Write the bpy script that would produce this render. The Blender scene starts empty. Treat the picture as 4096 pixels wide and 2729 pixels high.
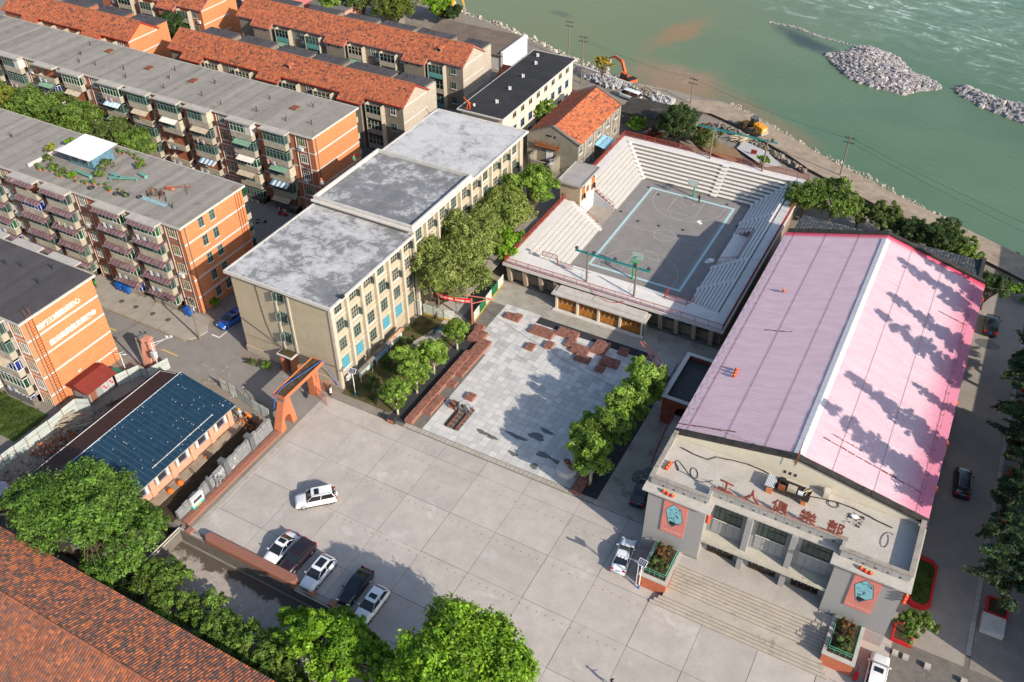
import bpy, math, random
import numpy as np
from mathutils import Matrix, Vector, Euler
rnd = random.Random(7)
R = math.radians
scene = bpy.context.scene
C = scene.collection

# ------------------------------------------------------------------ camera, sky, sun, exposure
cd = bpy.data.cameras.new('camera'); cam = bpy.data.objects.new('camera', cd); C.objects.link(cam)
yaw, pit, rol = -0.497029, 0.699261, -0.001224
_f = Vector((math.sin(yaw)*math.cos(pit), math.cos(yaw)*math.cos(pit), -math.sin(pit)))
_r = Vector((math.cos(yaw), -math.sin(yaw), 0)); _u = _r.cross(_f)
_r2 = math.cos(rol)*_r + math.sin(rol)*_u; _u2 = -math.sin(rol)*_r + math.cos(rol)*_u
cam.matrix_world = Matrix(((_r2.x, _u2.x, -_f.x, 37.858), (_r2.y, _u2.y, -_f.y, -122.412), (_r2.z, _u2.z, -_f.z, 83.02), (0, 0, 0, 1)))
cd.sensor_width = 36.0; cd.lens = 3641.51/4096*36.0
cd.clip_start = 1.0; cd.clip_end = 4000
scene.camera = cam
scene.render.resolution_x = 1024; scene.render.resolution_y = 682

SUN_EL = R(28.0); SUN_DIR = Vector((-math.cos(R(18))*math.cos(SUN_EL), math.sin(R(18))*math.cos(SUN_EL), -math.sin(SUN_EL)))
w = bpy.data.worlds.new('World'); scene.world = w; w.use_nodes = True
nt = w.node_tree; bg = nt.nodes['Background']
sky = nt.nodes.new('ShaderNodeTexSky'); sky.sky_type = 'NISHITA'; sky.sun_disc = False
sky.sun_elevation = SUN_EL; sky.sun_rotation = math.atan2(-SUN_DIR.x, -SUN_DIR.y)
sky.air_density = 1.0; sky.dust_density = 1.2; sky.ozone_density = 1.0
nt.links.new(sky.outputs[0], bg.inputs[0]); bg.inputs[1].default_value = 0.15
sd = bpy.data.lights.new('sun', 'SUN'); sd.energy = 4.7; sd.angle = R(0.5); sd.color = (1.0, 0.90, 0.76)
so = bpy.data.objects.new('sun', sd); C.objects.link(so); so.location = (80, -60, 120)
so.rotation_euler = SUN_DIR.to_track_quat('-Z', 'Y').to_euler()
scene.view_settings.view_transform = 'Standard'; scene.view_settings.look = 'None'
scene.view_settings.exposure = 0.52; scene.view_settings.gamma = 1.0
scene.render.engine = 'CYCLES'
scene.cycles.max_bounces = 6; scene.cycles.diffuse_bounces = 3; scene.cycles.transparent_max_bounces = 6
scene.cycles.use_denoising = True

# ------------------------------------------------------------------ materials
MATS = {}
def lin(c): return tuple(c[:3]) + (1.0,)
def srgb(h):
    v = [int(h[i:i+2], 16)/255 for i in (0, 2, 4)]
    return tuple(x/12.92 if x <= .04045 else ((x+.055)/1.055)**2.4 for x in v)
class NG:
    """small node-graph helper"""
    def __init__(s, name):
        s.m = bpy.data.materials.new(name); s.m.use_nodes = True
        s.t = s.m.node_tree; s.b = s.t.nodes['Principled BSDF']
        s.pos = s.t.nodes.new('ShaderNodeNewGeometry').outputs['Position']
    def n(s, typ, **kw):
        o = s.t.nodes.new(typ)
        for k, v in kw.items(): setattr(o, k, v)
        return o
    def l(s, a, b): s.t.links.new(a, b)
    def vscale(s, v, sc):
        o = s.n('ShaderNodeVectorMath', operation='MULTIPLY'); s.l(v, o.inputs[0]); o.inputs[1].default_value = sc; return o.outputs[0]
    def noise(s, scale, detail=4, rough=.6, vec=None, dist=0):
        o = s.n('ShaderNodeTexNoise'); o.inputs['Scale'].default_value = scale; o.inputs['Detail'].default_value = detail
        o.inputs['Roughness'].default_value = rough; o.inputs['Distortion'].default_value = dist
        s.l(vec if vec is not None else s.pos, o.inputs['Vector']); return o.outputs['Fac']
    def ramp(s, fac, stops, interp='LINEAR'):
        o = s.n('ShaderNodeValToRGB'); s.l(fac, o.inputs[0]); cr = o.color_ramp; cr.interpolation = interp
        while len(cr.elements) < len(stops): cr.elements.new(.5)
        for e, (p, c) in zip(cr.elements, stops):
            e.position = p; e.color = lin(c) if hasattr(c, '__len__') else (c, c, c, 1)
        return o.outputs[0]
    def mix(s, fac, a, b, mode='MIX'):
        o = s.n('ShaderNodeMix', data_type='RGBA', blend_type=mode)
        for v, i in ((fac, 0), (a, 6), (b, 7)):
            if hasattr(v, 'is_linked') or hasattr(v, 'links'): s.l(v, o.inputs[i])
            elif i == 0: o.inputs[0].default_value = v
            else: o.inputs[i].default_value = lin(v)
        return o.outputs[2]
    def math(s, op, a, b=None, c=None):
        o = s.n('ShaderNodeMath', operation=op)
        for i, v in enumerate((a, b, c)):
            if v is None: continue
            if hasattr(v, 'links'): s.l(v, o.inputs[i])
            else: o.inputs[i].default_value = v
        return o.outputs[0]
    def sep(s, v=None):
        o = s.n('ShaderNodeSeparateXYZ'); s.l(v if v is not None else s.pos, o.inputs[0]); return o.outputs
    def comb(s, x, y, z):
        o = s.n('ShaderNodeCombineXYZ')
        for i, v in enumerate((x, y, z)):
            if hasattr(v, 'links'): s.l(v, o.inputs[i])
            else: o.inputs[i].default_value = v
        return o.outputs[0]
    def attr(s, name='Col'):
        o = s.n('ShaderNodeAttribute'); o.attribute_name = name; return o.outputs['Color']
    def objrand(s):
        return s.n('ShaderNodeObjectInfo').outputs['Random']
    def bump(s, h, strength=.3, dist=.05):
        o = s.n('ShaderNodeBump'); o.inputs['Strength'].default_value = strength; o.inputs['Distance'].default_value = dist
        s.l(h, o.inputs['Height']); s.l(o.outputs[0], s.b.inputs['Normal'])
    def out(s, col=None, rough=.8, spec=.3, metal=0.0, key=None):
        if col is not None:
            if hasattr(col, 'links'): s.l(col, s.b.inputs['Base Color'])
            else: s.b.inputs['Base Color'].default_value = lin(col)
        s.b.inputs['Roughness'].default_value = rough; s.b.inputs['Specular IOR Level'].default_value = spec
        s.b.inputs['Metallic'].default_value = metal
        return s.m
def scl(c, k): return tuple(min(1, x*k) for x in c)
def mat(name, c, var=.18, s=1.3, rough=.85, spec=.25, metal=0, bump=.0, stain=None, objvar=0, fine=.12):
    """painted / plain surface: two noise octaves of colour, optional stains (colour, scale, threshold)"""
    if name in MATS: return MATS[name]
    g = NG(name)
    n1 = g.noise(s, 5, .65); n2 = g.noise(s*9, 3, .6)
    col = g.mix(g.ramp(n1, [(.3, 0), (.7, 1)]), scl(c, 1-var), scl(c, 1+var*.8))
    if fine: col = g.mix(g.ramp(n2, [(.3, 0), (.72, 1)]), g.mix(fine, col, (0, 0, 0)), col)
    if stain:
        for sc_, ss, th in (stain if isinstance(stain, list) else [stain]):
            n3 = g.noise(ss, 6, .7, dist=.4)
            col = g.mix(g.ramp(n3, [(th, 0), (min(th+.14, 1), .9)]), col, sc_)
    if objvar:
        r_ = g.objrand()
        col = g.mix(1, col, g.ramp(r_, [(0, 1-objvar), (1, 1)]), 'MULTIPLY')
    if bump: g.bump(n2, bump, .03)
    MATS[name] = g.out(col, rough, spec, metal); return MATS[name]
def attrmat(name, rough=.85, spec=.2, fine=.2, s=6, bump=0):
    """colour from the per-face attribute 'Col' with a little noise"""
    if name in MATS: return MATS[name]
    g = NG(name); n2 = g.noise(s, 4, .6); col = g.attr()
    col = g.mix(g.ramp(n2, [(.3, 0), (.7, 1)]), g.mix(fine, col, (.02, .02, .02)), col)
    if bump: g.bump(n2, bump, .03)
    MATS[name] = g.out(col, rough, spec); return MATS[name]
def glassmat(name, c, rough=.08, spec=.6):
    if name in MATS: return MATS[name]
    g = NG(name); n = g.noise(.9, 3)
    col = g.mix(g.ramp(n, [(.35, 0), (.7, 1)]), scl(c, .55), scl(c, 1.5))
    r_ = g.objrand(); col = g.mix(1, col, g.ramp(r_, [(0, .5), (1, 1)]), 'MULTIPLY')
    MATS[name] = g.out(col, rough, spec); return MATS[name]
def brickmat(name, c, mortar, scale=1.0, var=.25, dirt=.25):
    if name in MATS: return MATS[name]
    g = NG(name); x, y, z = g.sep(); u = g.math('ADD', x, y)
    v = g.comb(u, z, 0.0)
    b = g.n('ShaderNodeTexBrick'); g.l(v, b.inputs['Vector']); b.inputs['Scale'].default_value = scale
    b.inputs['Brick Width'].default_value = .25; b.inputs['Row Height'].default_value = .075
    b.inputs['Mortar Size'].default_value = .006; b.inputs['Bias'].default_value = 0
    b.inputs['Color1'].default_value = lin(scl(c, 1-var)); b.inputs['Color2'].default_value = lin(scl(c, 1+var)); b.inputs['Mortar'].default_value = lin(mortar)
    n1 = g.noise(.35, 6, .7); n3 = g.noise(1.0, 5, .7, g.comb(g.math('MULTIPLY', u, 1.2), g.math('MULTIPLY', z, 4.0), 0.0))
    col = g.mix(g.ramp(n1, [(.42, 0), (.75, dirt)]), b.outputs[0], scl(c, .45))
    col = g.mix(g.ramp(n3, [(.3, 0), (.75, .5)]), col, scl(c, 1.35))
    MATS[name] = g.out(col, .9, .15); return MATS[name]

# ------------------------------------------------------------------ mesh helpers
class MB:
    def __init__(s): s.v = []; s.f = []; s.m = []; s.c = []; s.M = None
    def _add(s, pts):
        b = len(s.v)
        if s.M is not None: pts = [tuple(s.M @ Vector(p)) for p in pts]
        s.v.extend(pts); return b
    def poly(s, pts, m=0, col=None):
        b = s._add(pts); s.f.append(tuple(range(b, b+len(pts)))); s.m.append(m); s.c.append(col); return s
    def faces(s, pts, fs, m=0, col=None):
        b = s._add(pts)
        for f in fs: s.f.append(tuple(b+i for i in f)); s.m.append(m); s.c.append(col)
        return s
    def box(s, x0, y0, z0, x1, y1, z1, m=0, col=None):
        return s.faces([(x0,y0,z0),(x1,y0,z0),(x1,y1,z0),(x0,y1,z0),(x0,y0,z1),(x1,y0,z1),(x1,y1,z1),(x0,y1,z1)],
                       [(0,3,2,1),(4,5,6,7),(0,1,5,4),(1,2,6,5),(2,3,7,6),(3,0,4,7)], m, col)
    def cbox(s, x, y, z, sx, sy, sz, m=0, col=None): return s.box(x-sx/2, y-sy/2, z-sz/2, x+sx/2, y+sy/2, z+sz/2, m, col)
    def prism(s, pts, z0, z1, m=0, col=None):
        n = len(pts); P = [(x, y, z0) for x, y in pts]+[(x, y, z1) for x, y in pts]
        return s.faces(P, [tuple(range(n-1, -1, -1)), tuple(range(n, 2*n))]+[(i, (i+1) % n, n+(i+1) % n, n+i) for i in range(n)], m, col)
    def loft(s, rings, m=0, cap=True, close=True, col=None):
        n = len(rings[0]); P = [p for r_ in rings for p in r_]; F = []
        for k in range(len(rings)-1):
            for i in range(n if close else n-1):
                j = (i+1) % n; F.append((k*n+i, k*n+j, (k+1)*n+j, (k+1)*n+i))
        if cap: F += [tuple(range(n-1, -1, -1)), tuple(range((len(rings)-1)*n, len(rings)*n))]
        return s.faces(P, F, m, col)
    def extr(s, pts, d, m=0, col=None):
        d = Vector(d); return s.loft([pts, [tuple(Vector(p)+d) for p in pts]], m, col=col)
    def tube(s, p0, p1, r0, r1=None, n=8, m=0, cap=True, col=None):
        p0, p1 = Vector(p0), Vector(p1); r1 = r0 if r1 is None else r1
        d = (p1-p0).normalized(); a = d.orthogonal().normalized(); b = d.cross(a)
        def ring(p, r_): return [tuple(p+(a*math.cos(2*math.pi*i/n)+b*math.sin(2*math.pi*i/n))*r_) for i in range(n)]
        return s.loft([ring(p0, r0), ring(p1, r1)], m, cap, col=col)
    def path(s, pts, r, n=6, m=0, col=None):
        """smooth tube along points; r number or list"""
        pts = [Vector(p) for p in pts]; rings = []
        rr = r if hasattr(r, '__len__') else [r]*len(pts)
        for i, p in enumerate(pts):
            d = (pts[min(i+1, len(pts)-1)]-pts[max(i-1, 0)]).normalized()
            a = d.cross(Vector((0, 0, 1)));
            a = Vector((1, 0, 0)) if a.length < .05 else a.normalized()
            b = d.cross(a); rings.append([tuple(p+(a*math.cos(2*math.pi*k/n)+b*math.sin(2*math.pi*k/n))*rr[i]) for k in range(n)])
        return s.loft(rings, m, col=col)
    def sph(s, c, r, nu=8, nv=6, m=0, col=None):
        rx, ry, rz = r if hasattr(r, '__len__') else (r, r, r)
        rings = []
        for j in range(1, nv):
            t = math.pi*j/nv
            rings.append([(c[0]+rx*math.sin(t)*math.cos(2*math.pi*i/nu), c[1]+ry*math.sin(t)*math.sin(2*math.pi*i/nu), c[2]-rz*math.cos(t)) for i in range(nu)])
        return s.loft(rings, m, True, col=col)
    def mesh(s, name, mats, smooth=False):
        me = bpy.data.meshes.new(name); me.from_pydata(s.v, [], s.f)
        for mm in (mats if isinstance(mats, (list, tuple)) else [mats]): me.materials.append(mm)
        if len(me.materials) > 1: me.polygons.foreach_set('material_index', s.m)
        if any(c is not None for c in s.c):
            at = me.color_attributes.new('Col', 'FLOAT_COLOR', 'CORNER'); arr = []
            for f, c in zip(s.f, s.c): arr.extend((lin(c or (.5, .5, .5)))*len(f))
            at.data.foreach_set('color', arr)
        if smooth: me.polygons.foreach_set('use_smooth', [True]*len(s.f))
        me.update(); return me
    def build(s, name, mats, parent=None, loc=None, rz=0, smooth=False):
        return put(name, s.mesh(name, mats, smooth), parent, loc, rz)
def put(name, me, parent=None, loc=None, rz=0, scale=None):
    o = bpy.data.objects.new(name, me); C.objects.link(o)
    if parent is not None: o.parent = parent
    if loc is not None: o.location = loc
    if rz: o.rotation_euler = (0, 0, rz)
    if scale is not None: o.scale = scale if hasattr(scale, '__len__') else (scale,)*3
    return o
def tag(o, label=None, cat=None, group=None, kind=None):
    if label: o['label'] = label
    if cat: o['category'] = cat
    if group: o['group'] = group
    if kind: o['kind'] = kind
    return o
def thing(name, label, cat, loc=(0, 0, 0), rz=0, group=None, scale=None):
    return tag(put(name, None, None, loc, rz, scale), label, cat, group)
def copytree(o, parent=None):
    c = o.copy(); C.objects.link(c)
    if parent is not None: c.parent = parent
    for ch in list(o.children): copytree(ch, c)
    return c
def textmesh(body, size, ext, m, bold=0.0):
    c = bpy.data.curves.new('lettering', 'FONT'); c.body = body; c.size = size; c.extrude = ext; c.offset = bold
    c.resolution_u = 2
    o = bpy.data.objects.new('lettering', c); C.objects.link(o)
    me = bpy.data.meshes.new_from_object(o.evaluated_get(bpy.context.evaluated_depsgraph_get()))
    bpy.data.objects.remove(o); me.materials.clear(); me.materials.append(m); return me
def text(name, body, size, m, parent, loc, rot, ext=.03, bold=0.0):
    o = put(name, textmesh(body, size, ext, m, bold), parent, loc); o.rotation_euler = rot; return o
def blobpoly(cx, cy, rx, ry, n=24):
    a, b, c = rnd.uniform(0, 6), rnd.uniform(0, 6), rnd.uniform(0, 6); q = lambda t: 1+.22*math.sin(2*t+a)+.16*math.sin(3*t+b)+.08*math.sin(7*t+c)
    return [(cx+rx*q(k*6.2832/n)*math.cos(k*6.2832/n), cy+ry*q(k*6.2832/n)*math.sin(k*6.2832/n)) for k in range(n)]
_PR = {}
def proto(key, fn):
    if key not in _PR: _PR[key] = fn()
    return _PR[key]
# ------------------------------------------------------------------ shared materials
K = mat
conc = K('concrete_slab', (.43, .39, .355), .12, .45, .9, .2, bump=.15, objvar=.10, fine=.10,
         stain=[((.54, .51, .48), .16, .58), ((.33, .27, .21), .13, .60), ((.25, .21, .18), .9, .74)])
conc_w = K('concrete_white', (.56, .53, .50), .09, .8, .9, .2, bump=.1, fine=.15, stain=((.33, .30, .27), .5, .64))
conc_d = K('concrete_dark', (.16, .145, .13), .2, 1.0, .95, .15, stain=((.05, .045, .04), .6, .6))
conc_c = K('concrete_court', (.235, .22, .21), .13, .5, .9, .2, bump=.1, fine=.14, stain=((.33, .30, .285), .35, .64))
beige = K('beige_render', (.40, .34, .245), .09, .7, .9, .15, fine=.1, stain=((.25, .21, .15), .35, .66))
cream = K('cream_render', (.60, .55, .44), .08, 1.2, .9, .15, fine=.1, stain=((.36, .31, .23), .6, .66))
greyr = K('grey_render', (.22, .20, .175), .16, 1.2, .95, .12, fine=.2, stain=((.10, .09, .08), .5, .6))
granite = K('grey_granite', (.30, .295, .295), .10, 5, .8, .3, fine=.2)
dirt = K('dirt', (.20, .15, .105), .3, .6, 1, .1, bump=.4, stain=((.30, .25, .20), .25, .58))
soil = K('dark_soil', (.06, .045, .03), .3, 1, 1, .1, bump=.4)
asph = K('asphalt', (.23, .215, .20), .12, .5, .95, .15, bump=.1, stain=((.31, .29, .265), .2, .6))
asph_d = K('asphalt_dark', (.075, .075, .08), .2, .6, .95, .15)
rubber = K('rubber_mat', (.045, .048, .052), .15, 3, .95, .15, fine=.3)
whitep = K('white_paint', (.74, .73, .71), .05, 2, .6, .3)
bluep = K('pale_blue_paint', (.42, .60, .62), .10, 2, .7, .3, fine=.25)
yellowp = K('yellow_paint', (.62, .42, .10), .12, 2, .8, .2)
redp = K('red_railing_paint', (.33, .045, .025), .12, 2, .55, .35)
greenp = K('green_paint', (.02, .30, .10), .1, 2, .5, .4)
tealp = K('teal_paint', (.02, .22, .21), .12, 2, .5, .4)
rust = K('rusty_steel', (.22, .07, .035), .3, 3, .85, .2)
darkm = K('dark_metal', (.025, .025, .028), .2, 3, .5, .4)
steel = K('galvanised_steel', (.50, .51, .52), .1, 2, .45, .5)
woodp = K('weathered_pole', (.19, .155, .12), .25, 4, .95, .15)
brick_o = brickmat('orange_brick', (.52, .18, .072), (.48, .26, .16))
brick_r = brickmat('red_brick', (.33, .11, .055), (.28, .2, .16))
brick_g = brickmat('grey_brick', (.20, .17, .135), (.16, .14, .12))
brick_gl = brickmat('pale_grey_brick', (.37, .32, .26), (.33, .3, .27))
brickpav = K('brick_paving', (.25, .115, .085), .22, 3, .9, .2, fine=.3, stain=((.10, .03, .022), 2.2, .60))
brickside = K('brick_face', (.33, .15, .105), .18, 3, .9, .2, fine=.25)
redpaint = K('bright_red_paint', (.50, .02, .02), .1, 2, .6, .3)
glass = glassmat('window_glass', (.055, .065, .065))
glass_t = glassmat('teal_glass', (.05, .085, .078))
glass_g = glassmat('green_glass', (.015, .10, .04))
glass_b = glassmat('blue_glass', (.01, .04, .26))
glass_d = glassmat('dark_glass', (.015, .017, .02))
frame_t = K('teal_frame', (.17, .25, .22), .15, 3, .7, .3)
frame_c = K('cream_frame', (.50, .46, .35), .12, 3, .7, .3)
frame_w = K('white_frame', (.62, .62, .60), .06, 3, .5, .4)
frame_b = K('brown_frame', (.06, .035, .022), .12, 3, .6, .3)

# ------------------------------------------------------------------ terrain, river
def struct(name, mb, m, **k): return tag(mb.build(name, m, **k), kind='structure')
bank = [(-420, 130), (-260, 100), (-135.3, 83.3), (-88.3, 78.0), (-82.4, 72.6), (-69.5, 69.8), (-57.6, 65.5), (-43.2, 59.1), (-28.8, 55.1), (-19.3, 55.3),
        (-13.2, 56.2), (-6.5, 56.3), (0.4, 52.1), (7.9, 47.7), (13.1, 44.4), (25.9, 38.2), (37.0, 31.5), (46.1, 26.5), (53.3, 23.9), (80, 12), (140, -20), (420, -190)]
g = NG('land_soil'); n1 = g.noise(.12, 6, .7); n2 = g.noise(2.5, 4, .7)
col = g.ramp(n1, [(.3, (.17, .14, .11)), (.5, (.26, .23, .195)), (.7, (.21, .185, .155))]); col = g.mix(g.ramp(n2, [(.3, 0), (.75, .5)]), col, (.12, .10, .08))
land_m = g.out(col, .97, .1); g.bump(n2, .3, .05)
mb = MB(); n = len(bank)
top = [(x-.6, y-2.6, -.62 if x > -14 else -.06) for x, y in bank]
for i in range(n-1):
    a, b = top[i], top[i+1]; A, B = bank[i], bank[i+1]
    mb.poly([(A[0], A[1], -3.2), (B[0], B[1], -3.2), b, a][::-1])
    mb.poly([a, b, (b[0], -82.9, -.06) if b[0] > -1e9 else b, (a[0], -82.9, -.06)][::-1])
mb.poly([(-420, -82.9, -.06), (-420, -420, -.06), (-48, -420, -.06), (-48, -82.9, -.06)])
mb.poly([(-4.4, -82.9, -.06), (-4.4, -420, -.06), (420, -420, -.06), (420, -82.9, -.06)])
mb.poly([(-48, -82.9, -1.85), (-48, -420, -1.85), (-4.4, -420, -1.85), (-4.4, -82.9, -1.85)])
mb.poly([(420, -190-2.6, -.62), (420, -420, -.06), (420, -82.9, -.06)])
struct('ground', mb, land_m)
mb = MB(); mb.poly([(-900, -300, -4.6), (900, -300, -4.6), (900, 1500, -4.6), (-900, 1500, -4.6)]); struct('riverbed', mb, dirt)

g = NG('river_water'); X, Y, Z = g.sep()
def blob(cx, cy, rx, ry, ang=0):
    ca, sa = math.cos(ang), math.sin(ang)
    dx = g.math('SUBTRACT', X, cx); dy = g.math('SUBTRACT', Y, cy)
    u = g.math('DIVIDE', g.math('ADD', g.math('MULTIPLY', dx, ca), g.math('MULTIPLY', dy, sa)), rx)
    v = g.math('DIVIDE', g.math('SUBTRACT', g.math('MULTIPLY', dy, ca), g.math('MULTIPLY', dx, sa)), ry)
    d = g.math('SQRT', g.math('ADD', g.math('MULTIPLY', u, u), g.math('MULTIPLY', v, v)))
    wob = g.noise(.09, 5, .65); d = g.math('ADD', d, g.math('MULTIPLY', g.math('SUBTRACT', wob, .5), 1.3))
    return g.ramp(d, [(.25, 1), (1.0, 0)], 'EASE')
nl = g.noise(.018, 4, .6); nm = g.noise(.07, 5, .6, g.comb(g.math('MULTIPLY', X, .5), Y, 0.0))
col = g.ramp(nl, [(.35, (.066, .122, .068)), (.65, (.092, .156, .088))])
col = g.mix(g.ramp(nm, [(.35, 0), (.7, .35)]), col, (.135, .20, .115))
# olive murk towards the upper-left reach, teal towards the lower right (different suspended silt)
oliv = g.ramp(g.math('ADD', g.math('MULTIPLY', X, -.008), g.math('MULTIPLY', Y, .0016)), [(.0, 0), (.55, 1)])
col = g.mix(g.math('MULTIPLY', oliv, .85), col, (.150, .165, .068))
teal = g.ramp(g.math('ADD', g.math('MULTIPLY', X, .006), g.math('MULTIPLY', Y, -.0045)), [(-.0, 0), (.35, .8)])
col = g.mix(teal, col, (.090, .160, .108))
col = g.mix(g.math('MULTIPLY', blob(-31, 91, 5.5, 17, -.25), .55), col, (.30, .135, .045))
col = g.mix(g.math('MULTIPLY', blob(-20, 63, 19, 11, -.5), .95), col, (.24, .155, .085))
col = g.mix(g.math('MULTIPLY', blob(2, 54, 20, 5, -.5), .6), col, (.20, .145, .08))
col = g.mix(g.math('MULTIPLY', blob(-2.5, 100.3, 15, 4.6, -.57), .9), col, (.03, .042, .038))
col = g.mix(g.math('MULTIPLY', blob(-62, 88, 4, 2, -.2), .5), col, (.05, .06, .035))
# foam in the fast main channel
fl = g.noise(.30, 7, .70, g.comb(g.math('ADD', g.math('MULTIPLY', X, .55), g.math('MULTIPLY', Y, .25)), g.math('MULTIPLY', Y, .9), 0.0), dist=1.2)
chan = g.ramp(g.math('ADD', g.math('MULTIPLY', X, .0018), g.math('MULTIPLY', Y, .0046)), [(.49, 0), (.60, 1)])
fl2 = g.noise(.035, 3, .5)
foam = g.math('MULTIPLY', g.math('MULTIPLY', g.ramp(fl, [(.57, 0), (.66, 1)]), chan), g.ramp(fl2, [(.40, 0), (.52, 1)]))
foam2 = g.math('MULTIPLY', g.ramp(fl, [(.42, 0), (.62, .55)]), chan)
col = g.mix(foam2, col, (.22, .31, .25)); col = g.mix(foam, col, (.66, .70, .66))
peb = g.math('MULTIPLY', g.ramp(g.noise(1.6, 3, .8), [(.58, 0), (.66, .8)]), blob(-21, 67, 9, 6, -.55))
col = g.mix(peb, col, (.44, .38, .30))
rip = g.noise(.55, 4, .6, g.comb(g.math('MULTIPLY', X, .55), g.math('ADD', Y, g.math('MULTIPLY', X, .35)), 0.0)); rip2 = g.noise(2.2, 3, .6)
g.bump(g.math('ADD', rip, g.math('MULTIPLY', rip2, .35)), .25, .3)
water_m = g.out(col, .30, .22)
mb = MB(); mb.poly([(-900, -300, -3), (900, -300, -3), (900, 1500, -3), (-900, 1500, -3)]); struct('river', mb, water_m)

# stones: low polyhedra joined into one mass
def stones(poly, n, smin, smax, zf, seed, cols):
    r_ = random.Random(seed); mb = MB(); xs = [p[0] for p in poly]; ys = [p[1] for p in poly]; k = 0
    def inside(x, y):
        c = False; j = len(poly)-1
        for i in range(len(poly)):
            if (poly[i][1] > y) != (poly[j][1] > y) and x < (poly[j][0]-poly[i][0])*(y-poly[i][1])/(poly[j][1]-poly[i][1])+poly[i][0]: c = not c
            j = i
        return c
    while k < n:
        x, y = r_.uniform(min(xs), max(xs)), r_.uniform(min(ys), max(ys))
        if not inside(x, y): continue
        k += 1; s = smin+(smax-smin)*r_.random()**3; z = zf(x, y)
        c = r_.choice(cols); v = r_.uniform(.7, 1.2); c = scl(c, v)
        a = r_.uniform(0, 6.3); e = r_.uniform(.6, 1)
        P = []
        for q in range(5): t = a+q*1.257; rr = s*r_.uniform(.75, 1.15); P.append((x+rr*math.cos(t), y+rr*e*math.sin(t), z-.1))
        for q in range(5): t = a+.5+q*1.257; rr = s*r_.uniform(.45, .7); P.append((x+rr*math.cos(t), y+rr*e*math.sin(t), z+s*r_.uniform(.5, .9)))
        mb.faces(P, [(0,1,6,5),(1,2,7,6),(2,3,8,7),(3,4,9,8),(4,0,5,9),(5,6,7,8,9)], 0, c)
    return mb
stone_m = attrmat('river_stone', .9, .2, .3)
greys = [(.36, .34, .34), (.44, .42, .42), (.30, .29, .31), (.40, .36, .36), (.50, .46, .42), (.34, .30, .32), (.24, .24, .25)]
bar1 = [(3.8, 94.0), (6.2, 90.2), (9.4, 86.3), (11.7, 83.5), (14.8, 81.8), (18.1, 80.7), (20.9, 80.9), (23.1, 80.2), (24.6, 80.1), (25.8, 82.6), (27.8, 84.6), (31.1, 87.3), (29.2, 90.2), (27.1, 91.8), (24.9, 91.9), (22.5, 94.7), (20.0, 99.0), (17.7, 100.7), (14.8, 102.1), (12.1, 102.9), (9.5, 102.0), (8.4, 98), (6, 95.5)]
bar2 = [(33.2, 88.1), (33.9, 90.2), (35.2, 91.2), (38.6, 89.5), (42.2, 87.7), (47.6, 86.9), (60, 83), (75, 76), (75, 68), (60, 74), (48.4, 78.1), (46.4, 78.7), (43.2, 80.4), (39.5, 82.0), (36.5, 84.6), (34.4, 86.6)]
shoal = [(-13.8, 108.3), (-10.9, 108.1), (-6.6, 107.9), (-0.3, 104.8), (5.3, 103.9), (9.6, 102.3), (5, 103), (-1, 104), (-7, 107), (-13, 107.5)]
def bar(name, poly, n, label, seed, hmax=1.3):
    cx = sum(p[0] for p in poly)/len(poly); cy = sum(p[1] for p in poly)/len(poly)
    def zf(x, y):
        d = min(abs((b[0]-a[0])*(a[1]-y)-(a[0]-x)*(b[1]-a[1]))/math.hypot(b[0]-a[0], b[1]-a[1]) if
                0 <= ((x-a[0])*(b[0]-a[0])+(y-a[1])*(b[1]-a[1]))/((b[0]-a[0])**2+(b[1]-a[1])**2) <= 1 else math.hypot(x-a[0], y-a[1])
                for a, b in zip(poly, poly[1:]+poly[:1]))
        return -3.05+hmax*min(1, d/4.5)
    mb = stones(poly, n, .12, .85, zf, seed, greys)
    # mound under the stones
    for a, b in zip(poly, poly[1:]+poly[:1]):
        ins = lambda p, t: (p[0]+(cx-p[0])*t, p[1]+(cy-p[1])*t)
        for t0, t1 in ((0, .35), (.35, .7), (.7, 1)):
            q = [ins(a, t0), ins(b, t0), ins(b, t1), ins(a, t1)]
            mb.poly([(x, y, zf(x, y)+.06) for x, y in q][:4 if t1 < 1 else 3], 0, (.30, .285, .28))
    return tag(mb.build(name, stone_m), label, 'gravel', kind='stuff')
bar('gravel_bar', bar1, 5200, 'broad grey gravel bank in the middle of the river', 3)
bar('gravel_bar', bar2, 3800, 'long narrow gravel spit running out at the edge of the river view', 4)
tag(stones(shoal, 520, .1, .45, lambda x, y: -3.1, 5, greys).build('gravel_shoal', stone_m), 'thin scatter of stones above the dark shoal', 'gravel', kind='stuff')

# riprap along the bank
def strip(pts, w0, w1):
    L = [(x, y+w0) for x, y in pts]; return L+[(x, y+w1) for x, y in reversed(pts)]
b1 = bank[2:9]
tag(stones(strip(b1, -4.6, .4), 2600, .2, .7, lambda x, y: -2.0+rnd.random()*1.3, 6, [(.50, .44, .36), (.55, .50, .43), (.42, .37, .31)]).build('riprap', stone_m), 'pale boulders heaped along the bank behind the tiled blocks', 'boulders', kind='stuff')
b2 = bank[11:19]
tag(stones(strip(b2, -1.5, .3), 1700, .12, .38, lambda x, y: -2.6+rnd.random()*1.2, 7, [(.46, .41, .35), (.52, .47, .40), (.36, .32, .27)]).build('shore_stones', stone_m), 'line of small stones along the waterside track', 'stones', kind='stuff')
rp = [(-38.3, 49.5), (-34.5, 51.6), (-28.7, 50.4), (-22.6, 50.6), (-16.4, 47.5), (-15.6, 42.6), (-19.9, 44.6), (-21.5, 47), (-28, 48), (-30.9, 46.7), (-37.6, 49.0)]
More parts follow.
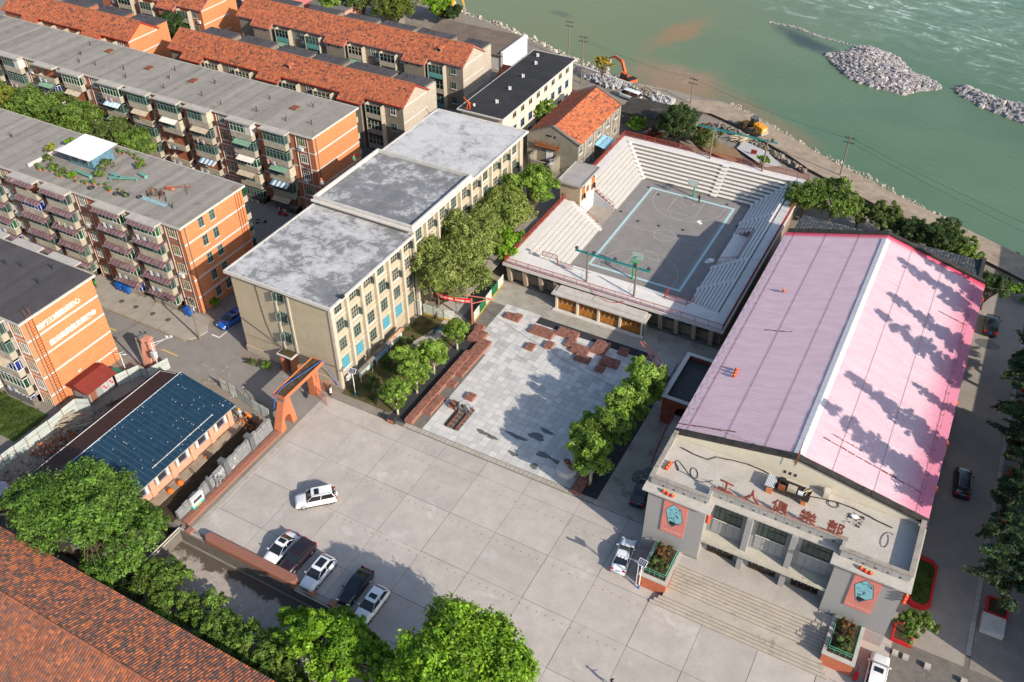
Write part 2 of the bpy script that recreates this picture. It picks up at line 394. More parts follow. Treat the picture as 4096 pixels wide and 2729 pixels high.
tag(stones(rp, 750, .2, .55, lambda x, y: rnd.random()*.7, 8, [(.44, .44, .45), (.52, .51, .50), (.36, .36, .37)]).build('rubble_heap', stone_m), 'grey rubble stones piled around the white van', 'rubble', kind='stuff')
# dirt haul track by the river
trk = [(-16, 44.5), (-8, 46.5), (-2.2, 44.3), (5.0, 40.0), (11, 36.6), (15, 33.6), (21.4, 30.4), (27.1, 27.4), (33.3, 24.2), (46.4, 18.2), (53.3, 14.9), (90, -2)]
mb = MB(); tm = K('haul_track', (.33, .265, .20), .25, .5, 1, .1, bump=.3, stain=((.22, .165, .11), .4, .55))
for (ax, ay), (bx, by) in zip(trk, trk[1:]):
    mb.poly([(ax, ay, -.40), (bx, by, -.40), (bx+.4, by+6.8, -.55), (ax+.4, ay+6.8, -.55)])
    mb.poly([(ax, ay, -.40), (bx, by, -.40), (bx, by-.3, -.03), (ax, ay-.3, -.03)])
struct('dirt_track', mb, tm)
tag(stones([(-5, 43.2), (1, 40.5), (6.5, 37.4), (15, 32.6), (15, 31.6), (6, 36.2), (0, 39.4), (-5, 42)], 520, .12, .5, lambda x, y: -.4+rnd.random()*.5, 9, [(.16, .13, .10), (.28, .24, .20), (.34, .30, .26)]).build('rubble_edge', stone_m), 'dark broken stones along the landward edge of the dirt track', 'rubble', kind='stuff')
# concrete apron patch and muddy ground behind the arena
mb = MB(); mb.prism([(1.2, 34.5), (8, 30), (10.5, 32), (6.5, 36), (1.5, 38)], -.05, -.02); struct('apron_patch', mb, K('wet_concrete', (.42, .41, .40), .1, .6, .8, .3))
mb = MB(); mb.prism([(-6, 36), (1.2, 34), (4, 31), (2, 29), (-4, 31), (-8, 35)], -.055, -.03); struct('mud_patch', mb, K('wet_mud', (.24, .15, .07), .2, .8, .6, .4))

# ------------------------------------------------------------------ plaza: cast concrete slabs, kerb bricks, pavers
plaza = tag(thing('plaza', None, None), kind='structure')
xs = [-25.6, -24.6, -18.48, -12.62, -6.72, -.82, 5.2, 11.87, 17.81, 23.86, 29.77, 35.7, 41.6, 47.5]
ys = [-110, -103, -96.7, -90.5, -84.4, -78.32, -72.32, -66.14, -59.66, -57.15]
slab = {}
for i in range(len(xs)-1):
    for j in range(len(ys)-1):
        x0, x1, y0, y1 = xs[i], xs[i+1], ys[j], ys[j+1]
        if y1 <= -84 and x1 < -4: continue
        if y1 == -78.32 and x0 < -4: y0 = -82.2
        if j == 9: continue
        mb = MB(); e = rnd.choice((.04, .05, .065))
        mb.box(0, 0, -.12, x1-x0-e, y1-y0-e, 0)
        o = put('concrete_slab', proto(('slab', round(x1-x0, 2), round(y1-y0, 2)), lambda: mb.mesh('concrete_slab', conc)), plaza, (x0, y0, 0))
mb = MB(); mb.box(-25.6, -82.4, -.05, 60, -57.1, -.035); mb.build('joint_bed', conc_d, plaza); mb = MB(); mb.box(-4, -110, -.05, 60, -82.4, -.035); mb.build('joint_bed', conc_d, plaza)
# red studs painted across the plaza
sm = proto('stud', lambda: MB().tube((0, 0, 0), (0, 0, .02), .075, n=8).mesh('paint_dot', K('worn_red_dot', (.50, .12, .10), .2)))
for row in (-60.9, -66.9, -72.8, -78.7):
    for k in range(40):
        x = -15+k*1.0
        if x < 24 and not (row == -78.7 and x > 2): put('paint_dot', sm, plaza, (x+rnd.uniform(-.05, .05), row+rnd.uniform(-.06, .06)-(.012*k), 0.0))
# kerb row of small setts between plaza and pavers, and along the relief wall
km = proto('sett', lambda: MB().box(0, 0, -.05, .56, .66, .012).mesh('sett', K('sett_stone', (.40, .36, .31), .12, 2, .9, .2, objvar=.12)))
for k in range(46): put('sett', km, plaza, (-13.4+k*.615, -57.05, 0))
for k in range(26): put('sett', km, plaza, (-25.45, -81.6+k*.66, .004))
# light pavers 0.92 m, each its own slab
pav_m = K('pale_paver', (.57, .555, .53), .06, 1.2, .8, .25, fine=.1, objvar=.22, stain=((.30, .24, .17), .35, .68))
pav = tag(thing('paved_court', None, None), kind='structure')
px = .96; pm = MB().box(0, 0, -.05, px-.03, px-.03, .006).mesh('paver', pav_m)
cells = []
for i in range(29):
    for j in range(29):
        x, y = -13.9+i*px, -56.3+j*px
        if x > 9.8 or y > -28.9: continue
        if x < -11.6 and y < -40: continue
        if x < -13.2 and y < -36.5: continue
        if y > -31 and x > -8.3: continue
        if -8.75 < x+px/2 < -6.75 and -54.6 < y+px/2 < -50.1: continue
        cells.append((x, y))
cells.sort(key=lambda c: c[1])
for x, y in cells[:300]: put('paver', pm, pav, (x, y, 0))
mb = MB()
pc = [(.56, .55, .53), (.50, .495, .48), (.44, .435, .43), (.54, .53, .50), (.40, .40, .395)]
for x, y in cells[300:]: mb.box(x, y, -.05, x+px-.03, y+px-.03, .006, 0, rnd.choice(pc))
tag(mb.build('paver_field', attrmat('paver_attr', .85, .25, .12, 1.5), pav), kind='stuff')
mb = MB(); mb.box(-17, -57.1, -.05, 13.8, -27.6, -.012); mb.build('paver_bed', conc_d, pav)
mb = MB(); mb.box(9.9, -32, -.03, 13.1, -28, .004); mb.build('concrete_pad', conc, pav)
mb = MB(); mb.box(-16.0, -56.6, -.03, -13.3, -36.2, .006); mb.box(10.6, -56.5, -.03, 13.3, -32.1, .006); mb.box(-8.2, -30.6, -.03, 8.8, -28.9, .004); mb.build('rubber_strip', rubber, pav)
mb = MB()
for cx, cy, rx, ry in ((-3.9, -53.2, .9, .35), (-2.4, -53.4, .9, .25), (2.4, -50.6, 1.3, .5), (3.2, -49.2, 1.1, .3), (1.2, -54.6, .7, .3), (4.6, -53, 1.2, .35), (6.4, -53.2, .8, .3), (.2, -51.8, 1.4, .35), (4.4, -55.2, .6, .4)):
    P = blobpoly(cx, cy, rx, ry)
    mb.prism(P, .0085, .0105)
tag(mb.build('water_stain', K('wet_stain', (.13, .125, .12), .2, 2, .4, .4), pav), kind='stuff')
# concrete walk between the pavers and the arena, and on to the theatre side
mb = MB(); mb.box(-17.5, -28.95, -.04, 20.0, -23.6, -.004); mb.box(13.3, -57.1, -.04, 20.2, -28.9, -.003); struct('concrete_walk', mb, K('walk_concrete', (.34, .315, .275), .18, .5, .95, .15, bump=.2, stain=[((.17, .155, .12), .35, .54), ((.48, .46, .43), .4, .66)]))
# forecourt wet stains
mb = MB(); mb.prism(blobpoly(16.9, -50.2, 1.1, 1.8), .001, .004)
tag(mb.build('oil_stain', MATS['wet_stain']), 'black wet stain in the shade beside the theatre steps', 'stain')

# ------------------------------------------------------------------ roads
mb = MB(); mb.box(-140, -64.2, -.04, -42.2, -57.7, -.012); mb.box(-49.0, -57.7, -.04, -42.2, -22, -.0125); mb.box(-42.2, -62.2, -.04, -25.4, -56.6, -.011); mb.box(-140, -30, -.04, -41.5, -22.6, -.013)
struct('street', mb, asph)
mb = MB(); mb.box(-51.2, -39, -.03, -42.0, 0, -.008); mb.box(-140, -12, -.03, -41.8, 2, -.007); mb.box(-52, 0, -.03, -44, 45, -.0085); struct('back_lane', mb, asph_d)
mb = MB(); mb.prism([(-140, -57.6), (-50.8, -57.6), (-49.6, -57.1), (-48.9, -56.2), (-48.6, -54.6), (-50.4, -52.3), (-52.2, -52.2), (-140, -52.2)], -.05, .14)
struct('pavement', mb, K('pavement_slab', (.33, .30, .26), .15, .5, .95, .15, stain=((.22, .19, .15), .3, .6)))
mb = MB()
for k in range(36): mb.box(-140+k*2.5, -57.8, -.05, -140+k*2.5+2.46, -57.6, .16)
struct('kerb', mb, K('kerb_stone', (.30, .24, .17), .2, 1, .95, .15))
mb = MB(); mb.box(-62.9, -60.75, 0, -60.4, -60.55, .004-.012); mb.box(-51.5, -60.65, 0, -48.6, -60.45, -.008); mb.box(-75, -60.75, 0, -72, -60.55, -.008)
struct('lane_marking', mb, yellowp)
mb = MB(); mb.box(-47.7, -54.85, -.02, -46.2, -54.65, -.0085); mb.box(-46.3, -54.65, -.02, -46.15, -49.5, -.0085); struct('parking_line', mb, whitep)
mc = proto('manhole', lambda: MB().tube((0, 0, -.02), (0, 0, .02), .42, n=16, m=0).tube((0, 0, .02), (0, 0, .024), .33, n=16, m=1).mesh('manhole_cover', [K('castiron_rim', (.16, .12, .08), .2, 3), K('castiron', (.11, .085, .06), .2, 3)]))
for i, (x, lab) in enumerate(((-64.8, 'farthest from the street corner'), (-61.9, 'second along from the wall end'), (-58.5, 'third along, opposite the first balconies'), (-55.5, 'nearest the street corner'))):
    tag(put('manhole_cover', mc, None, (x, -55.35, .14)), 'round iron manhole cover on the pavement, '+lab, 'manhole', 'manhole covers on the pavement')
# right-hand lane beside the theatre
mb = MB(); mb.box(46.6, -58.5, -.04, 54.2, 12, -.006); struct('lane', mb, K('lane_setts', (.30, .265, .235), .12, .5, .95, .15, bump=.3, stain=((.38, .32, .25), .4, .62)))
lk = MB().box(0, 0, -.05, .5, .86, .05).mesh('kerb_block', K('kerb_block_stone', (.40, .37, .34), .1, 1, .9, .2, objvar=.15))
lane_k = tag(thing('lane_kerb', None, None), kind='structure')
for k in range(64): put('kerb_block', lk, lane_k, (54.15, -57+k*.9, 0))
mb = MB(); mb.box(54.7, -58.5, -.04, 75, 12, -.002); struct('verge', mb, K('verge_paving', (.24, .21, .185), .15, .7, .95, .15))
# lower yard
mb = MB(); mb.box(-26.6, -93, -1.84, -4.6, -83.2, -1.80); g = NG('yard_concrete'); X, Y, Z = g.sep(); n1 = g.noise(.45, 6, .7, dist=.5); n2 = g.noise(2.5, 4, .65)
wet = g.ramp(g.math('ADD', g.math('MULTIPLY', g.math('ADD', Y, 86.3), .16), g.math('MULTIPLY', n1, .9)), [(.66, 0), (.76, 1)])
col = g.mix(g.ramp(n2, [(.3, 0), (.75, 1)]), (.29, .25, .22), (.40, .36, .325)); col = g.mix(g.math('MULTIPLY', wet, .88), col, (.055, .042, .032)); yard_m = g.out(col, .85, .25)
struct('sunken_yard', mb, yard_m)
# lawns / beds
lawn = K('lawn', (.055, .085, .02), .3, 1.2, 1, .1, bump=.5, stain=((.10, .075, .035), .5, .58))
mb = MB(); mb.box(-68, -82.5, -.04, -54.8, -77.2, .02); struct('lawn', mb, lawn)
mb = MB(); mb.box(-23.9, -55.8, -.04, -16.2, -36.2, .02); struct('garden_bed', mb, K('garden_soil', (.10, .085, .04), .35, .8, 1, .1, bump=.5, stain=((.05, .07, .02), .5, .52)))
mb = MB(); mb.prism([(-19.7, -42.4), (-17.9, -39.8), (-17.9, -36.1), (-20.2, -36.1), (-20.2, -38), (-21.4, -42.4), (-21.4, -44), (-19.7, -44)], .021, .03); struct('garden_path', mb, conc)
# ------------------------------------------------------------------ sunken basketball arena
AR = thing('sports_arena', 'white concrete stepped arena with red railings around the basketball court', 'arena')
DZ = 3.75
mb = MB(); mb.box(-10.6, -15.6, -.06, 10.6, 15.6, 0); court = mb.build('court_floor', conc_c, AR)
def ringbox(mb, x0, y0, x1, y1, wd, z0, z1):
    mb.box(x0, y0, z0, x1, y0+wd, z1); mb.box(x0, y1-wd, z0, x1, y1, z1); mb.box(x0, y0+wd, z0, x0+wd, y1-wd, z1); mb.box(x1-wd, y0+wd, z0, x1, y1-wd, z1)
mb = MB(); ringbox(mb, -7.70, -13.45, 7.70, 13.45, .45, 0, .004); mb.build('border_band', bluep, court)
mb = MB(); ringbox(mb, -7.0, -13.0, 7.0, 13.0, .04, 0, .005); mb.box(-7, -.03, 0, 7, .03, .005)
def arc(cx, cy, r, a0, a1, wd=.032, n=28, z=.005):
    for i in range(n):
        t0 = a0+(a1-a0)*i/n; t1 = a0+(a1-a0)*(i+1)/n
        p = lambda r_, t: (cx+r_*math.cos(t), cy+r_*math.sin(t), z)
        mb.poly([p(r-wd, t0), p(r+wd, t0), p(r+wd, t1), p(r-wd, t1)])
arc(0, 0, 1.75, 0, 2*math.pi)
for s in (-1, 1):
    y0 = s*13.0
    for x in (-2.45, 2.45): mb.box(x-.03, min(y0, y0-s*5.6), 0, x+.03, max(y0, y0-s*5.6), .006)
    mb.box(-2.45, y0-s*5.63, 0, 2.45, y0-s*5.57, .006)
    arc(0, y0-s*5.6, 1.75, 0 if s < 0 else math.pi, math.pi if s < 0 else 2*math.pi)
    arc(0, y0-s*1.4, 6.2, (.0 if s < 0 else math.pi)+.13, (math.pi if s < 0 else 2*math.pi)-.13)
    for x in (-6.15, 6.15): mb.box(x-.03, min(y0, y0-s*2.2), 0, x+.03, max(y0, y0-s*2.2), .006)
    arc(0, y0-s*1.4, 1.2, 0 if s < 0 else math.pi, math.pi if s < 0 else 2*math.pi)
mb.build('court_line', K('worn_line', (.43, .42, .40), .2, 2, .9, .2), court)
mb = MB()
for cx, cy, r_ in ((9.0, -3.2, .75), (8.6, -3.9, .5), (3.6, 6.7, .5), (4.0, 6.2, .35)): mb.prism([(cx+r_*math.cos(t*.6)*rnd.uniform(.6, 1.1), cy+r_*math.sin(t*.6)*rnd.uniform(.6, 1.1)) for t in range(10)], .0, .008)
mb.build('paint_splash', whitep, court)
# terraces: nine steps each side, one step = one part
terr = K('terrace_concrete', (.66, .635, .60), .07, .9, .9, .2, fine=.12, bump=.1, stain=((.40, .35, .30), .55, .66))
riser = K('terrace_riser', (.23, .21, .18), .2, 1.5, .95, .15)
NS = 9; dx = .62; dz = DZ/NS
def step(x0, y0, x1, y1, z0, z1):
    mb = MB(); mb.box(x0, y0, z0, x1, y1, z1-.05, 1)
    # slightly overhanging tread slabs laid end to end with small offsets
    L = max(x1-x0, y1-y0); nseg = max(1, int(L/2.4)); ov = .05
    for k in range(nseg):
        o_ = rnd.uniform(-.012, .012); a, b = k/nseg, (k+1)/nseg
        if x1-x0 > y1-y0: mb.box(x0+(x1-x0)*a+.01, y0-ov+o_, z1-.05, x0+(x1-x0)*b-.01, y1+.0, z1+rnd.uniform(-.01, .01))
        else: mb.box(x0-(ov if x0 > 0 else 0)+(o_ if x0 > 0 else 0), y0+(y1-y0)*a+.01, z1-.05, x1+(ov if x0 < 0 else 0)+(o_ if x0 < 0 else 0), y0+(y1-y0)*b-.01, z1+rnd.uniform(-.01, .01))
    return mb
for k in range(NS):
    a = 10.0+k*dx; z1 = dz*(k+1); zb = 0
    yn = 15.4+k*dx; ysx = -15.4-k*dx
    # north
    step(-a-dx, yn, a+dx, yn+dx, zb, z1).build('terrace_step', [terr, riser], AR)
    # south (faces away from the plaza)
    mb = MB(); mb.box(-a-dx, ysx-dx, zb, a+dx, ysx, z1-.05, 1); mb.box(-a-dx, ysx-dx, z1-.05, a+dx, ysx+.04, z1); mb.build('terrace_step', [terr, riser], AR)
    # west, split around the players' entrance at y -3..3
    for y0, y1 in ((3.2, 15.4+k*dx-.005), (-15.4-k*dx+.005, -3.1)): step(-a-dx, y0, -a, y1, zb, z1).build('terrace_step', [terr, riser], AR)
    # east, split around the rostrum
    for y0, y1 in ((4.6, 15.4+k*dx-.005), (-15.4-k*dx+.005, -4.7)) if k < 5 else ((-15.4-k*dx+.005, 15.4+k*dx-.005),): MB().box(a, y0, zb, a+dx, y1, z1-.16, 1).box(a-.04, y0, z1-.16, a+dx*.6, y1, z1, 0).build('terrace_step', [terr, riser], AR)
    # diagonal stair treads in the NW and along the N/E aisles
    for (x, y, w_, h_) in ((-a-.15, yn+.05, .75, .62),): 
        mb = MB(); mb.M = Matrix.Translation((x, y, z1)) @ Matrix.Rotation(R(-38), 4, 'Z'); mb.box(-.45, -.3, -.3, .45, .3, .12); mb.build('corner_tread', terr, AR)
    mb = MB(); mb.M = Matrix.Translation((a+.1, yn+.0, z1)) @ Matrix.Rotation(R(38), 4, 'Z'); mb.box(-.45, -.3, -.3, .45, .3, .10); mb.build('corner_tread', terr, AR)
    mb = MB(); mb.box(2.6, yn-.3, z1-.2, 3.7, yn+.02, z1-.2+.2); mb.build('aisle_tread', terr, AR)
    for yy in (8.6, -6.0, -12.2):
        mb = MB(); mb.box(a-.3, yy, z1-dz/2-.05, a+.02, yy+.9, z1-.1) if not (k < 5 and -4.7 < yy < 4.6) else None
        if mb.v: mb.build('aisle_tread', terr, AR)
    for yy in (-4.2,):
        mb = MB(); mb.box(-a-.02, yy, z1-dz/2-.05, -a+.3, yy+.8, z1-.1); mb.build('aisle_tread', terr, AR)
# deck ring at the top
deck = K('deck_concrete', (.62, .60, .57), .09, .7, .9, .2, bump=.1, fine=.12, stain=((.36, .33, .30), .4, .64))
t = 10+NS*dx; ty = 15.4+NS*dx
mb = MB(); mb.box(-16.9, -24.0, DZ-.30, 17.3, -ty, DZ-.003); mb.box(-16.9, ty, DZ-.30, 17.3, 22.2, DZ-.003)
mb.box(-16.9, -ty, DZ-.30, -t, -3.2, DZ-.003); mb.box(-16.9, 3.3, DZ-.30, -t, ty, DZ-.003); mb.box(t, -ty, DZ-.30, 17.3, ty, DZ-.003)
mb.build('deck', deck, AR)
mb = MB(); mb.box(-17.05, -24.15, DZ-.42, 17.45, -24.0, DZ+.06); mb.box(-17.05, -24.0, DZ-.42, -16.9, 22.2, DZ+.06); mb.box(17.3, -24.0, DZ-.42, 17.45, 22.2, DZ+.06); mb.box(-17.05, 22.2, DZ-.42, 17.45, 22.35, DZ+.06); mb.build('deck_edge', conc_w, AR)
# outer walls below the deck: columns, dark recessed windows
mb = MB(); mb.box(-16.6, -22.4, 0, 16.9, -22.1, DZ-.3); mb.box(-16.8, -22.1, 0, -16.5, 22, DZ-.3); mb.box(16.8, -22.1, 0, 17.1, 22, DZ-.3); mb.box(-16.5, 21.9, 0, 16.9, 22.15, DZ-.3); mb.build('outer_wall', K('arena_wall', (.26, .20, .15), .15, 1, .95, .15), AR)
for i, x in enumerate((-16.3, -13.6, -10.9, -8.4, 8.2, 10.6, 13.2, 15.7)):
    mb = MB(); mb.loft([[(x-.3, -23.2, 0), (x+.3, -23.2, 0), (x+.3, -22.4, 0), (x-.3, -22.4, 0)], [(x-.3, -23.9, DZ-.43), (x+.3, -23.9, DZ-.43), (x+.3, -22.4, DZ-.43), (x-.3, -22.4, DZ-.43)]]); mb.build('raking_column', K('column_concrete', (.36, .29, .22), .12, 1, .95, .15), AR)
def window(parent, x0, x1, z0, z1, y, fm, gm, nx=3, nz=2, face='S', fw=.07, dep=.08, name='window', sill=None):
    """framed window on a wall plane; face S: wall at y looking -y, E: wall at x=y looking +x (x0,x1 are y), W, N likewise"""
    key = ('win', round(x1-x0, 2), round(z1-z0, 2), fm.name, nx, nz, face, sill.name if sill else '')
    W_, H_ = x1-x0, z1-z0
    def P(mb, a0, b0, a1, b1, d0, d1):
        if face == 'S': mb.box(a0, -d1, b0, a1, -d0, b1)
        elif face == 'N': mb.box(a0, d0, b0, a1, d1, b1)
        elif face == 'E': mb.box(d0, a0, b0, d1, a1, b1)
        else: mb.box(-d1, a0, b0, -d0, a1, b1)
    def mk():
        mb = MB(); P(mb, 0, 0, W_, fw, .0, dep); P(mb, 0, H_-fw, W_, H_, 0, dep); P(mb, 0, fw, fw, H_-fw, 0, dep); P(mb, W_-fw, fw, W_, H_-fw, 0, dep)
        for i in range(1, nx): c = W_*i/nx; P(mb, c-fw*.4, fw, c+fw*.4, H_-fw, .002, dep-.012)
        for j in range(1, nz): c = H_*(j/nz if nz > 2 else .62); P(mb, fw, c-fw*.4, W_-fw, c+fw*.4, .004, dep-.02)
        return mb.mesh(name, fm)
    me = proto(key, mk)
    def mg(): mb = MB(); P(mb, fw*.6, fw*.6, W_-fw*.6, H_-fw*.6, -.06, dep*.35); return mb.mesh('pane', gm)
    mg_ = proto(key+(gm.name, 'g'), mg)
    loc = (x0, y, z0) if face in 'SN' else (y, x0, z0)
    o = put(name, me, parent, loc); put('pane', mg_, o)
    if sill is not None:
        def ms(): mb = MB(); P(mb, -.08, -.1, W_+.08, 0, -.02, .16); return mb.mesh('sill', sill)
        put('sill', proto(key+('sill',), ms), o)
    return o
for x0, x1 in ((-15.9, -14.0), (-13.2, -11.3), (-10.5, -8.8), (8.6, 10.2), (11, 12.8), (13.6, 15.3)): window(AR, x0, x1, 1.5, 3.1, -22.42, frame_t, glass_d, 4, 2)
# railings: posts, rails and bars of each run
def railing(parent, pts, z, h=1.05, m=redp, bay=2.0, bar=.16, name='railing'):
    for (ax, ay), (bx, by) in zip(pts, pts[1:]):
        L = math.hypot(bx-ax, by-ay); nb = max(1, round(L/bay)); ux, uy = (bx-ax)/L, (by-ay)/L; ang = math.atan2(uy, ux)
        for k in range(nb):
            l = L/nb
            def mk():
                mb = MB(); mb.cbox(0, 0, h/2, .07, .07, h); mb.box(0, -.03, h-.07, l, .03, h); mb.box(0, -.02, .08, l, .02, .13)
                q = int(l/bar)
                for i in range(1, q): mb.box(l*i/q-.014, -.014, .13, l*i/q+.014, .014, h-.07)
                return mb.mesh(name, m)
            put(name, proto(('rail', name, round(l, 2), h, m.name, bar), mk), parent, (ax+ux*l*k, ay+uy*l*k, z), ang)
railing(AR, [(-16.8, -23.95), (17.2, -23.95), (17.2, 22.1), (-16.8, 22.1), (-16.8, 4.2)], DZ)
railing(AR, [(-16.8, -3.0), (-16.8, -23.95)], DZ)
def slope_rail(p0, p1, h=.95):
    mb = MB(); p0, p1 = Vector(p0), Vector(p1); n_ = 12
    up = Vector((0, 0, 1))
    mb.tube(p0+up*h, p1+up*h, .04, n=5); mb.tube(p0+up*.12, p1+up*.12, .03, n=5)
    for i in range(n_+1): q = p0.lerp(p1, i/n_); mb.tube(q, q+up*h, .04 if i in (0, n_//2, n_) else .016, n=4)
    mb.build('stair_railing', redp, AR)
slope_rail((-10.5, 3.15, .35), (-14.4, 3.15, 2.5)); slope_rail((-10.5, -3.05, .35), (-14.4, -3.05, 2.5))
for y in (-4.6, 4.55): slope_rail((10.4, y, .9), (13.2, y, 1.9))
railing(AR, [(13.3, -4.6), (13.3, 4.55)], 1.9, .95)
mb = MB(); mb.box(10.3, -4.6, 0, 13.2, 4.5, .95); mb.build('rostrum', terr, AR)
railing(AR, [(-12.6, -19.6), (-10.2, -19.6)], DZ-.02, .9); railing(AR, [(-10.2, -19.6), (-9.4, -20.9), (-6.9, -20.9)], DZ, .9); railing(AR, [(7.6, -19.2), (7.6, -20.9), (10.9, -20.9), (11.6, -19.4)], DZ, .9)
# entrance passage floor and cheek walls (west)
mb = MB(); mb.box(-16.5, -3.1, .0, -10.4, -2.85, 1.0); mb.build('cheek_wall', granite, AR)
for y0, y1 in ((-3.12, -2.92), (3.0, 3.22)):
    mb = MB(); mb.extr([(-10.3, y0, 0), (-15.4, y0, 0), (-15.4, y0, 3.2), (-10.3, y0, .35)], (0, y1-y0, 0)); mb.build('cheek_wall', K('cheek_paint', (.38, .39, .41), .1, 1, .9, .2), AR)
mb = MB(); mb.box(-17, -3.0, -.03, -10.3, 3.1, .004); mb.build('passage_floor', K('walk_tan', (.33, .29, .24), .15, .7, .95, .15), AR)
# press box tower
PB = thing('press_box', 'tan brick press box with a flat grey roof above the arena steps', 'booth')
mb = MB(); mb.box(-17.9, -2.8, 0, -14.3, 3.6, 6.6); mb.build('wall', K('pressbox_wall', (.36, .29, .205), .12, 1, .95, .15, stain=((.22, .17, .12), .5, .62)), PB)
mb = MB(); mb.box(-14.32, -2.6, 0, -14.27, 3.4, 3.1); mb.build('lower_panel', K('pale_panel', (.55, .56, .60), .08, 1, .8, .2), PB)
mb = MB(); mb.box(-18.4, -3.3, 6.6, -13.8, 4.1, 6.8); mb.box(-18.4, -3.3, 6.8, -13.8, -3.1, 6.95); mb.box(-18.4, 3.9, 6.8, -13.8, 4.1, 6.95); mb.box(-18.4, -3.1, 6.8, -18.2, 3.9, 6.95); mb.box(-14.0, -3.1, 6.8, -13.8, 3.9, 6.95); mb.build('roof', K('pressbox_roof', (.33, .31, .29), .15, .8, .95, .15), PB)
mb = MB(); mb.box(-14.28, -2.6, 3.3, -14.24, 3.4, 6.3); mb.build('front_panel', cream, PB)
for y0 in (-2.3, 1.6): window(PB, y0, y0+1.3, 3.6, 4.8, -14.25, K('orange_frame', (.42, .14, .05), .1), glass_t, 2, 1, 'E'); window(PB, y0, y0+1.3, 5.0, 6.1, -14.25, MATS['orange_frame'], glass_t, 2, 1, 'E')
window(PB, -.4, .5, 4.3, 5.4, -14.25, MATS['orange_frame'], glass_t, 1, 1, 'E')
for i in range(4):
    y = (-2.3, -1.0, 1.6, 2.9)[i]; mb = MB(); mb.M = Matrix.Translation((-14.2, y, 3.6 if i % 2 else 5.0)) @ Matrix.Rotation(R(-50 if i % 2 else 50), 4, 'Z'); mb.box(0, -.02, .05, .6, .02, 1.1, 0); mb.build('open_sash', MATS['orange_frame'], PB)
# ticket gatehouse with four pairs of wooden doors under the south deck
GH = thing('ticket_gatehouse', 'low flat-roofed gatehouse with four pairs of orange wooden doors', 'gatehouse')
mb = MB(); mb.box(-6.9, -24.3, 0, 6.4, -24.2, 2.7); mb.box(-7.2, -26.0, 0, -7.0, -24.2, 2.7); mb.box(6.4, -26.0, 0, 6.6, -24.2, 2.7); mb.build('wall', K('gate_wall', (.50, .46, .40), .1, 1, .95, .15), GH)
mb = MB(); mb.box(-7.7, -26.4, 2.7, 7.0, -24.16, 2.92); mb.box(-7.2, -25.6, 2.92, 6.5, -24.16, 3.12); mb.box(-1.6, -25.5, 3.12, 3.1, -24.2, 3.2); mb.build('roof', K('gate_roof', (.47, .44, .40), .14, 1, .95, .15, stain=((.28, .25, .21), .6, .58)), GH)
doorw = K('orange_varnished_wood', (.40, .15, .02), .18, 3, .45, .4)
for k in range(5):
    x = -7.0+k*3.36; mb = MB(); mb.box(x-.16, -26.05, 0, x+.16, -25.6, 2.7); mb.build('pilaster', cream, GH)
mb = MB(); mb.box(-7.4, -26.6, -.02, 6.8, -26.0, .12); mb.build('threshold', conc_w, GH)
def leaf():
    mb = MB(); mb.box(0, 0, 0, .74, .06, 2.4); mb.box(.08, -.02, .12, .66, 0, .95)
    for q in (.1, .3, .5): mb.box(q+.03, -.025, 1.15, q+.13, 0, 2.2, 1)
    mb.box(.62, -.06, 1.0, .66, 0, 1.35, 2); return mb.mesh('door_leaf', [doorw, K('door_grille', (.10, .04, .012), .2), steel])
dl = proto('leaf', leaf)
for k in range(4):
    for q in range(4): put('door_leaf', dl, GH, (-6.83+k*3.36+q*.755, -25.75, .12))
# red banner slumped over the gatehouse roof
mb = MB(); P0 = [Vector((-2.2+i*.55, -24.12-(.55*math.sin(i/9*3.1)), 4.1-1.0*math.sin(i/9*2.6))) for i in range(10)]
mb.loft([[tuple(p), tuple(p+Vector((0, -.1, .12))), tuple(p+Vector((.0, -.08, .16)))] for p in P0]); tag(mb.build('fallen_banner', redpaint), 'red cloth banner drooping from the arena railing over the gatehouse', 'banner')

# floodlight gantries on twin poles
def gantry(label, x0, x1, y, z0, h, xa, xb, lamps):
    T = thing('floodlight_gantry', label, 'floodlight', (0, 0, 0), group='floodlight gantries over the court')
    for x in (x0, x1): mb = MB(); mb.tube((x, y, z0), (x, y, z0+h), .16, .12, n=10); mb.build('pole', woodp, T)
    mb = MB()
    for dy, dz_ in ((-.14, 0), (.14, 0), (0, .24)): mb.tube((xa, y+dy, z0+h-.5+dz_), (xb, y+dy, z0+h-.5+dz_), .045, n=5)
    for k in range(int((xb-xa)/.6)): mb.tube((xa+k*.6, y-.14, z0+h-.5), (xa+k*.6+.3, y, z0+h-.26), .025, n=4); mb.tube((xa+k*.6+.3, y, z0+h-.26), (xa+k*.6+.6, y+.14, z0+h-.5), .025, n=4)
    mb.box(xa, y-.15, z0+h-.53, xb, y+.15, z0+h-.5); mb.build('truss', tealp, T)
    for x in lamps:
        mb = MB(); mb.tube((x, y+.05, z0+h-.1), (x, y+.3, z0+h-.25), .12, .28, n=12); mb.tube((x, y, z0+h-.3), (x, y+.08, z0+h-.1), .03, n=5); mb.sph((x, y+.02, z0+h-.05), .14, 8, 6); mb.build('lamp', darkm, T)
    for x in (x0, x1):
        mb = MB(); mb.tube((x, y, z0+h*.35), (x-.7, y-.25, z0+h*.1), .025, n=4); mb.tube((x, y, z0+h*.55), (x-.7, y-.25, z0+h*.3), .025, n=4); mb.tube((x-.7, y-.25, z0+h*.1), (x-.7, y-.25, z0+h*.3), .025, n=4); mb.build('bracket', tealp, T)
gantry('twin-pole floodlight gantry with teal truss above the plaza-side terrace', -3.95, 3.55, -22.45, DZ, 5.4, -6.0, 5.5, (-5.9, -3.2, .1, 3.2, 5.2))
gantry('twin-pole floodlight gantry with teal truss on the river side of the arena', -.2, 9.3, 21.4, DZ, 6.2, -3.0, 11.0, (-2.4, 4, 10))
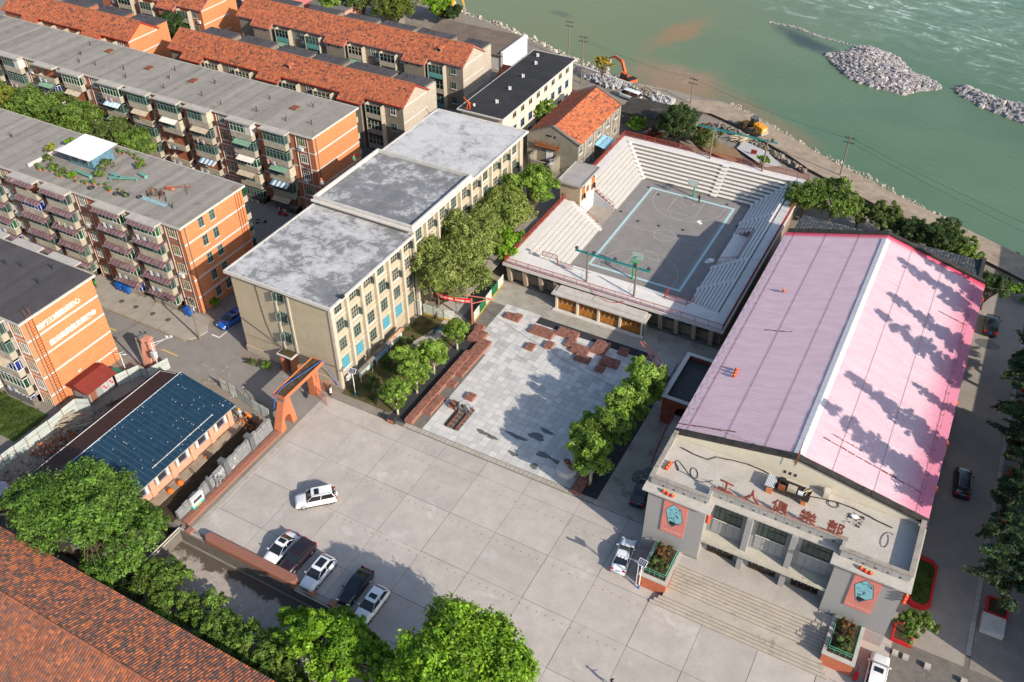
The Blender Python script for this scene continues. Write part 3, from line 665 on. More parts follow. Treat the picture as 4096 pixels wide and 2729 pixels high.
# basketball hoops
def hoop(label, y, s):
    T = thing('basketball_hoop', label, 'hoop', (0, y, 0), 0 if s > 0 else math.pi, group='basketball hoops')
    mb = MB(); mb.tube((0, 0, 0), (0, 0, 3.1), .15, .13, n=10); mb.box(-.6, -.12, 3.0, .6, .12, 3.12); mb.build('post', greenp, T)
    mb = MB(); mb.tube((0, 0, 2.9), (0, 1.3, 3.35), .08, n=8); mb.tube((0, 0, 2.3), (0, 1.1, 3.1), .05, n=6)
    for x in (-.6, .6): mb.tube((x, 0, 3.05), (x*1.1, 1.32, 2.95), .03, n=5); mb.tube((x, 0, 3.05), (x*1.1, 1.32, 3.7), .03, n=5)
    mb.build('arm', greenp, T)
    mb = MB(); mb.box(-.9, 1.34, 2.85, .9, 1.38, 3.95); b = mb.build('backboard', K('clear_board', (.42, .50, .48), .05, 1, .15, .5), T)
    mb = MB()
    for x0, z0, x1, z1 in ((-.3, 3.1, .3, 3.15), (-.3, 3.5, .3, 3.55), (-.3, 3.15, -.25, 3.5), (.25, 3.15, .3, 3.5)): mb.box(x0, 1.38, z0, x1, 1.40, z1)
    mb.build('target_square', whitep, b)
    mb = MB(); P = [(.23*math.cos(t*math.pi/8), 1.65+.23*math.sin(t*math.pi/8), 3.05) for t in range(17)]; mb.path(P, .02, 5); mb.build('rim', K('orange_paint', (.6, .12, .02)), T)
    mb = MB()
    for q in range(12):
        t0 = q*math.pi/6; mb.tube((.23*math.cos(t0), 1.65+.23*math.sin(t0), 3.04), (.14*math.cos(t0+.4), 1.65+.14*math.sin(t0+.4), 2.62), .008, n=4)
    mb.build('net', whitep, T)
hoop('green basketball hoop nearest the floodlight gantry and gatehouse', -13.7, 1); hoop('green basketball hoop in front of the river-side terrace', 13.75, -1)
# little black floor lamps on the court and terraces
fl = proto('floorlamp', lambda: MB().tube((0, 0, 0), (0, 0, .05), .24, .24, n=12).tube((0, 0, .05), (0, 0, .14), .13, .1, n=10).mesh('floor_lamp', darkm))
for x, y, z, lab in ((-8.1, 13.1, 0, 'in the far corner of the court'), (-5.6, 11.6, 0, 'just inside the pale blue border by the far corner'), (-9.2, 3.3, 0, 'by the mouth of the entrance passage'), (-5.5, 1.9, 0, 'inside the long side line nearest the press box'), (-1.9, 2.2, 0, 'beyond the centre circle'), (2.1, 2.9, 0, 'between the centre circle and the shaded side'), (6.0, 14.1, 0, 'behind the far base line beside the player'), (9.6, 8.2, 0, 'at the foot of the shaded terrace')):
    tag(put('floor_lamp', fl, None, (x, y, z+.006)), 'low black floor light '+lab, 'floor light', 'black floor lights around the court')
# ------------------------------------------------------------------ corrugated sheets and tiled slopes
def corrug(mb, a, b, s, per=.25, h=.04, m=0, col=None):
    """sheet between edge a->b, running along s (vector); ribs parallel to s"""
    a, b, s = Vector(a), Vector(b), Vector(s); e = b-a; L = e.length; n = max(2, int(L/per)); nrm = e.cross(s).normalized()
    if nrm.z < 0: nrm = -nrm
    P = []
    for k in range(n):
        for t, o_ in ((.0, 0), (.30, 0), (.42, h), (.80, h), (.92, 0)): P.append(a+e*((k+t)/n)+nrm*o_)
    P.append(b)
    N = len(P); V_ = [tuple(p) for p in P]+[tuple(p+s) for p in P]
    mb.faces(V_, [(i, i+1, N+i+1, N+i) for i in range(N-1)], m, col)
def tiles(mb, a, b, s, tw, tl, pal, seed, skip=None, th=.035):
    """overlapping clay tiles on the slope starting at the eave edge a->b and climbing by s"""
    r_ = random.Random(seed); a, b, s = Vector(a), Vector(b), Vector(s); e = b-a; nx = max(1, round(e.length/tw)); ny = max(1, round(s.length/tl))
    ux, us = e/nx, s/ny; nrm = e.cross(s).normalized(); nrm = nrm if nrm.z > 0 else -nrm
    run = 0; c = pal[0]; out = []
    for j in range(ny):
        for i in range(nx):
            p = a+ux*i+us*j
            if skip and skip(p+ux*.5+us*.5): continue
            c = pal[min(len(pal)-1, int(r_.random()**1.7*len(pal)))] if r_.random() < .82 else c
            k = r_.uniform(.78, 1.18); cc = scl(c, k); lift = nrm*(th+r_.uniform(-.006, .01))
            q0, q1, q2, q3 = p+lift-us*.12, p+ux*.94+lift-us*.12, p+ux*.94+us*.98, p+us*.98
            m0 = (q0+q1)/2+nrm*.03; m1 = (q2+q3)/2+nrm*.03
            mb.faces([tuple(v) for v in (q0, m0, q1, q2, m1, q3, q0-nrm*th*1.4, q1-nrm*th*1.4)], [(0,1,4,5), (1,2,3,4), (0,6,7,2,1), (1+1,7,3), (0,5,6)], 0, cc)
# ------------------------------------------------------------------ workers' club theatre
TH = thing('theatre_building', 'large theatre with pink corrugated gable roof and grey stone entrance front', 'theatre')
EZ, RZ, XL, XR, XM, YF, YB = 9.8, 13.4, 20.25, 46.56, 33.2, -52.0, -5.1
hallw = K('hall_wall', (.34, .30, .25), .12, .6, .95, .15, stain=((.2, .17, .14), .4, .62))
mb = MB(); mb.box(20.7, -51.9, 0, 46.1, -5.3, EZ-.15); mb.build('hall_wall', hallw, TH)
g = NG('faded_pink_sheet'); X, Y, Z = g.sep()
dx_ = g.math('SUBTRACT', X, XM); edge = g.math('MAXIMUM', dx_, g.math('MULTIPLY', dx_, -.72))   # sheets near the eaves kept more of their paint
nn = g.noise(.5, 5, .7, g.comb(g.math('MULTIPLY', X, .6), g.math('MULTIPLY', Y, 2.0), 0.0)); n2 = g.noise(2.0, 4, .7, g.comb(g.math('MULTIPLY', X, .08), g.math('MULTIPLY', Y, 2.5), 0.0))
fade = g.ramp(g.math('ADD', g.math('MULTIPLY', edge, .068), g.math('MULTIPLY', nn, .28)), [(.80, 0), (1.10, 1)])
backe = g.ramp(g.math('ADD', g.math('MULTIPLY', Y, .12), g.math('MULTIPLY', nn, .10)), [(-.87+1, 0), (-.80+1, 1)])
backe = g.ramp(g.math('ADD', g.math('MULTIPLY', g.math('SUBTRACT', Y, YB), .6), g.math('ADD', g.math('MULTIPLY', nn, .4), 1.0)), [(.35, 0), (.95, 1)])
col = g.mix(g.ramp(nn, [(.3, 0), (.7, 1)]), (.50, .36, .42), (.585, .455, .50))
col = g.mix(g.math('MULTIPLY', fade, .85), col, (.52, .15, .24)); col = g.mix(g.math('MULTIPLY', backe, .9), col, (.55, .03, .09))
col = g.mix(g.ramp(n2, [(.60, 0), (.74, .6)]), col, (.34, .14, .13))
pink = g.out(col, .55, .3)
for s, xe, nm in ((-1, XL-.55, 'west'), (1, XR+.3, 'east')):
    mb = MB(); k = (RZ-EZ)/abs(XM-(XL if s < 0 else XR)); ze = RZ-k*abs(XM-xe)
    corrug(mb, (xe, YF+.4, ze), (xe, YB, ze), (XM-xe, 0, RZ-ze), .25, .05); o = mb.build('roof_slope', pink, TH)
    # lap joints between sheets, as thin battens across the ribs
    for q in (.10, .42, .74):
        mb = MB(); x = xe+(XM-xe)*q; z = ze+(RZ-ze)*q+.06; mb.cbox(x, (YF+YB)/2+.2, z, .035, YB-YF-.5, .02); mb.build('lap_joint', K('lap_rust', (.30, .17, .18), .3, 2), o)
    # rain hooks and wire along the lower sheet
    mb = MB(); x = xe+(XM-xe)*.085; z = ze+(RZ-ze)*.085
    for q in range(22): mb.tube((x, YF+1+q*2.05, z+.05), (x+.1, YF+1+q*2.05, z+.40), .03, n=5); mb.tube((x+.1, YF+1+q*2.05, z+.38), (x+.05, YF+1+(q+.5)*2.05, z+.2), .012, n=4); mb.tube((x+.05, YF+1+(q+.5)*2.05, z+.2), (x+.1, YF+1+(q+1)*2.05, z+.38), .012, n=4)
    mb.build('festoon_wire', rust, TH)
    # rust gouges
    for q, (yy, l0, l1) in enumerate(((-49.6, .02, .5), (-30, .3, .55)) if s < 0 else ((-47.5, .12, .92), (-16, .10, .36), (-46.4, .6, .85))):
        mb = MB()
        for t0 in range(12):
            a_ = l0+(l1-l0)*t0/12; x = xe+(XM-xe)*a_; z = ze+(RZ-ze)*a_+.055
            mb.M = Matrix.Translation((x, yy+rnd.uniform(-.05, .05), z)) @ Matrix.Rotation(-math.atan2((RZ-ze), (XM-xe)) if s < 0 else math.atan2((RZ-ze), abs(XM-xe)), 4, 'Y'); mb.cbox(0, 0, 0, abs(XM-xe)*(l1-l0)/12*rnd.uniform(.8, 1.02), rnd.uniform(.06, .2), .02)
        mb.M = None; mb.build('rust_streak', K('rust_streak', (.20, .07, .05), .3, 3), o)
mb = MB()
for k in range(38):
    y0 = YF+.5+k*1.19; dzz = rnd.uniform(-.015, .02)
    mb.extr([(XM-.55, y0, RZ-.04+dzz), (XM, y0, RZ+.14+dzz), (XM+.55, y0, RZ-.04+dzz), (XM+.5, y0, RZ-.08), (XM, y0, RZ+.06), (XM-.5, y0, RZ-.08)], (0, 1.15, 0), 0)
mb.build('ridge_cap', K('ridge_metal', (.66, .62, .62), .12, 1.5, .5, .4, stain=((.30, .16, .13), 1.5, .64)), TH)
# gables with weathered black copings
blackc = K('weathered_coping', (.05, .046, .042), .35, 1.5, .95, .12, stain=((.28, .25, .22), 1.2, .66))
for y, th, sz, az in ((YF-.15, .5, 10.7, 13.25), (YB+.05, .45, EZ+.05, RZ+.05)):
    mb = MB(); mb.extr([(20.4, y, 8.6), (46.4, y, 8.6), (46.6, y, sz), (XM, y, az), (20.2, y, sz)], (0, th*.6, 0)); mb.build('gable_wall', cream, TH)
    mb = MB()
    for (x0, z0), (x1, z1) in (((19.9, sz-.05), (XM, az-.05)), ((XM, az-.05), (46.75, sz-.05))):
        n_ = 14
        for q in range(n_):
            a_, b_ = q/n_, (q+1)/n_; dz_ = rnd.uniform(-.03, .05); p = lambda t_: (x0+(x1-x0)*t_, z0+(z1-z0)*t_)
            (xa, za), (xb, zb) = p(a_), p(b_); mb.extr([(xa, y-.16, za+.02), (xb, y-.16, zb+.02), (xb, y-.16, zb+.34+dz_), (xa, y-.16, za+.34+dz_)], (0, th+.2, 0))
    mb.build('gable_coping', blackc, TH)
# rear wing with dark tiles
mb = MB(); mb.box(20.6, -4.8, 0, 46.0, 3.0, 7.6); mb.build('rear_wall', hallw, TH)
mb = MB(); pal = [(.055, .06, .068), (.04, .044, .05), (.07, .075, .082), (.10, .10, .105)]
mb.poly([(20.2, -4.7, 8.7), (46.1, -4.7, 8.7), (46.1, 3.5, 8.0), (20.2, 3.5, 8.0)], 0, pal[1]); tiles(mb, (46.1, 3.5, 8.0), (20.2, 3.5, 8.0), (0, -8.2, .7), .45, .5, pal, 11)
tag(mb.build('rear_roof', attrmat('dark_tile'), TH), kind='stuff')
mb = MB(); mb.box(45.9, -4.6, 8.0, 46.4, 3.6, 8.6); mb.build('rear_coping', blackc, TH)
# low pieces along the west side: brick box annex with flat roof, and side stairs
AX = thing('side_annex', 'dark red brick box annex with an arched opening beside the pink roof', 'annex')
mb = MB(); z1 = 4.4
mb.box(15.0, -31.7, 0, 20.6, -31.4, z1); mb.box(15.0, -40.4, 0, 15.3, -31.7, z1)
def archwall(mb, x0, x1, y0, y1, z1, ax0, ax1, az, m=0):
    """wall in the xz plane with a round-headed opening"""
    n_ = 10; r_ = (ax1-ax0)/2; cx = (ax0+ax1)/2
    arcp = [(cx+r_*math.cos(math.pi*k/n_), az+r_*math.sin(math.pi*k/n_)) for k in range(n_+1)]
    mb.box(x0, y0, 0, ax0, y1, z1, m); mb.box(ax1, y0, 0, x1, y1, z1, m)
    for (xa, za), (xb, zb) in zip(arcp, arcp[1:]): mb.extr([(xb, y0, zb), (xa, y0, za), (xa, y0, z1), (xb, y0, z1)], (0, y1-y0, 0), m)
archwall(mb, 15.0, 20.6, -40.7, -40.4, z1, 16.8, 19.2, 2.3); mb.build('wall', brickmat('maroon_brick', (.20, .055, .035), (.12, .05, .04)), AX)
mb = MB(); mb.box(15.3, -40.4, 3.6, 20.6, -31.7, 3.75); mb.build('flat_roof', K('wet_roof', (.045, .042, .045), .25, .8, .55, .35, stain=((.25, .25, .26), .45, .62)), AX)
mb = MB(); mb.box(14.85, -40.85, z1, 20.7, -40.35, z1+.12); mb.box(14.85, -31.75, z1, 20.7, -31.25, z1+.12); mb.box(14.85, -40.35, z1, 15.4, -31.75, z1+.12); mb.build('coping', conc_w, AX)
ST = thing('side_stairs', 'concrete side stairs with a red railing climbing along the theatre wall', 'stairs')
for k in range(12):
    mb = MB(); mb.box(16.9, -48.6+k*.34, 0, 20.3, -48.6+(k+1)*.34, .17*(k+1)); mb.build('step', conc, ST)
mb = MB(); mb.box(16.9, -44.5, 0, 20.3, -40.7, 2.04); mb.build('landing', conc, ST)
mb = MB()
mb.tube((16.95, -48.6, .95), (16.95, -44.5, 2.95), .05, n=5); mb.tube((16.95, -44.5, 2.95), (16.95, -41, 2.95), .05, n=5); mb.tube((16.95, -48.6, .3), (16.95, -44.5, 2.25), .03, n=5)
for k in range(26): y = -48.6+k*.3; zb = min(2.04, .17*(k*.3/.34)); mb.tube((16.95, y, zb), (16.95, y, zb+.92), .016, n=4)
mb.build('railing', redp, ST)
mb = MB(); mb.box(47.7, -42, 0, 48.0, -21, 1.0); ew = tag(mb.build('ramp_wall', K('rusty_wall', (.26, .10, .06), .2, 1)), 'low rust-brown wall along the lane side of the theatre', 'wall')
mb = MB()
for k in range(14): mb.box(46.2, -42+k*.32, 0, 47.7, -41.68+k*.32, .15*(k+1) if k < 7 else 1.05)
mb.box(46.2, -37.5, 0, 47.7, -21, 1.05); tag(mb.build('side_ramp', conc), 'raised concrete walkway with steps along the lane side of the theatre', 'walkway')

# ------------------------------------------------------------------ stone front of the theatre
FR = TH
for x0, x1 in ((20.4, 26.7), (39.85, 46.35)):
    mb = MB(); mb.box(x0, -60.2, 0, x1, -52.1, 9.9); mb.build('front_pavilion', granite, FR)
mb = MB(); mb.box(26.7, -58.5, 0, 39.85, -52.1, 9.9); mb.build('centre_wall', granite, FR)
gm = mat('granite_joint', (.16, .16, .16), .1)
g2 = granite
for xa, xb in ((20.4, 26.7), (39.85, 46.35)):
    mb = MB()
    for z in (1.8,): mb.box(xa-.04, -60.26, 0, xb+.04, -60.2, z)
    mb.build('plinth', K('plinth_stone', (.36, .33, .32), .1, 3, .85, .25), FR)
# cornice ring, parapet panels and copings
corn = K('cornice_concrete', (.46, .43, .39), .14, 1, .95, .15, stain=((.24, .21, .17), .8, .60))
mb = MB(); mb.box(19.85, -60.75, 9.9, 27.2, -52.2, 10.1); mb.box(39.35, -60.75, 9.9, 46.85, -52.2, 10.1); mb.box(27.2, -59.05, 9.9, 39.35, -52.2, 10.1); mb.build('cornice', corn, FR)
panels = K('parapet_granite', (.33, .325, .32), .08, 4, .8, .3, objvar=.12)
def parapet(x0, y0, x1, y1, pw=.82):
    L = math.hypot(x1-x0, y1-y0); n_ = max(1, round(L/pw)); ux, uy = (x1-x0)/L, (y1-y0)/L
    me = proto(('parap', round(L/n_, 3)), lambda: MB().box(.012, -.15, 0, L/n_-.012, .15, 1.0).mesh('parapet_panel', panels))
    for k in range(n_): put('parapet_panel', me, FR, (x0+ux*k*L/n_, y0+uy*k*L/n_, 10.1), math.atan2(uy, ux))
parapet(20.35, -59.45, 26.45, -59.45); parapet(26.45, -59.45, 26.45, -58.15); parapet(26.45, -58.15, 39.95, -58.15); parapet(39.95, -58.15, 39.95, -59.45); parapet(39.95, -59.45, 46.35, -59.45); parapet(46.35, -59.45, 46.35, -52.3); parapet(20.35, -52.3, 20.35, -59.45)
mb = MB()
for x0, y0, x1, y1 in ((20.1, -59.7, 26.7, -59.25), (39.7, -59.7, 46.6, -59.25), (26.2, -58.4, 40.2, -57.95), (20.1, -59.25, 20.6, -52.2), (46.1, -59.25, 46.6, -52.2)): mb.box(x0, y0, 11.1, x1, y1, 11.22)
mb.build('parapet_coping', K('dirty_coping', (.30, .27, .23), .25, 1.2, .95, .15, stain=((.08, .07, .06), .9, .58)), FR)
mb = MB(); mb.box(20.5, -59.3, 10.1, 26.3, -52.2, 10.22); mb.box(26.3, -58.0, 10.1, 40.1, -52.2, 10.222); mb.box(40.1, -59.3, 10.1, 46.2, -52.2, 10.22)
mb.build('front_roof', K('front_roof_screed', (.47, .43, .38), .10, .6, .95, .15, fine=.15, stain=[((.33, .29, .24), .3, .58), ((.20, .18, .15), .9, .72)]), FR)
# drain holes
mb = MB()
dh = MB().box(-.1, -.02, 0, .1, 0, .17).mesh('drain_hole', darkm)
for x, y in [(21.7+k*1.15, -59.6) for k in range(5)]+[(41+k*1.15, -59.6) for k in range(5)]+[(27.5+k*1.15, -58.3) for k in range(11)]: put('drain_hole', dh, FR, (x, y, 10.25))
# bays
bays = ((27.1, 30.35), (31.65, 34.95), (36.2, 39.45))
for i, (x0, x1) in enumerate(bays):
    mb = MB(); mb.box(x0+.1, -58.56, 7.25, x1-.1, -58.5, 9.65); 
    window(FR, x0+.2, x1-.2, 7.4, 9.5, -58.56, frame_b, K('sea_glass', (.035, .07, .07), .4, .7, .1, .5), 5, 2, fw=.07, dep=.1, sill=conc_w)
    mb = MB()
    for k in range(4): mb.box(x0+.15+k*.76, -58.56, 5.3, x0+.15+k*.76+.72, -58.5, 7.2)
    mb.build('spandrel_panel', panels, FR)
    W_ = (x1-x0-.4)/4
    for k in range(4):
        mb = MB(); a = x0+.2+k*W_; mb.box(a, -58.6, 1.8, a+.1, -58.5, 4.1); mb.box(a+W_-.1, -58.6, 1.8, a+W_, -58.5, 4.1); mb.box(a+.1, -58.6, 1.8, a+W_-.1, -58.5, 2.05); mb.box(a+.1, -58.6, 3.9, a+W_-.1, -58.5, 4.1); o = mb.build('door', frame_b, FR)
        mb = MB(); mb.box(a+.1, -58.54, 2.05, a+W_-.1, -58.5, 3.9); mb.build('pane', glass_d, o)
        mb = MB(); mb.box(a+W_*.42, -58.66, 2.7, a+W_*.5, -58.6, 3.1); mb.build('handle', steel, o)
for x in (31.0, 35.57):
    mb = MB(); mb.box(x-.3, -59.35, 1.8, x+.3, -58.5, 9.9); mb.build('pilaster', granite, FR)
mb = MB(); mb.box(25.95, -59.95, 4.75, 40.4, -58.5, 4.95); mb.box(25.95, -60.1, 4.75, 40.4, -59.95, 5.15); mb.build('canopy', K('canopy_concrete', (.46, .43, .36), .14, .8, .95, .15, stain=((.22, .20, .12), .7, .56)), FR)
# platform, steps
SP = thing('entrance_steps', 'wide flight of worn concrete steps up to the theatre doors', 'steps')
mb = MB(); mb.box(25.0, -61.6, 0, 41.6, -58.5, 1.8); mb.build('platform', conc, SP)
stepm = K('step_concrete', (.42, .375, .32), .12, .6, .95, .15, fine=.12, stain=((.18, .15, .12), .45, .58))
nosing = K('step_nosing', (.20, .165, .125), .2, 1, .95, .15)
y = -66.45; z = 0
for k in range(12):
    z += .15; d = .34 if k != 3 else 1.25
    mb = MB(); x0, x1 = (23.9, 42.6) if k < 4 else (25.1, 41.5)
    if k < 4: x0 += .35*k; x1 -= .3*k
    mb.box(x0, y, 0, x1, y+d+.02, z-.004*(k % 2)); s = mb.build('step', stepm, SP); mb = MB(); mb.box(x0, y-.02, z-.07, x1, y, z-.01); mb.build('nosing', nosing, s); y += d
# planters either side
def planter(label, x0, x1, sgn):
    T = thing('brick_planter', label, 'planter')
    mb = MB(); mb.box(x0, -65.0, 0, x1, -60.3, 1.85); mb.build('brick_wall', brickmat('planter_brick', (.42, .12, .06), (.3, .14, .1)), T)
    mb = MB(); mb.box(x0-.08, -65.1, 1.85, x1+.08, -64.65, 1.97); mb.box(x0-.08, -64.65, 1.85, x0+.3, -60.25, 1.97); mb.box(x1-.3, -64.65, 1.85, x1+.08, -60.25, 1.97); mb.build('rim', corn, T)
    mb = MB(); mb.box(x0+.3, -64.65, 1.85, x1-.3, -60.3, 1.9); mb.build('soil', soil, T)
    mb = MB(); mt = K('sea_green_paint', (.07, .30, .20), .12, 3, .6, .3); P = [(x0+.35, -60.5), (x0+.35, -64.55), (x1-.35, -64.55), (x1-.35, -60.5)]
    for (ax, ay), (bx, by) in zip(P, P[1:]):
        for zz in (2.5, 2.85): mb.tube((ax, ay, zz), (bx, by, zz), .035, n=5)
        L = math.hypot(bx-ax, by-ay)
        for q in range(int(L/.55)+1): t_ = q/int(L/.55); mb.tube((ax+(bx-ax)*t_, ay+(by-ay)*t_, 1.95), (ax+(bx-ax)*t_, ay+(by-ay)*t_, 2.88), .028, n=4)
    mb.build('railing', mt, T); return T
planter('brick planter with green railing left of the theatre steps, beside the solar lamp', 22.05, 25.05, -1)
planter('brick planter with green railing right of the theatre steps, beside the white car', 41.4, 44.45, 1)
# posters
post_p = K('poster_pink', (.58, .20, .165), .09, .8, .6, .3); post_b = K('poster_blue', (.20, .46, .52), .08, 2, .6, .3)
def poster(label, x0, seed):
    T = thing('wall_poster', label, 'poster', (x0, -60.2, 4.25), group='posters on the theatre front')
    mb = MB(); mb.box(0, -.1, 0, 2.6, -.002, 5.6); mb.build('board', post_p, T)
    hexa = [(.32, 3.6), (.85, 1.5), (1.2, 1.2), (2.3, 2.55), (1.9, 4.3), (1.1, 4.75)]; mb = MB(); mb.extr([(a, -.105, b) for a, b in hexa][::-1], (0, -.004, 0)); d = mb.build('lozenge', post_b, T)
    r_ = random.Random(seed); mb = MB()
    for (ax, az), (bx, bz) in zip(hexa, hexa[1:]+hexa[:1]): mb.tube((ax, -.112, az), (bx, -.112, bz), .02, n=4)
    for q in range(22):
        x, z = r_.uniform(.7, 1.75), r_.uniform(1.8, 4.2)
        if q % 3 == 0: mb.path([(x+.22*t_*r_.choice((-1, 1)), -.113, z+.16*math.sin(t_*1.8+q)) for t_ in (-1, -.5, 0, .5, 1)], .022, 4)
        else: mb.extr([(x, -.111, z), (x+r_.uniform(.05, .28), -.111, z+r_.uniform(-.1, .05)), (x+r_.uniform(.0, .2), -.111, z+r_.uniform(.06, .22))], (0, -.003, 0))
    mb.extr([(.85, -.111, 1.6), (1.2, -.111, 1.3), (1.75, -.111, 1.95), (.9, -.111, 2.1)], (0, -.003, 0)); mb.build('drawing', darkm, T)
    mb = MB()
    for z in (.32, 5.2):
        for k in range(11): mb.M = Matrix.Translation((.22+k*.215, -.105, z)) @ Matrix.Rotation(R(45), 4, 'Y'); s_ = .07 if k % 2 else .045; mb.cbox(0, 0, 0, s_, .004, s_)
    mb.M = None; mb.box(.1, -.104, 4.98, 2.5, -.101, 5.0); mb.box(.1, -.104, .52, 2.5, -.101, .54); mb.build('ornament', whitep, T)
poster('pink poster with a blue lozenge on the left wall of the theatre front', 22.25, 1); poster('pink poster with a blue lozenge on the right wall of the theatre front', 41.8, 2)
# rooftop sign letters, rust red, on a rail
SG = thing('rooftop_sign', 'rust-red Chinese characters standing along the theatre parapet', 'sign')
signm = K('sign_rust_red', (.27, .07, .05), .12, 2, .7, .3)
for ch, x in zip('工人俱樂部', (26.9, 29.6, 32.45, 35.2, 37.9)):
    o = text('letter', ch, 1.75, signm, SG, (x, -58.2, 11.62), (R(90), 0, R(-6)), .045, .03)
    mb = MB(); mb.tube((x+.5, -58.2, 11.2), (x+.5, -58.2, 12.4), .03, n=5); mb.tube((x+1.3, -58.2, 11.2), (x+1.3, -58.2, 12.4), .03, n=5); mb.tube((x+.9, -57.2, 11.22), (x+.9, -58.15, 12.6), .02, n=5); mb.build('stay', signm, SG)
mb = MB(); mb.box(26.4, -58.25, 11.22, 39.8, -58.15, 11.3); mb.build('base_rail', K('pale_red_rail', (.38, .16, .13), .1, 2), SG)
# red lanterns
lan_m = K('lantern_red', (.62, .05, .02), .1, 3, .5, .35); gold = K('lantern_gold', (.65, .35, .03), .1, 3, .5, .4)
def lantern_mesh():
    mb = MB(); mb.sph((0, 0, 0), (.24, .24, .2), 10, 8, 0); mb.tube((0, 0, -.24), (0, 0, -.17), .1, n=8, m=1); mb.tube((0, 0, .17), (0, 0, .23), .1, n=8, m=1); mb.tube((0, 0, -.42), (0, 0, -.24), .03, n=5, m=1)
    return mb.mesh('lantern', [lan_m, gold], True)
lm = lantern_mesh(); LN = 'red lanterns on and around the theatre'
for pts, lab in (([(22.0, -60.2, 10.3), (22.5, -60.3, 10.3), (23.0, -60.35, 10.3)], 'red lantern lying on the cornice above the left poster'),
                 ([(42.1, -60.2, 10.3), (42.55, -60.3, 10.3), (43.0, -60.35, 10.3)], 'red lantern lying on the cornice above the right poster'),
                 ([(21.15, -57.2, 10.45), (21.2, -56.75, 10.45), (21.25, -56.3, 10.45)], 'red lantern on the flat roof inside the left parapet'),
                 ([(26.95, -59.6, 8.6), (26.95, -59.6, 8.1), (26.95, -59.6, 7.6)], 'red lantern in the string hanging beside the first upper window'),
                 ([(46.6, -60.5, 9.3), (46.6, -60.5, 8.8), (46.6, -60.5, 8.3)], 'red lantern in the string hanging at the right corner of the theatre front'),
                 ([(41.2, -59.0, 10.45), (41.6, -59.05, 10.4), (42.0, -59.05, 10.38)], 'red lantern on the flat roof inside the right parapet step'),
                 ([(44.6, -59.0, 10.45)], 'single red lantern on the flat roof near the right parapet'),
                 ([(22.9, -38.9, 10.85), (22.95, -39.5, 10.85), (23.0, -40.1, 10.85)], 'red lantern in the cluster of three on the pink roof'),
                 ([(23.6, -21.2, 11.05)], 'single faded lantern on the pink roof near the arena')):
    for k, p in enumerate(pts):
        L_ = lab if len(pts) == 1 else lab+(', lowest' if p[2] < pts[0][2]-.15 and k == 2 else ', middle one' if k == 1 else ', topmost' if p[2] != pts[-1][2] and k == 0 else (', first one' if k == 0 else ', last one'))
        tag(put('lantern', lm, None, p), L_, 'lantern', LN)
for k in range(16):
    tag(put('lantern', lm, None, (47.0, -45+k//3*7.6+(k % 3)*.5, 8.6-(k % 3)*.25)), 'small red lantern under the lane-side eave, number %s of sixteen from the front' % 'one two three four five six seven eight nine ten eleven twelve thirteen fourteen fifteen sixteen'.split()[k], 'lantern', 'lanterns along the lane-side eave')
# clutter on the flat roof: cable loops, junk platform, vent cowl
def cable(label, pts, r=.035, m=None):
    mb = MB(); mb.path(pts, r, 5); return tag(mb.build('loose_cable', m or darkm), label, 'cable')
cable('black cable looping across the left part of the theatre front roof', [(21.2+.9*math.sin(k*.55)*min(1, k/6)+k*.16, -56.0+.75*math.cos(k*.7)*min(1, k/5)-k*.02, 10.27) for k in range(26)])
cable('bundle of black cables along the foot of the gable wall', [(21.4+k*.8, -53.7-.35*math.sin(k*.5)+(.9 if 4 < k < 16 else .2), 10.3+.05*(k % 2)) for k in range(29)], .06)
cable('coil of black cable on the right part of the theatre front roof', [(37.9+.55*math.cos(k*.7), -53.6+.45*math.sin(k*.7), 10.28+.004*k) for k in range(18)])
cable('thin cable lying in a loop near the shaded right parapet', [(43.8+.5*math.cos(k*.5+1)-.05*k, -55.6+1.1*math.sin(k*.5+1), 10.27) for k in range(13)], .025)
JK = thing('junk_platform', 'ribbed metal platform with boxes and battens on the theatre front roof', 'platform')
mb = MB(); mb.M = Matrix.Translation((33.4, -54.3, 11.0)) @ Matrix.Rotation(R(-2), 4, 'Z'); corrug(mb, (-2.2, -.95, 0), (2.2, -.95, 0), (0, 1.9, 0), .12, .04); mb.build('deck', K('dark_ribbed', (.05, .035, .03), .2), JK)
mb = MB(); mb.box(31.3, -55.3, 10.22, 31.9, -54.9, 11.0); mb.box(34.9, -55.2, 10.22, 35.4, -54.8, 11.0); mb.box(31.3, -53.8, 10.22, 31.9, -53.4, 11.0); mb.box(34.9, -53.8, 10.22, 35.4, -53.4, 11.0); mb.build('support', brick_o, JK)
mb = MB(); corrug(mb, (31.0, -55.2, 11.12), (32.0, -55.2, 11.12), (0, 1.8, 0), .15, .03); mb.build('loose_sheet', steel, JK)
for i, (x, y, s_, m_) in enumerate(((32.7, -54.8, .55, rust), (32.5, -53.7, .5, darkm), (34.6, -54.6, .4, K('pale_plastic', (.55, .62, .66))), (33.7, -54.5, .7, K('sacking', (.42, .36, .28))))): mb = MB(); mb.cbox(x, y, 11.08+s_*.3, s_*1.3, s_, s_*.6); mb.build('box', m_, JK)
mb = MB()
for k in range(9): mb.tube((34.8+rnd.uniform(-.2, .9), -54.3+rnd.uniform(-.6, .5), 11.1), (35.2+rnd.uniform(-.1, .5), -53.7+rnd.uniform(-.2, .4), 11.18), .035, n=4)
mb.build('batten', K('pale_wood', (.55, .47, .30), .15), JK)
mb = MB(); mb.tube((33.15, -51.7, 10.2), (33.3, -52.6, 14.9), .05, n=6); mb.tube((33.1, -52.6, 12.5), (33.3, -52.6, 16.2), .035, n=6); tag(mb.build('roof_mast', rust), 'thin rusty mast rising at the gable peak of the pink roof', 'mast')
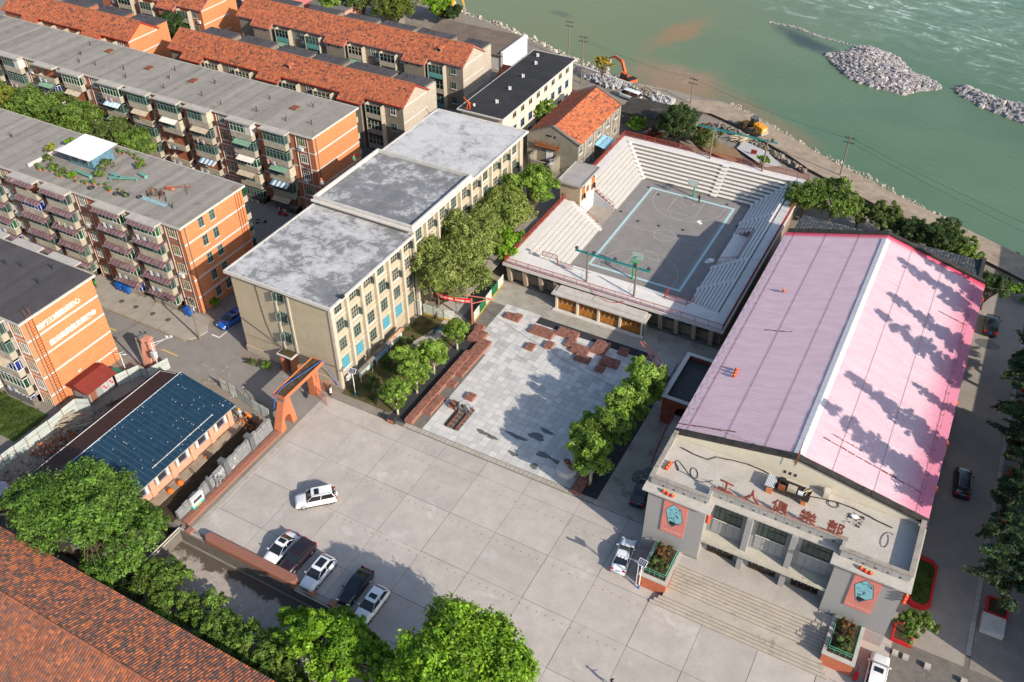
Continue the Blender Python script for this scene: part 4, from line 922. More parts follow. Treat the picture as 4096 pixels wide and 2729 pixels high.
mb = MB(); mb.box(36.7, -53.2, 10.2, 37.3, -52.4, 11.1); tag(mb.build('roof_vent', K('pale_render', (.55, .50, .42))), 'small pale box vent against the gable wall', 'vent')
for x in (32.4, 32.95, 33.5):
    mb = MB(); mb.box(x-.11, -52.2, 10.7, x+.11, -52.14, 11.1); mb.build('vent_hole', darkm, TH)
tag(stones([(39.2, -55.6), (41, -55.4), (41.2, -53.8), (39.6, -53.6)], 60, .03, .11, lambda x, y: 10.3, 21, [(.03, .03, .03), (.05, .045, .04), (.2, .1, .06)]).build('ash_scatter', stone_m), 'black ash and crumbs scattered on the theatre front roof', 'debris', kind='stuff')
mb = MB(); mb.sph((40.1, -54.2, 10.35), (.45, .3, .12), 10, 6); tag(mb.build('white_sack', whitep, smooth=True), 'small white sack among ash on the theatre front roof', 'sack')
# ------------------------------------------------------------------ three-part school block
roofp = None
def screed(name, sh):
    g = NG(name); n1 = g.noise(.40, 10, .80, dist=.3); n2 = g.noise(.12, 4, .6); n3 = g.noise(5, 3, .6); f_ = g.math('ADD', g.math('MULTIPLY', n1, .8), g.math('MULTIPLY', n2, .35))
    col = g.ramp(f_, [(.45+sh, (.15, .152, .158)), (.555+sh, (.215, .217, .222)), (.575+sh, (.36, .36, .365)), (.68+sh, (.52, .515, .51))])
    return g.out(g.mix(g.ramp(n3, [(.35, 0), (.75, .3)]), col, (.12, .12, .123)), .9, .2)
scr = dict(A=screed('patched_screed', .0), B=screed('dark_screed', .06), C=screed('pale_screed', -.08))
SC = thing('school_building', 'long beige school block with patched grey flat roofs in three sections', 'building')
pilm = K('school_pilaster', (.49, .435, .35), .1, 1.5, .9, .15); spand = K('school_spandrel', (.47, .40, .285), .09, 1.2, .9, .15, stain=((.30, .25, .18), .8, .66))
secs = [('A', -55.0, -36.4, 13.5, -41.0), ('B', -36.4, -20.9, 14.5, -40.6), ('C', -20.9, -3.2, 13.9, -41.0)]
XE = -24.7
for nm, y0, y1, h, xw in secs:
    mb = MB(); mb.box(xw+.4, y0, 0, XE, y1-.02, h); mb.build('wall', beige, SC)
    mb = MB(); mb.box(xw-.2, y0-.5, h, XE+.75, y1-(.0 if nm != 'C' else -.5), h+.28); mb.build('roof_slab', conc_w, SC)
    # roof fields with expansion joints
    yy = [y0-.3+(y1-y0+.1)*k/4 for k in range(5)]; xx = [xw+.05, (xw+XE)/2+.3, XE+.45]
    for i in range(2):
        for j in range(4): mb = MB(); mb.box(xx[i]+.03, yy[j]+.03, h+.28, xx[i+1]-.03, yy[j+1]-.03, h+.31); mb.build('roof_panel', scr[nm], SC)
    pm_ = MB()
    hh = .85 if nm == 'B' else .42
    for x0, a0, x1, a1 in ((xw-.2, y0-.5, xw+.05, y1), (XE+.5, y0-.5, XE+.75, y1), (xw+.05, y0-.5, XE+.5, y0-.25)): pm_.box(x0, a0, h+.27, x1, a1, h+hh)
    if nm != 'A': pm_.box(xw+.05, y1-.2, h+.27, XE+.5, y1, h+hh)
    pm_.build('roof_kerb', K('roof_kerb', (.50, .48, .45), .15, 1.5, .9, .2, stain=((.20, .185, .16), 1.2, .6)), SC)
    if nm == 'B':
        mb = MB(); mb.box(xw-.5, y0-.75, h+.02, XE+1.0, y0-.5, h+.3); mb.box(XE+.75, y0-.5, h+.02, XE+1.0, y1+.3, h+.3); mb.build('gutter', conc_w, SC)
bw = 3.12
for k in range(17):
    y = -54.85+k*bw; h = 13.5 if y < -36.6 else 14.5 if y < -21 else 13.9
    mb = MB(); mb.box(XE, y-.2, 0, XE+.5, y+.2, h); mb.build('pilaster', pilm, SC)
    if k == 16: break
    for r_, zc in enumerate((3.45, 6.55, 9.65, 12.6)):
        gm = glass_t if (k*7+r_*3) % 5 == 0 else glass
        if r_ == 0 and k in (0, 1, 3, 4): gm = K('sky_blue_shutter', (.03, .30, .46), .1, 2, .5, .4)
        fm = K('sage_frame', (.27, .33, .27), .15, 3) if r_ < 2 or k % 3 == 0 else frame_c
        wn = window(SC, y+.85, y+2.3, zc-.95, zc+.9, XE+.03, fm, gm, 3, 3, 'E', .05, .07, sill=whitep if (k+r_) % 3 == 0 else spand)
        if r_ > 1 and (k*5+r_) % 3 != 0:   # opened casement
            mb = MB(); mb.M = Matrix.Translation((.07, 1.43, .05)) @ Matrix.Rotation(R(12), 4, 'Z'); mb.box(0, -.02, 0, .62, .02, 1.2, 0); mb.box(.06, -.025, .06, .56, .025, 1.14, 1); mb.build('open_sash', [frame_t, glass], wn)
        mb = MB(); mb.box(XE, y+.2, zc+.95, XE+.06, y+bw-.2, zc+1.2); mb.box(XE, y+.2, zc-1.25, XE+.07, y+bw-.2, zc-1.05); mb.build('spandrel_band', pilm, SC)
# stair windows and door on the street gable
for zc in (12.5, 9.1, 5.7):
    wn = window(SC, -33.0, -31.6, zc-.85, zc+.85, -55.02, frame_t, glass, 3, 3, 'S', .06, .07)
    for sx, a in ((-33.0, 65), (-31.6, -60)):
        mb = MB(); mb.M = Matrix.Translation((sx+33.0, -.08, .05)) @ Matrix.Rotation(R(180+a if sx < -32 else a), 4, 'Z'); mb.box(0, -.02, 0, .6, .02, 1.5, 0); mb.box(.06, -.025, .07, .54, .025, 1.43, 1); mb.build('open_sash', [frame_t, glass], wn)
for x in (-33.35, -31.25): mb = MB(); mb.box(x-.12, -55.14, 3.3, x+.12, -55.0, 13.5); mb.build('fin', pilm, SC)
mb = MB(); mb.box(-40.7, -55.12, 0, -34.3, -55.0, 1.15); mb.build('plinth', K('plinth_wood', (.42, .36, .28), .12, 2), SC); mb = MB(); mb.box(-30.6, -55.12, 0, -24.7, -55.0, 1.15); mb.build('plinth', MATS['plinth_wood'], SC)
mb = MB(); mb.box(-33.95, -56.3, 3.05, -31.4, -55.0, 3.25); c_ = mb.build('door_canopy', conc_w, SC); mb = MB(); mb.box(-33.8, -56.15, 3.25, -31.55, -55.05, 3.29); mb.build('moss', K('moss', (.07, .055, .025), .4, 2), c_)
for x in (-33.6, -31.9): mb = MB(); mb.box(x-.1, -56.1, 0, x+.25, -55.0, 3.05); mb.build('porch_pier', brick_r, SC)
mb = MB(); mb.box(-33.25, -55.08, 0, -32.0, -55.0, 2.4); mb.build('door', frame_b, SC)
mb = MB(); mb.path([(-36.5, -55.06, 13.2), (-36.3, -55.07, 10), (-36.0, -55.07, 7), (-35.4, -55.06, 4.6), (-33.9, -55.3, 3.6)], .03, 5); mb.path([(-40.6, -55.1, 6.2), (-37, -55.1, 4.7), (-33.9, -55.3, 3.7), (-30, -55.1, 3.4), (-25, -55.1, 3.6)], .03, 5); mb.build('wall_cable', darkm, SC)
# exterior lamp on the corner, cables over roof
mb = MB(); mb.box(-24.2, -53.2, 14.0, -23.7, -52.7, 14.35); mb.build('roof_floodlight', darkm, SC)
mb = MB(); mb.tube((-24.1, -37.2, 0), (-24.1, -37.2, 14.0), .08, n=6); mb.build('downpipe', darkm, SC)
mb = MB(); mb.box(XE+.02, -55.15, 0, XE+.45, -54.8, 13.5); mb.build('corner_pilaster', pilm, SC)
# air conditioners
acm = K('ac_white', (.66, .66, .64), .05, 2, .5, .3)
def ac_mesh():
    mb = MB(); mb.box(-.4, 0, 0, .4, .32, .58); mb.tube((-.1, -.001, .29), (-.1, -.02, .29), .22, n=14, m=1); mb.box(-.42, .05, -.06, .42, .4, 0, 1); return mb.mesh('air_conditioner', [acm, K('ac_grille', (.28, .28, .28))])
acme = ac_mesh()
def ac(parent, x, y, z, rz=0): put('air_conditioner', acme, parent, (x, y, z), rz)
ac(SC, -23.9, -53.9, 1.0, R(90)); 
# school entrance notice boards along the garden
for i, (y, lab) in enumerate(((-51.6, 'nearest the gate lamp'), (-47.9, 'in the middle of the row'), (-44.6, 'with the rusty roof'))):
    T = thing('notice_board', 'roofed notice board against the school garden, '+lab, 'notice board', (-22.9, y, 0), 0, 'roofed notice boards beside the school')
    mb = MB(); mb.box(0, -1.5, 1.0, .12, 1.5, 2.2); b = mb.build('board', K('board_print%d' % i, ((.45, .55, .50), (.25, .42, .62), (.50, .60, .55))[i], .3, 2, .5, .3), T)
    mb = MB(); mb.extr([(-.35, -1.7, 2.3), (.5, -1.7, 2.25), (.1, -1.7, 2.55)], (0, 3.4, 0)); mb.build('roof', K('board_roof_rust', (.42, .28, .20), .3, 2, .9, .2, stain=((.28, .09, .04), 1, .5)) if i == 2 else conc_d, T)
    mb = MB(); mb.tube((.05, -1.3, 0), (.05, -1.3, 2.3), .05, n=6); mb.tube((.05, 1.3, 0), (.05, 1.3, 2.3), .05, n=6); mb.build('post', steel, T)
# ------------------------------------------------------------------ five-storey brick blocks with stacked balconies
bit = K('bitumen_strip', (.30, .275, .245), .10, .6, .95, .12, objvar=.24, fine=.15, stain=((.18, .155, .13), .4, .58))
bitd = K('bitumen_dark', (.085, .08, .085), .12, .6, .95, .12, objvar=.2, fine=.15)
balc_m = K('balcony_concrete', (.38, .345, .275), .12, 1.5, .95, .15, stain=((.24, .21, .17), .9, .62))
purp = K('purple_awning', (.15, .08, .095), .18, 1.5, .5, .3, stain=((.33, .27, .24), .8, .54))
awr = K('awning_rib', (.38, .33, .33), .05)
awcol = {'green': K('green_sheet', (.15, .26, .19), .25, 2, .8, .2, stain=((.3, .3, .26), 1.5, .6)), 'blue': K('blue_sheet', (.07, .22, .40), .15, 2, .6, .3), 'sky': K('sky_sheet', (.28, .50, .62), .15, 2, .6, .3), 'white': K('white_sheet', (.60, .58, .55), .12, 2, .6, .3), 'tan': K('tan_sheet', (.40, .34, .26), .2, 2, .8, .2)}
curt = [glass_t, glass_g, glass, glass_b, glass_d]
BW, BD = 4.5, 1.4
def balcony_mesh(kind):
    mb = MB(); mb.box(0, -BD, -.12, BW, 0, 0); mb.box(0, -BD, 0, BW, -BD+.12, .95 if kind != 'bal' else .25); mb.box(0, -BD+.12, 0, .12, 0, .95); mb.box(BW-.12, -BD+.12, 0, BW, 0, .95)
    if kind == 'bal':
        mb.box(0, -BD, .82, BW, -BD+.14, .95); mb.box(0, -BD, .25, .9, -BD+.1, .82); mb.box(BW-1.6, -BD, .25, BW, -BD+.1, .82)
        for k in range(9): mb.box(1.0+k*.22, -BD+.02, .25, 1.1+k*.22, -BD+.1, .82)
        mb.box(0, -BD+.1, .25, BW, -BD+.115, .82, 1)
    return mb.mesh('balcony', [balc_m, conc_d])
def glazing_mesh(fm, key):
    mb = MB(); z0, z1 = .95, 2.55; y = -BD+.03
    for a in (z0, z1-.09): mb.box(0, y, a, BW, y+.08, a+.09); mb.box(BW-.11, y+.08, a, BW-.03, 0, a+.09); mb.box(.03, y+.08, a, .11, 0, a+.09)
    n_ = 6
    for k in range(n_+1): c = k*(BW-.08)/n_; mb.box(c, y+.005, z0+.09, c+.08, y+.085, z1-.09)
    for k in (1, 2): c = y+k*(BD-.1)/2; mb.box(BW-.105, c, z0+.09, BW-.035, c+.07, z1-.09)
    mb.box(.1, y+.02, z1-.55, BW-.1, y+.06, z1-.49); return mb.mesh('glazing', fm)
def pane_mesh(gm):
    mb = MB(); y = -BD+.06; mb.box(.06, y, 1.0, BW-.06, y+.02, 2.5); mb.box(BW-.08, y+.02, 1.0, BW-.06, -.02, 2.5); mb.box(.06, y+.02, 1.0, .08, -.02, 2.5); return mb.mesh('pane', gm)
def purple_mesh():
    mb = MB(); rings = []; n_ = 8; L = BW+.8
    def prof(x, k):
        return [(x, -BD-.0-k*.75*math.sin(t*math.pi/2/n_), .42*math.cos(t*math.pi/2/n_)-.42) for t in range(n_+1)]
    S = [(-.4, .35), (-.1, .8), (.4, 1), (L-.9, 1), (L-.45, .85), (L-.25, .3)]
    for (x0, k0), (x1, k1) in zip(S, S[1:]):
        p, q = prof(x0, k0), prof(x1, k1)
        for i in range(n_): mb.poly([p[i], p[i+1], q[i+1], q[i]]); 
    for x in [.1+k*(L-1)/6 for k in range(7)]:
        p = prof(x, 1); mb.loft([[(a, b-.012, c+.012), (a+.022, b-.012, c+.012), (a+.022, b-.012, c-.02), (a, b-.012, c-.02)] for a, b, c in p], 1)
    mb.poly([(-.4, -BD, 0), (L-.3, -BD, 0), (L-.3, 0, .06), (-.4, 0, .06)]); mb.box(-.35, -BD-.76, -.46, L-.4, -BD-.70, -.40, 1); return mb.mesh('awning', [purp, awr])
def sheet_mesh(m_, m2=None, w_=3.6, d=1.0):
    mb = MB(); n_ = 8
    for k in range(n_): corrug(mb, (k*w_/n_, -d, -.55), ((k+1)*w_/n_, -d, -.55), (0, d, .45), .15, .03, (k % 2) if m2 else 0)
    return mb.mesh('awning', [m_, m2 or m_])
def wash_mesh(q):
    mb = MB(); rr = random.Random(q); x = 0
    for k in range(4+q): w_ = rr.uniform(.25, .5); h = rr.uniform(.4, .8); mb.box(x, -.02, -h, x+w_, .02, 0, k % 3); x += w_+.06
    return mb.mesh('laundry', [whitep, K('wash_%d' % q, ((.10, .18, .40), (.40, .06, .08), (.12, .12, .14), (.45, .35, .12))[q]), K('wash_grey', (.30, .31, .33))])
def block(name, label, x0, x1, yf, yb, H, stacks, wins, style, brick, gable_brick, roofm, strips, seed, floors=5, gwins=(), bands=True, hidden=0):
    T = thing(name, label, 'apartment block'); r_ = random.Random(seed); fh = 3.0
    mb = MB(); mb.box(x0, yf, 0, x1-.05, yb, H-.2); mb.build('wall', brick, T)
    mb = MB(); mb.box(x1-.05, yf, 0, x1, yb, H-.2); mb.build('gable_wall', gable_brick, T)
    if bands:
        for k in range(1, floors):
            mb = MB(); z = H-.15-k*fh; mb.box(x1, yf-.02, z-.14, x1+.03, yb+.02, z+.14); mb.build('floor_band', conc_w, T); mb = MB(); mb.box(x0, yf-.03, z-.1, x1, yf, z+.12); mb.build('floor_band', conc_d if style == 'purple' else conc_w, T)
    mb = MB(); mb.box(x0, yf-.45, H-.2, x1+.4, yb+.45, H); mb.build('roof_slab', conc_w, T)
    n_ = int((x1-x0)/1.02); mr = MB().box(0, 0, .01, .975, yb-yf+.7, .04).mesh('roof_strip', roofm); MB().box(x0, yf-.35, H, x1+.3, yb+.4, H+.012).build('roof_membrane', conc_d, T)
    for k in range(n_): put('roof_strip', mr, T, (x1+.3-1.02*(k+1), yf-.35, H+rnd.uniform(0, .01)))
    mb = MB(); mb.box(x0, yf-.45, H, x1+.4, yf-.32, H+.12); mb.box(x1+.28, yf-.3, H, x1+.42, yb+.45, H+.14); mb.box(x0, yb+.3, H, x1+.28, yb+.45, H+.12); mb.build('roof_edge', K('roof_edge', (.42, .39, .35), .15, 1, .95, .15), T)
    for sx in stacks:   # roof projections over the balcony stacks
        mb = MB(); mb.box(sx-.5, yf-BD-.25, H-.18, sx+BW+.5, yf-.45, H-.02); mb.box(sx-.5, yf-BD-.33, H-.18, sx+BW+.5, yf-BD-.25, H+.1); mb.box(sx+BW+.4, yf-BD-.25, H-.02, sx+BW+.5, yf-.45, H+.1); mb.build('eave_hood', K('hood_concrete', (.40, .37, .335), .15, 1, .95, .15), T)
        mb = MB(); mb.box(sx, yf-.5, H-.2-fh*floors if False else .0, sx+.15, yf, H-.2); mb.box(sx+BW-.15, yf-.5, 0, sx+BW, yf, H-.2); mb.build('side_pier', K('vent_block', (.32, .29, .26), .25, 3), T)
    for fl_ in range(floors):
        zf = H-.15-(floors-fl_)*fh
        if zf+2.9 < hidden: continue
        for i, sx in enumerate(stacks):
            zz = zf+.12
            if fl_ == 0:
                mb = MB(); mb.box(sx, yf-BD, 0, sx+BW, yf, 1.2); mb.build('ground_bay', conc_d if style != 'purple' else balc_m, T)
            u = r_.random(); kind = 'bal' if u < .55 else 'solid'
            b = put('balcony', proto(('balc', kind), lambda: balcony_mesh(kind)), T, (sx, yf, zz))
            v = r_.random()
            if v < (.95 if style == 'purple' else .8):
                q = r_.random(); fm, gm = (frame_t, glass_t) if q < .5 else (frame_w, r_.choice([glass_b, glass_g, glass_g])) if q < .8 else (frame_t, glass)
                put('glazing', proto(('glz', fm.name), lambda: glazing_mesh(fm, 0)), b); put('pane', proto(('bpn', gm.name), lambda: pane_mesh(gm)), b)
                if style != 'purple' and r_.random() < .35:
                    mb = MB(); mb.box(BW-1.2, -BD-.01, .95, BW+.01, -BD+.12, 2.6); mb.box(BW-.12, -BD+.12, .95, BW+.01, 0, 2.6); mb.build('side_panel', r_.choice([conc_w, frame_c, balc_m]), b)
            if style == 'purple': put('awning', proto('paw', purple_mesh), b, (0, 0, 2.85))
            elif r_.random() < .66 and fl_ < 4:
                c1 = r_.choice(['green', 'blue', 'sky', 'white', 'tan', 'tan', 'green']); c2 = r_.choice([None, 'white', 'white']) if c1 in ('blue', 'sky') else None
                put('awning', proto(('aw', c1, c2), lambda: sheet_mesh(awcol[c1], awcol[c2] if c2 else None)), b, (r_.uniform(.1, .9), -BD+.05, 2.85))
            mb = MB(); mb.tube((.4, -BD, .5), (.3, -BD-.8, .62), .02, n=4); mb.tube((BW-.5, -BD, .5), (BW-.4, -BD-.8, .62), .02, n=4); put('drying_rod', proto('rod', lambda: mb.mesh('drying_rod', rust)), b)
            if r_.random() < .45: q = r_.randrange(4); put('laundry', proto(('wash', q), lambda: wash_mesh(q)), b, (r_.uniform(.3, 1.4), -BD-.35, .62))
        for wx in wins:
            fm = r_.choice([frame_c, frame_c, frame_w]); window(T, wx-.65, wx+.65, zf+.95, zf+2.5, yf-.03, fm, r_.choice([glass, glass, glass_g]), 3, 2, 'S', .07, .07, sill=conc_w)
            if r_.random() < .4: ac(T, wx-.2, yf-.42, zf+.2)
        for gy in gwins: window(T, gy-.5, gy+.5, zf+1.15, zf+2.75, x1+.01, frame_t, r_.choice([glass, glass_t]), 2, 2, 'E', .07, .07, sill=conc_w)
    for wx in wins:
        mb = MB(); mb.tube((wx-1.1, yf-.12, 0), (wx-1.1, yf-.12, H), .07, n=6); mb.tube((wx+1.2, yf-.12, 0), (wx+1.2, yf-.12, H), .05, n=6); mb.build('downpipe', K('pipe_cream', (.46, .42, .36), .2, 2) if style == 'purple' else conc_w, T)
    mb = MB(); mb.tube((x1+.08, yf+.6, 0), (x1+.08, yf+.6, H), .08, n=6); mb.build('downpipe', conc_d, T)
    return T
R1 = block('apartment_block', 'brick block with purple curved awnings and a garden on its flat roof', -106, -52.05, -51.7, -39.4, 15.05, [-60.1, -66.9, -77.6, -84.4, -93.6, -100.4], [-53.9, -71.4, -88.3], 'purple', brick_r, brick_o, bit, 0, 5, gwins=(-45.8, -48.0))
R2 = block('apartment_block', 'long brick block with mixed balconies and seamed grey flat roof behind the roof garden', -140, -52.4, -22.3, -10.8, 15.05, [-61.6, -68.6, -77.9, -84.8, -91.8, -98.3, -108.0, -114.8, -124.0, -131], [-54.7, -71.5, -101.2, -117.8], 'mixed', brick_r, brick_o, bit, 0, 8)
R0 = block('apartment_block', 'brick block with a white slogan on its gable end wall', -80, -55.2, -75.6, -64.7, 14.05, [-62.3, -69.2], [-56.4], 'mixed', brick_o, brick_o, bitd, 0, 12)
# plank on the back side of R0: its purple-awned balconies facing the street
for sx in (-63.6, -70.6, -77.4):
    b = put('balcony', proto(('balc', 'solid'), lambda: balcony_mesh('solid')), R0, (sx+BW, -64.7, 10.9), math.pi); put('awning', proto('paw', purple_mesh), b, (0, 0, 2.7))
    mb = MB(); mb.box(sx-.3, -64.3, 13.85, sx+BW+.3, -63.0, 14.05); mb.build('eave_hood', MATS['hood_concrete'], R0)
# slogan, house number and ladder on the gable
WS = whitep
for body, y, z in (('践行三线建设初心', -73.9, 11.55), ('担当高质量发展使命', -73.15, 8.6)): 
    n_ = len(body); sz = (6.6 if n_ == 8 else 7.4)/n_
    for i, ch in enumerate(body): text('letter', ch, sz*1.12, WS, R0, (-55.16, y+i*sz, z+.02*i), (R(90), 0, R(90)), .03, .012)
text('letter', '61', .6, WS, R0, (-55.16, -71.1, 2.4), (R(90), 0, R(90)), .02, .01)
LD = thing('wall_ladder', 'rust-red iron ladder up the slogan gable to the roof', 'ladder'); mb = MB()
for y in (-74.65, -74.05): mb.tube((-54.95, y, .2), (-54.95, y, 15.0), .04, n=5); mb.path([(-54.95, y, 15.0), (-55.1, y, 15.3), (-55.5, y, 15.2)], .04, 5)
mb.build('rail', rust, LD); mb = MB()
for k in range(34): mb.tube((-54.95, -74.65, .6+k*.42), (-54.95, -74.05, .6+k*.42), .025, n=4)
for z in (2, 5, 8, 11): mb.tube((-54.95, -74.65, z), (-55.2, -74.9, z), .025, n=4); mb.tube((-54.95, -74.05, z), (-55.2, -73.8, z), .025, n=4)
mb.build('rung', rust, LD)
mb = MB()
for y in (-40.0, -40.5, -41): mb.tube((-51.95, y, 3), (-51.95, y, 15.2), .035, n=5); mb.path([(-51.95, y, 15.2), (-52.1, y, 15.6), (-52.4, y, 15.5)], .035, 5)
mb.build('conduit', rust, R1)
# back balconies peeping round the gable ends
for T, y, x, hs in ((R1, -39.4, -55.6, (11.9, 8.9, 5.9, 2.9)), (R2, -10.8, -56.2, (11.9, 8.9, 5.9))):
    for z in hs: mb = MB(); mb.box(x, y, z, x+3.2, y+1.2, z+1.0); b = mb.build('rear_balcony', balc_m, T); mb = MB(); mb.box(x+.05, y, z+1.0, x+3.15, y+1.1, z+2.5); mb.build('pane', glass_g if z > 9 else glass_t, b)
# roof furniture: forked vent pipes, hatches, weeds
vent = MB(); vent.tube((0, 0, 0), (0, 0, .55), .07, n=6); vent.tube((0, 0, .25), (.22, .1, .95), .06, n=6); vent.tube((0, 0, .25), (-.18, -.1, .8), .05, n=6); vent = vent.mesh('vent_pipe', darkm)
hat = MB(); hat.box(-.55, -.55, 0, .55, .55, .25); hat.box(-.65, -.65, .25, .65, .65, .33, 1); hat = hat.mesh('roof_hatch', [conc_d, rust])
for T, H, vs, hs in ((R2, 15.05, [(-55, -19), (-59.5, -20), (-58.6, -14), (-66, -19.5), (-67, -15), (-73, -20.4), (-78, -19.5), (-79.4, -14.8), (-86, -20.3), (-88, -17), (-89.5, -14), (-95, -20.4), (-98, -18), (-104, -19), (-107.5, -19.6), (-110, -17), (-112, -13)], [(-61.0, -15.8), (-83.5, -15.8), (-94.3, -15.5), (-106.5, -13.4)]), (R1, 15.05, [(-58.5, -47.6), (-56.3, -48.6), (-98, -48), (-94, -45)], [(-96.5, -47)]), (R0, 14.05, [(-59.6, -69), (-64.5, -67.6), (-66.8, -68.2), (-60.6, -66)], [(-67.6, -71.2)])):
    for x, y in vs: put('vent_pipe', vent, T, (x, y, H+.03), rnd.uniform(0, 6))
    for x, y in hs: put('roof_hatch', hat, T, (x, y, H+.03))
# ------------------------------------------------------------------ three-storey blocks with red tiled roofs
clay = [(.40, .12, .055), (.36, .105, .05), (.43, .14, .065), (.32, .095, .05), (.38, .125, .065), (.25, .085, .05), (.14, .065, .05)]
tile_m = attrmat('clay_tile', .85, .2, .18, 8)
def tiled(name, label, x0, x1, yf, bays, recess, wallm, gablem, trim, seed, dormer=None, ann=(), H=10.0, R_=12.4, D=8.0, west=True):
    T = thing(name, label, 'apartment block'); ym = yf+D/2; sl = (R_-H)/(D/2); r_ = random.Random(seed)
    mb = MB(); mb.box(x0, yf, 0, x1-.05, yf+D, H-.1); mb.build('wall', wallm, T)
    for xa, xb in ((x1-.05, x1), (x0, x0+.05)):
        mb = MB(); mb.extr([(xa, yf, 0), (xa, yf+D, 0), (xa, yf+D, H-.1), (xa, ym, R_-.12), (xa, yf, H-.1)], (xb-xa, 0, 0)); mb.build('gable_wall', gablem, T)
    for z in (3.2, 6.3, 9.3): mb = MB(); mb.box(x1, yf-.01, z-.13, x1+.03, yf+D, z+.13); mb.build('floor_band', conc_w, T)
    e = .45; mb = MB()
    tiles(mb, (x0-.4, yf-e, H-e*sl), (x1+.4, yf-e, H-e*sl), (0, D/2+e, (D/2+e)*sl), .34, .40, clay, seed)
    for a, b in bays: tiles(mb, (a-.35, yf-1.75, H-1.75*sl), (b+.35, yf-1.75, H-1.75*sl), (0, 1.25, 1.25*sl), .34, .40, clay, seed+3)
    rf = tag(mb.build('roof_tiles', tile_m, T), kind='stuff')
    mb = MB(); mb.poly([(x1+.4, yf+D+e, H-e*sl), (x0-.4, yf+D+e, H-e*sl), (x0-.4, ym, R_), (x1+.4, ym, R_)]); mb.poly([(x0-.4, yf-e, H-e*sl-.02), (x1+.4, yf-e, H-e*sl-.02), (x1+.4, ym, R_-.02), (x0-.4, ym, R_-.02)])
    for a, b in bays: mb.poly([(a-.35, yf-1.75, H-1.75*sl-.02), (b+.35, yf-1.75, H-1.75*sl-.02), (b+.35, yf-.4, H-.4*sl-.02), (a-.35, yf-.4, H-.4*sl-.02)])
    mb.build('roof_underlay', K('tile_base', (.30, .10, .05)), T)
    mb = MB()
    for k in range(int((x1-x0+.8)/.45)): mb.tube((x0-.4+k*.45, ym, R_+.03), (x0-.4+k*.45+.44, ym, R_+.03), .11, n=6)
    mb.build('ridge_tiles', K('ridge_clay', (.38, .14, .07), .25, 3), T)
    # painted verge and eave boards
    mb = MB()
    for s_ in (-1, 1): mb.extr([(x1+.38, ym+s_*.02, R_-.08), (x1+.38, ym+s_*(D/2+e), H-e*sl-.08), (x1+.38, ym+s_*(D/2+e), H-e*sl-.32), (x1+.38, ym+s_*.02, R_-.32)], (.06, 0, 0))
    mb.box(x0-.4, yf-e-.05, H-e*sl-.22, x1+.4, yf-e, H-e*sl-.02)
    for a, b in bays:
        mb.box(a-.4, yf-1.8, H-1.75*sl-.22, b+.4, yf-1.75, H-1.75*sl-.02)
        for x in (a-.4, b+.35): mb.extr([(x, yf-1.75, H-1.75*sl-.25), (x, yf-1.75, H-1.75*sl+.05), (x, yf-.4, H-.4*sl+.05), (x, yf-.4, H-.4*sl-.25)], (.05, 0, 0))
    mb.build('barge_board', trim, T)
    for a, b in bays:
        mb = MB(); mb.box(a, yf-1.4, 0, b, yf, H-1.4*sl-.1); mb.build('projecting_bay', wallm, T)
        for z in (2.0, 5.0, 8.0): window(T, a+.5, a+1.1, z, z+.6, yf-1.42, frame_t, glass_d, 1, 1, 'S', .06, .06); window(T, b-1.6, b-1.0, z, z+.6, yf-1.42, frame_t, glass_d, 1, 1, 'S', .06, .06)
    for a, b in recess:      # balcony bays: slab, posts, glazing
        for k, z in enumerate((.3, 3.4, 6.5)):
            mb = MB(); mb.box(a, yf-1.2, z-.12, b, yf, z+.02); mb.box(a, yf-1.2, z, b, yf-1.1, z+.9); bl = mb.build('balcony', r_.choice([balc_m, K('balcony_teal', (.10, .30, .28), .15), balc_m]), T)
            mb = MB(); mb.box(a, yf-1.15, z+.9, b, yf-1.1, z+2.4); mb.build('pane', r_.choice([glass_t, glass_d, glass_d, glass]), bl)
            mb = MB()
            for q in range(5): c = a+q*(b-a-.08)/4; mb.box(c, yf-1.2, z+.9, c+.08, yf-1.12, z+2.5)
            mb.box(a, yf-1.2, z+1.8, b, yf-1.13, z+1.86); mb.build('glazing', r_.choice([frame_c, frame_t, frame_t]), bl)
            if r_.random() < .5 and k < 2: put('awning', proto(('aw2', k), lambda: sheet_mesh(awcol['green' if k else 'tan'], None, 3.0)), bl, (a+.1, yf-1.1, z+2.9))
        for x in (a-.12, b): mb = MB(); mb.box(x, yf-1.25, 0, x+.1, yf, H-1.2*sl-.2); mb.build('post', balc_m, T)
    x = x1-2.2
    while x > x0+2:
        if not any(a-.9 < x < b+.9 for a, b in list(bays)+list(recess)):
            for z in (1.3, 4.4, 7.5): window(T, x-.6, x+.6, z, z+1.4, yf-.03, frame_t if r_.random() < .6 else frame_w, r_.choice([glass, glass_t]), 2, 2, 'S', .07, .07, sill=conc_w)
            if r_.random() < .6: ac(T, x+1.1, yf-.4, 6.6)
        x -= 2.4
    for a, b in ann:
        mb = MB(); mb.box(a, yf+D, 0, b, yf+D+3.2, H+.0); mb.build('rear_wing', wallm if b < x1-1 else gablem, T)
        n_ = int((b-a+.6)/1.0); me = proto(('wstrip', label[:1]), lambda: MB().box(0, 0, 0, .97, 3.8, .22).mesh('wing_roof_strip', bitd if seed < 40 else bit))
        for k in range(n_): put('wing_roof_strip', me, T, (a-.3+k*1.0, yf+D-.3, H+.0+rnd.uniform(0, .015)))
        for k in (1.6, 3.2): mb = MB(); mb.tube((a+k, yf+D+2, H+.2), (a+k, yf+D+2, H+1.0), .06, n=5); mb.build('flue', darkm, T)
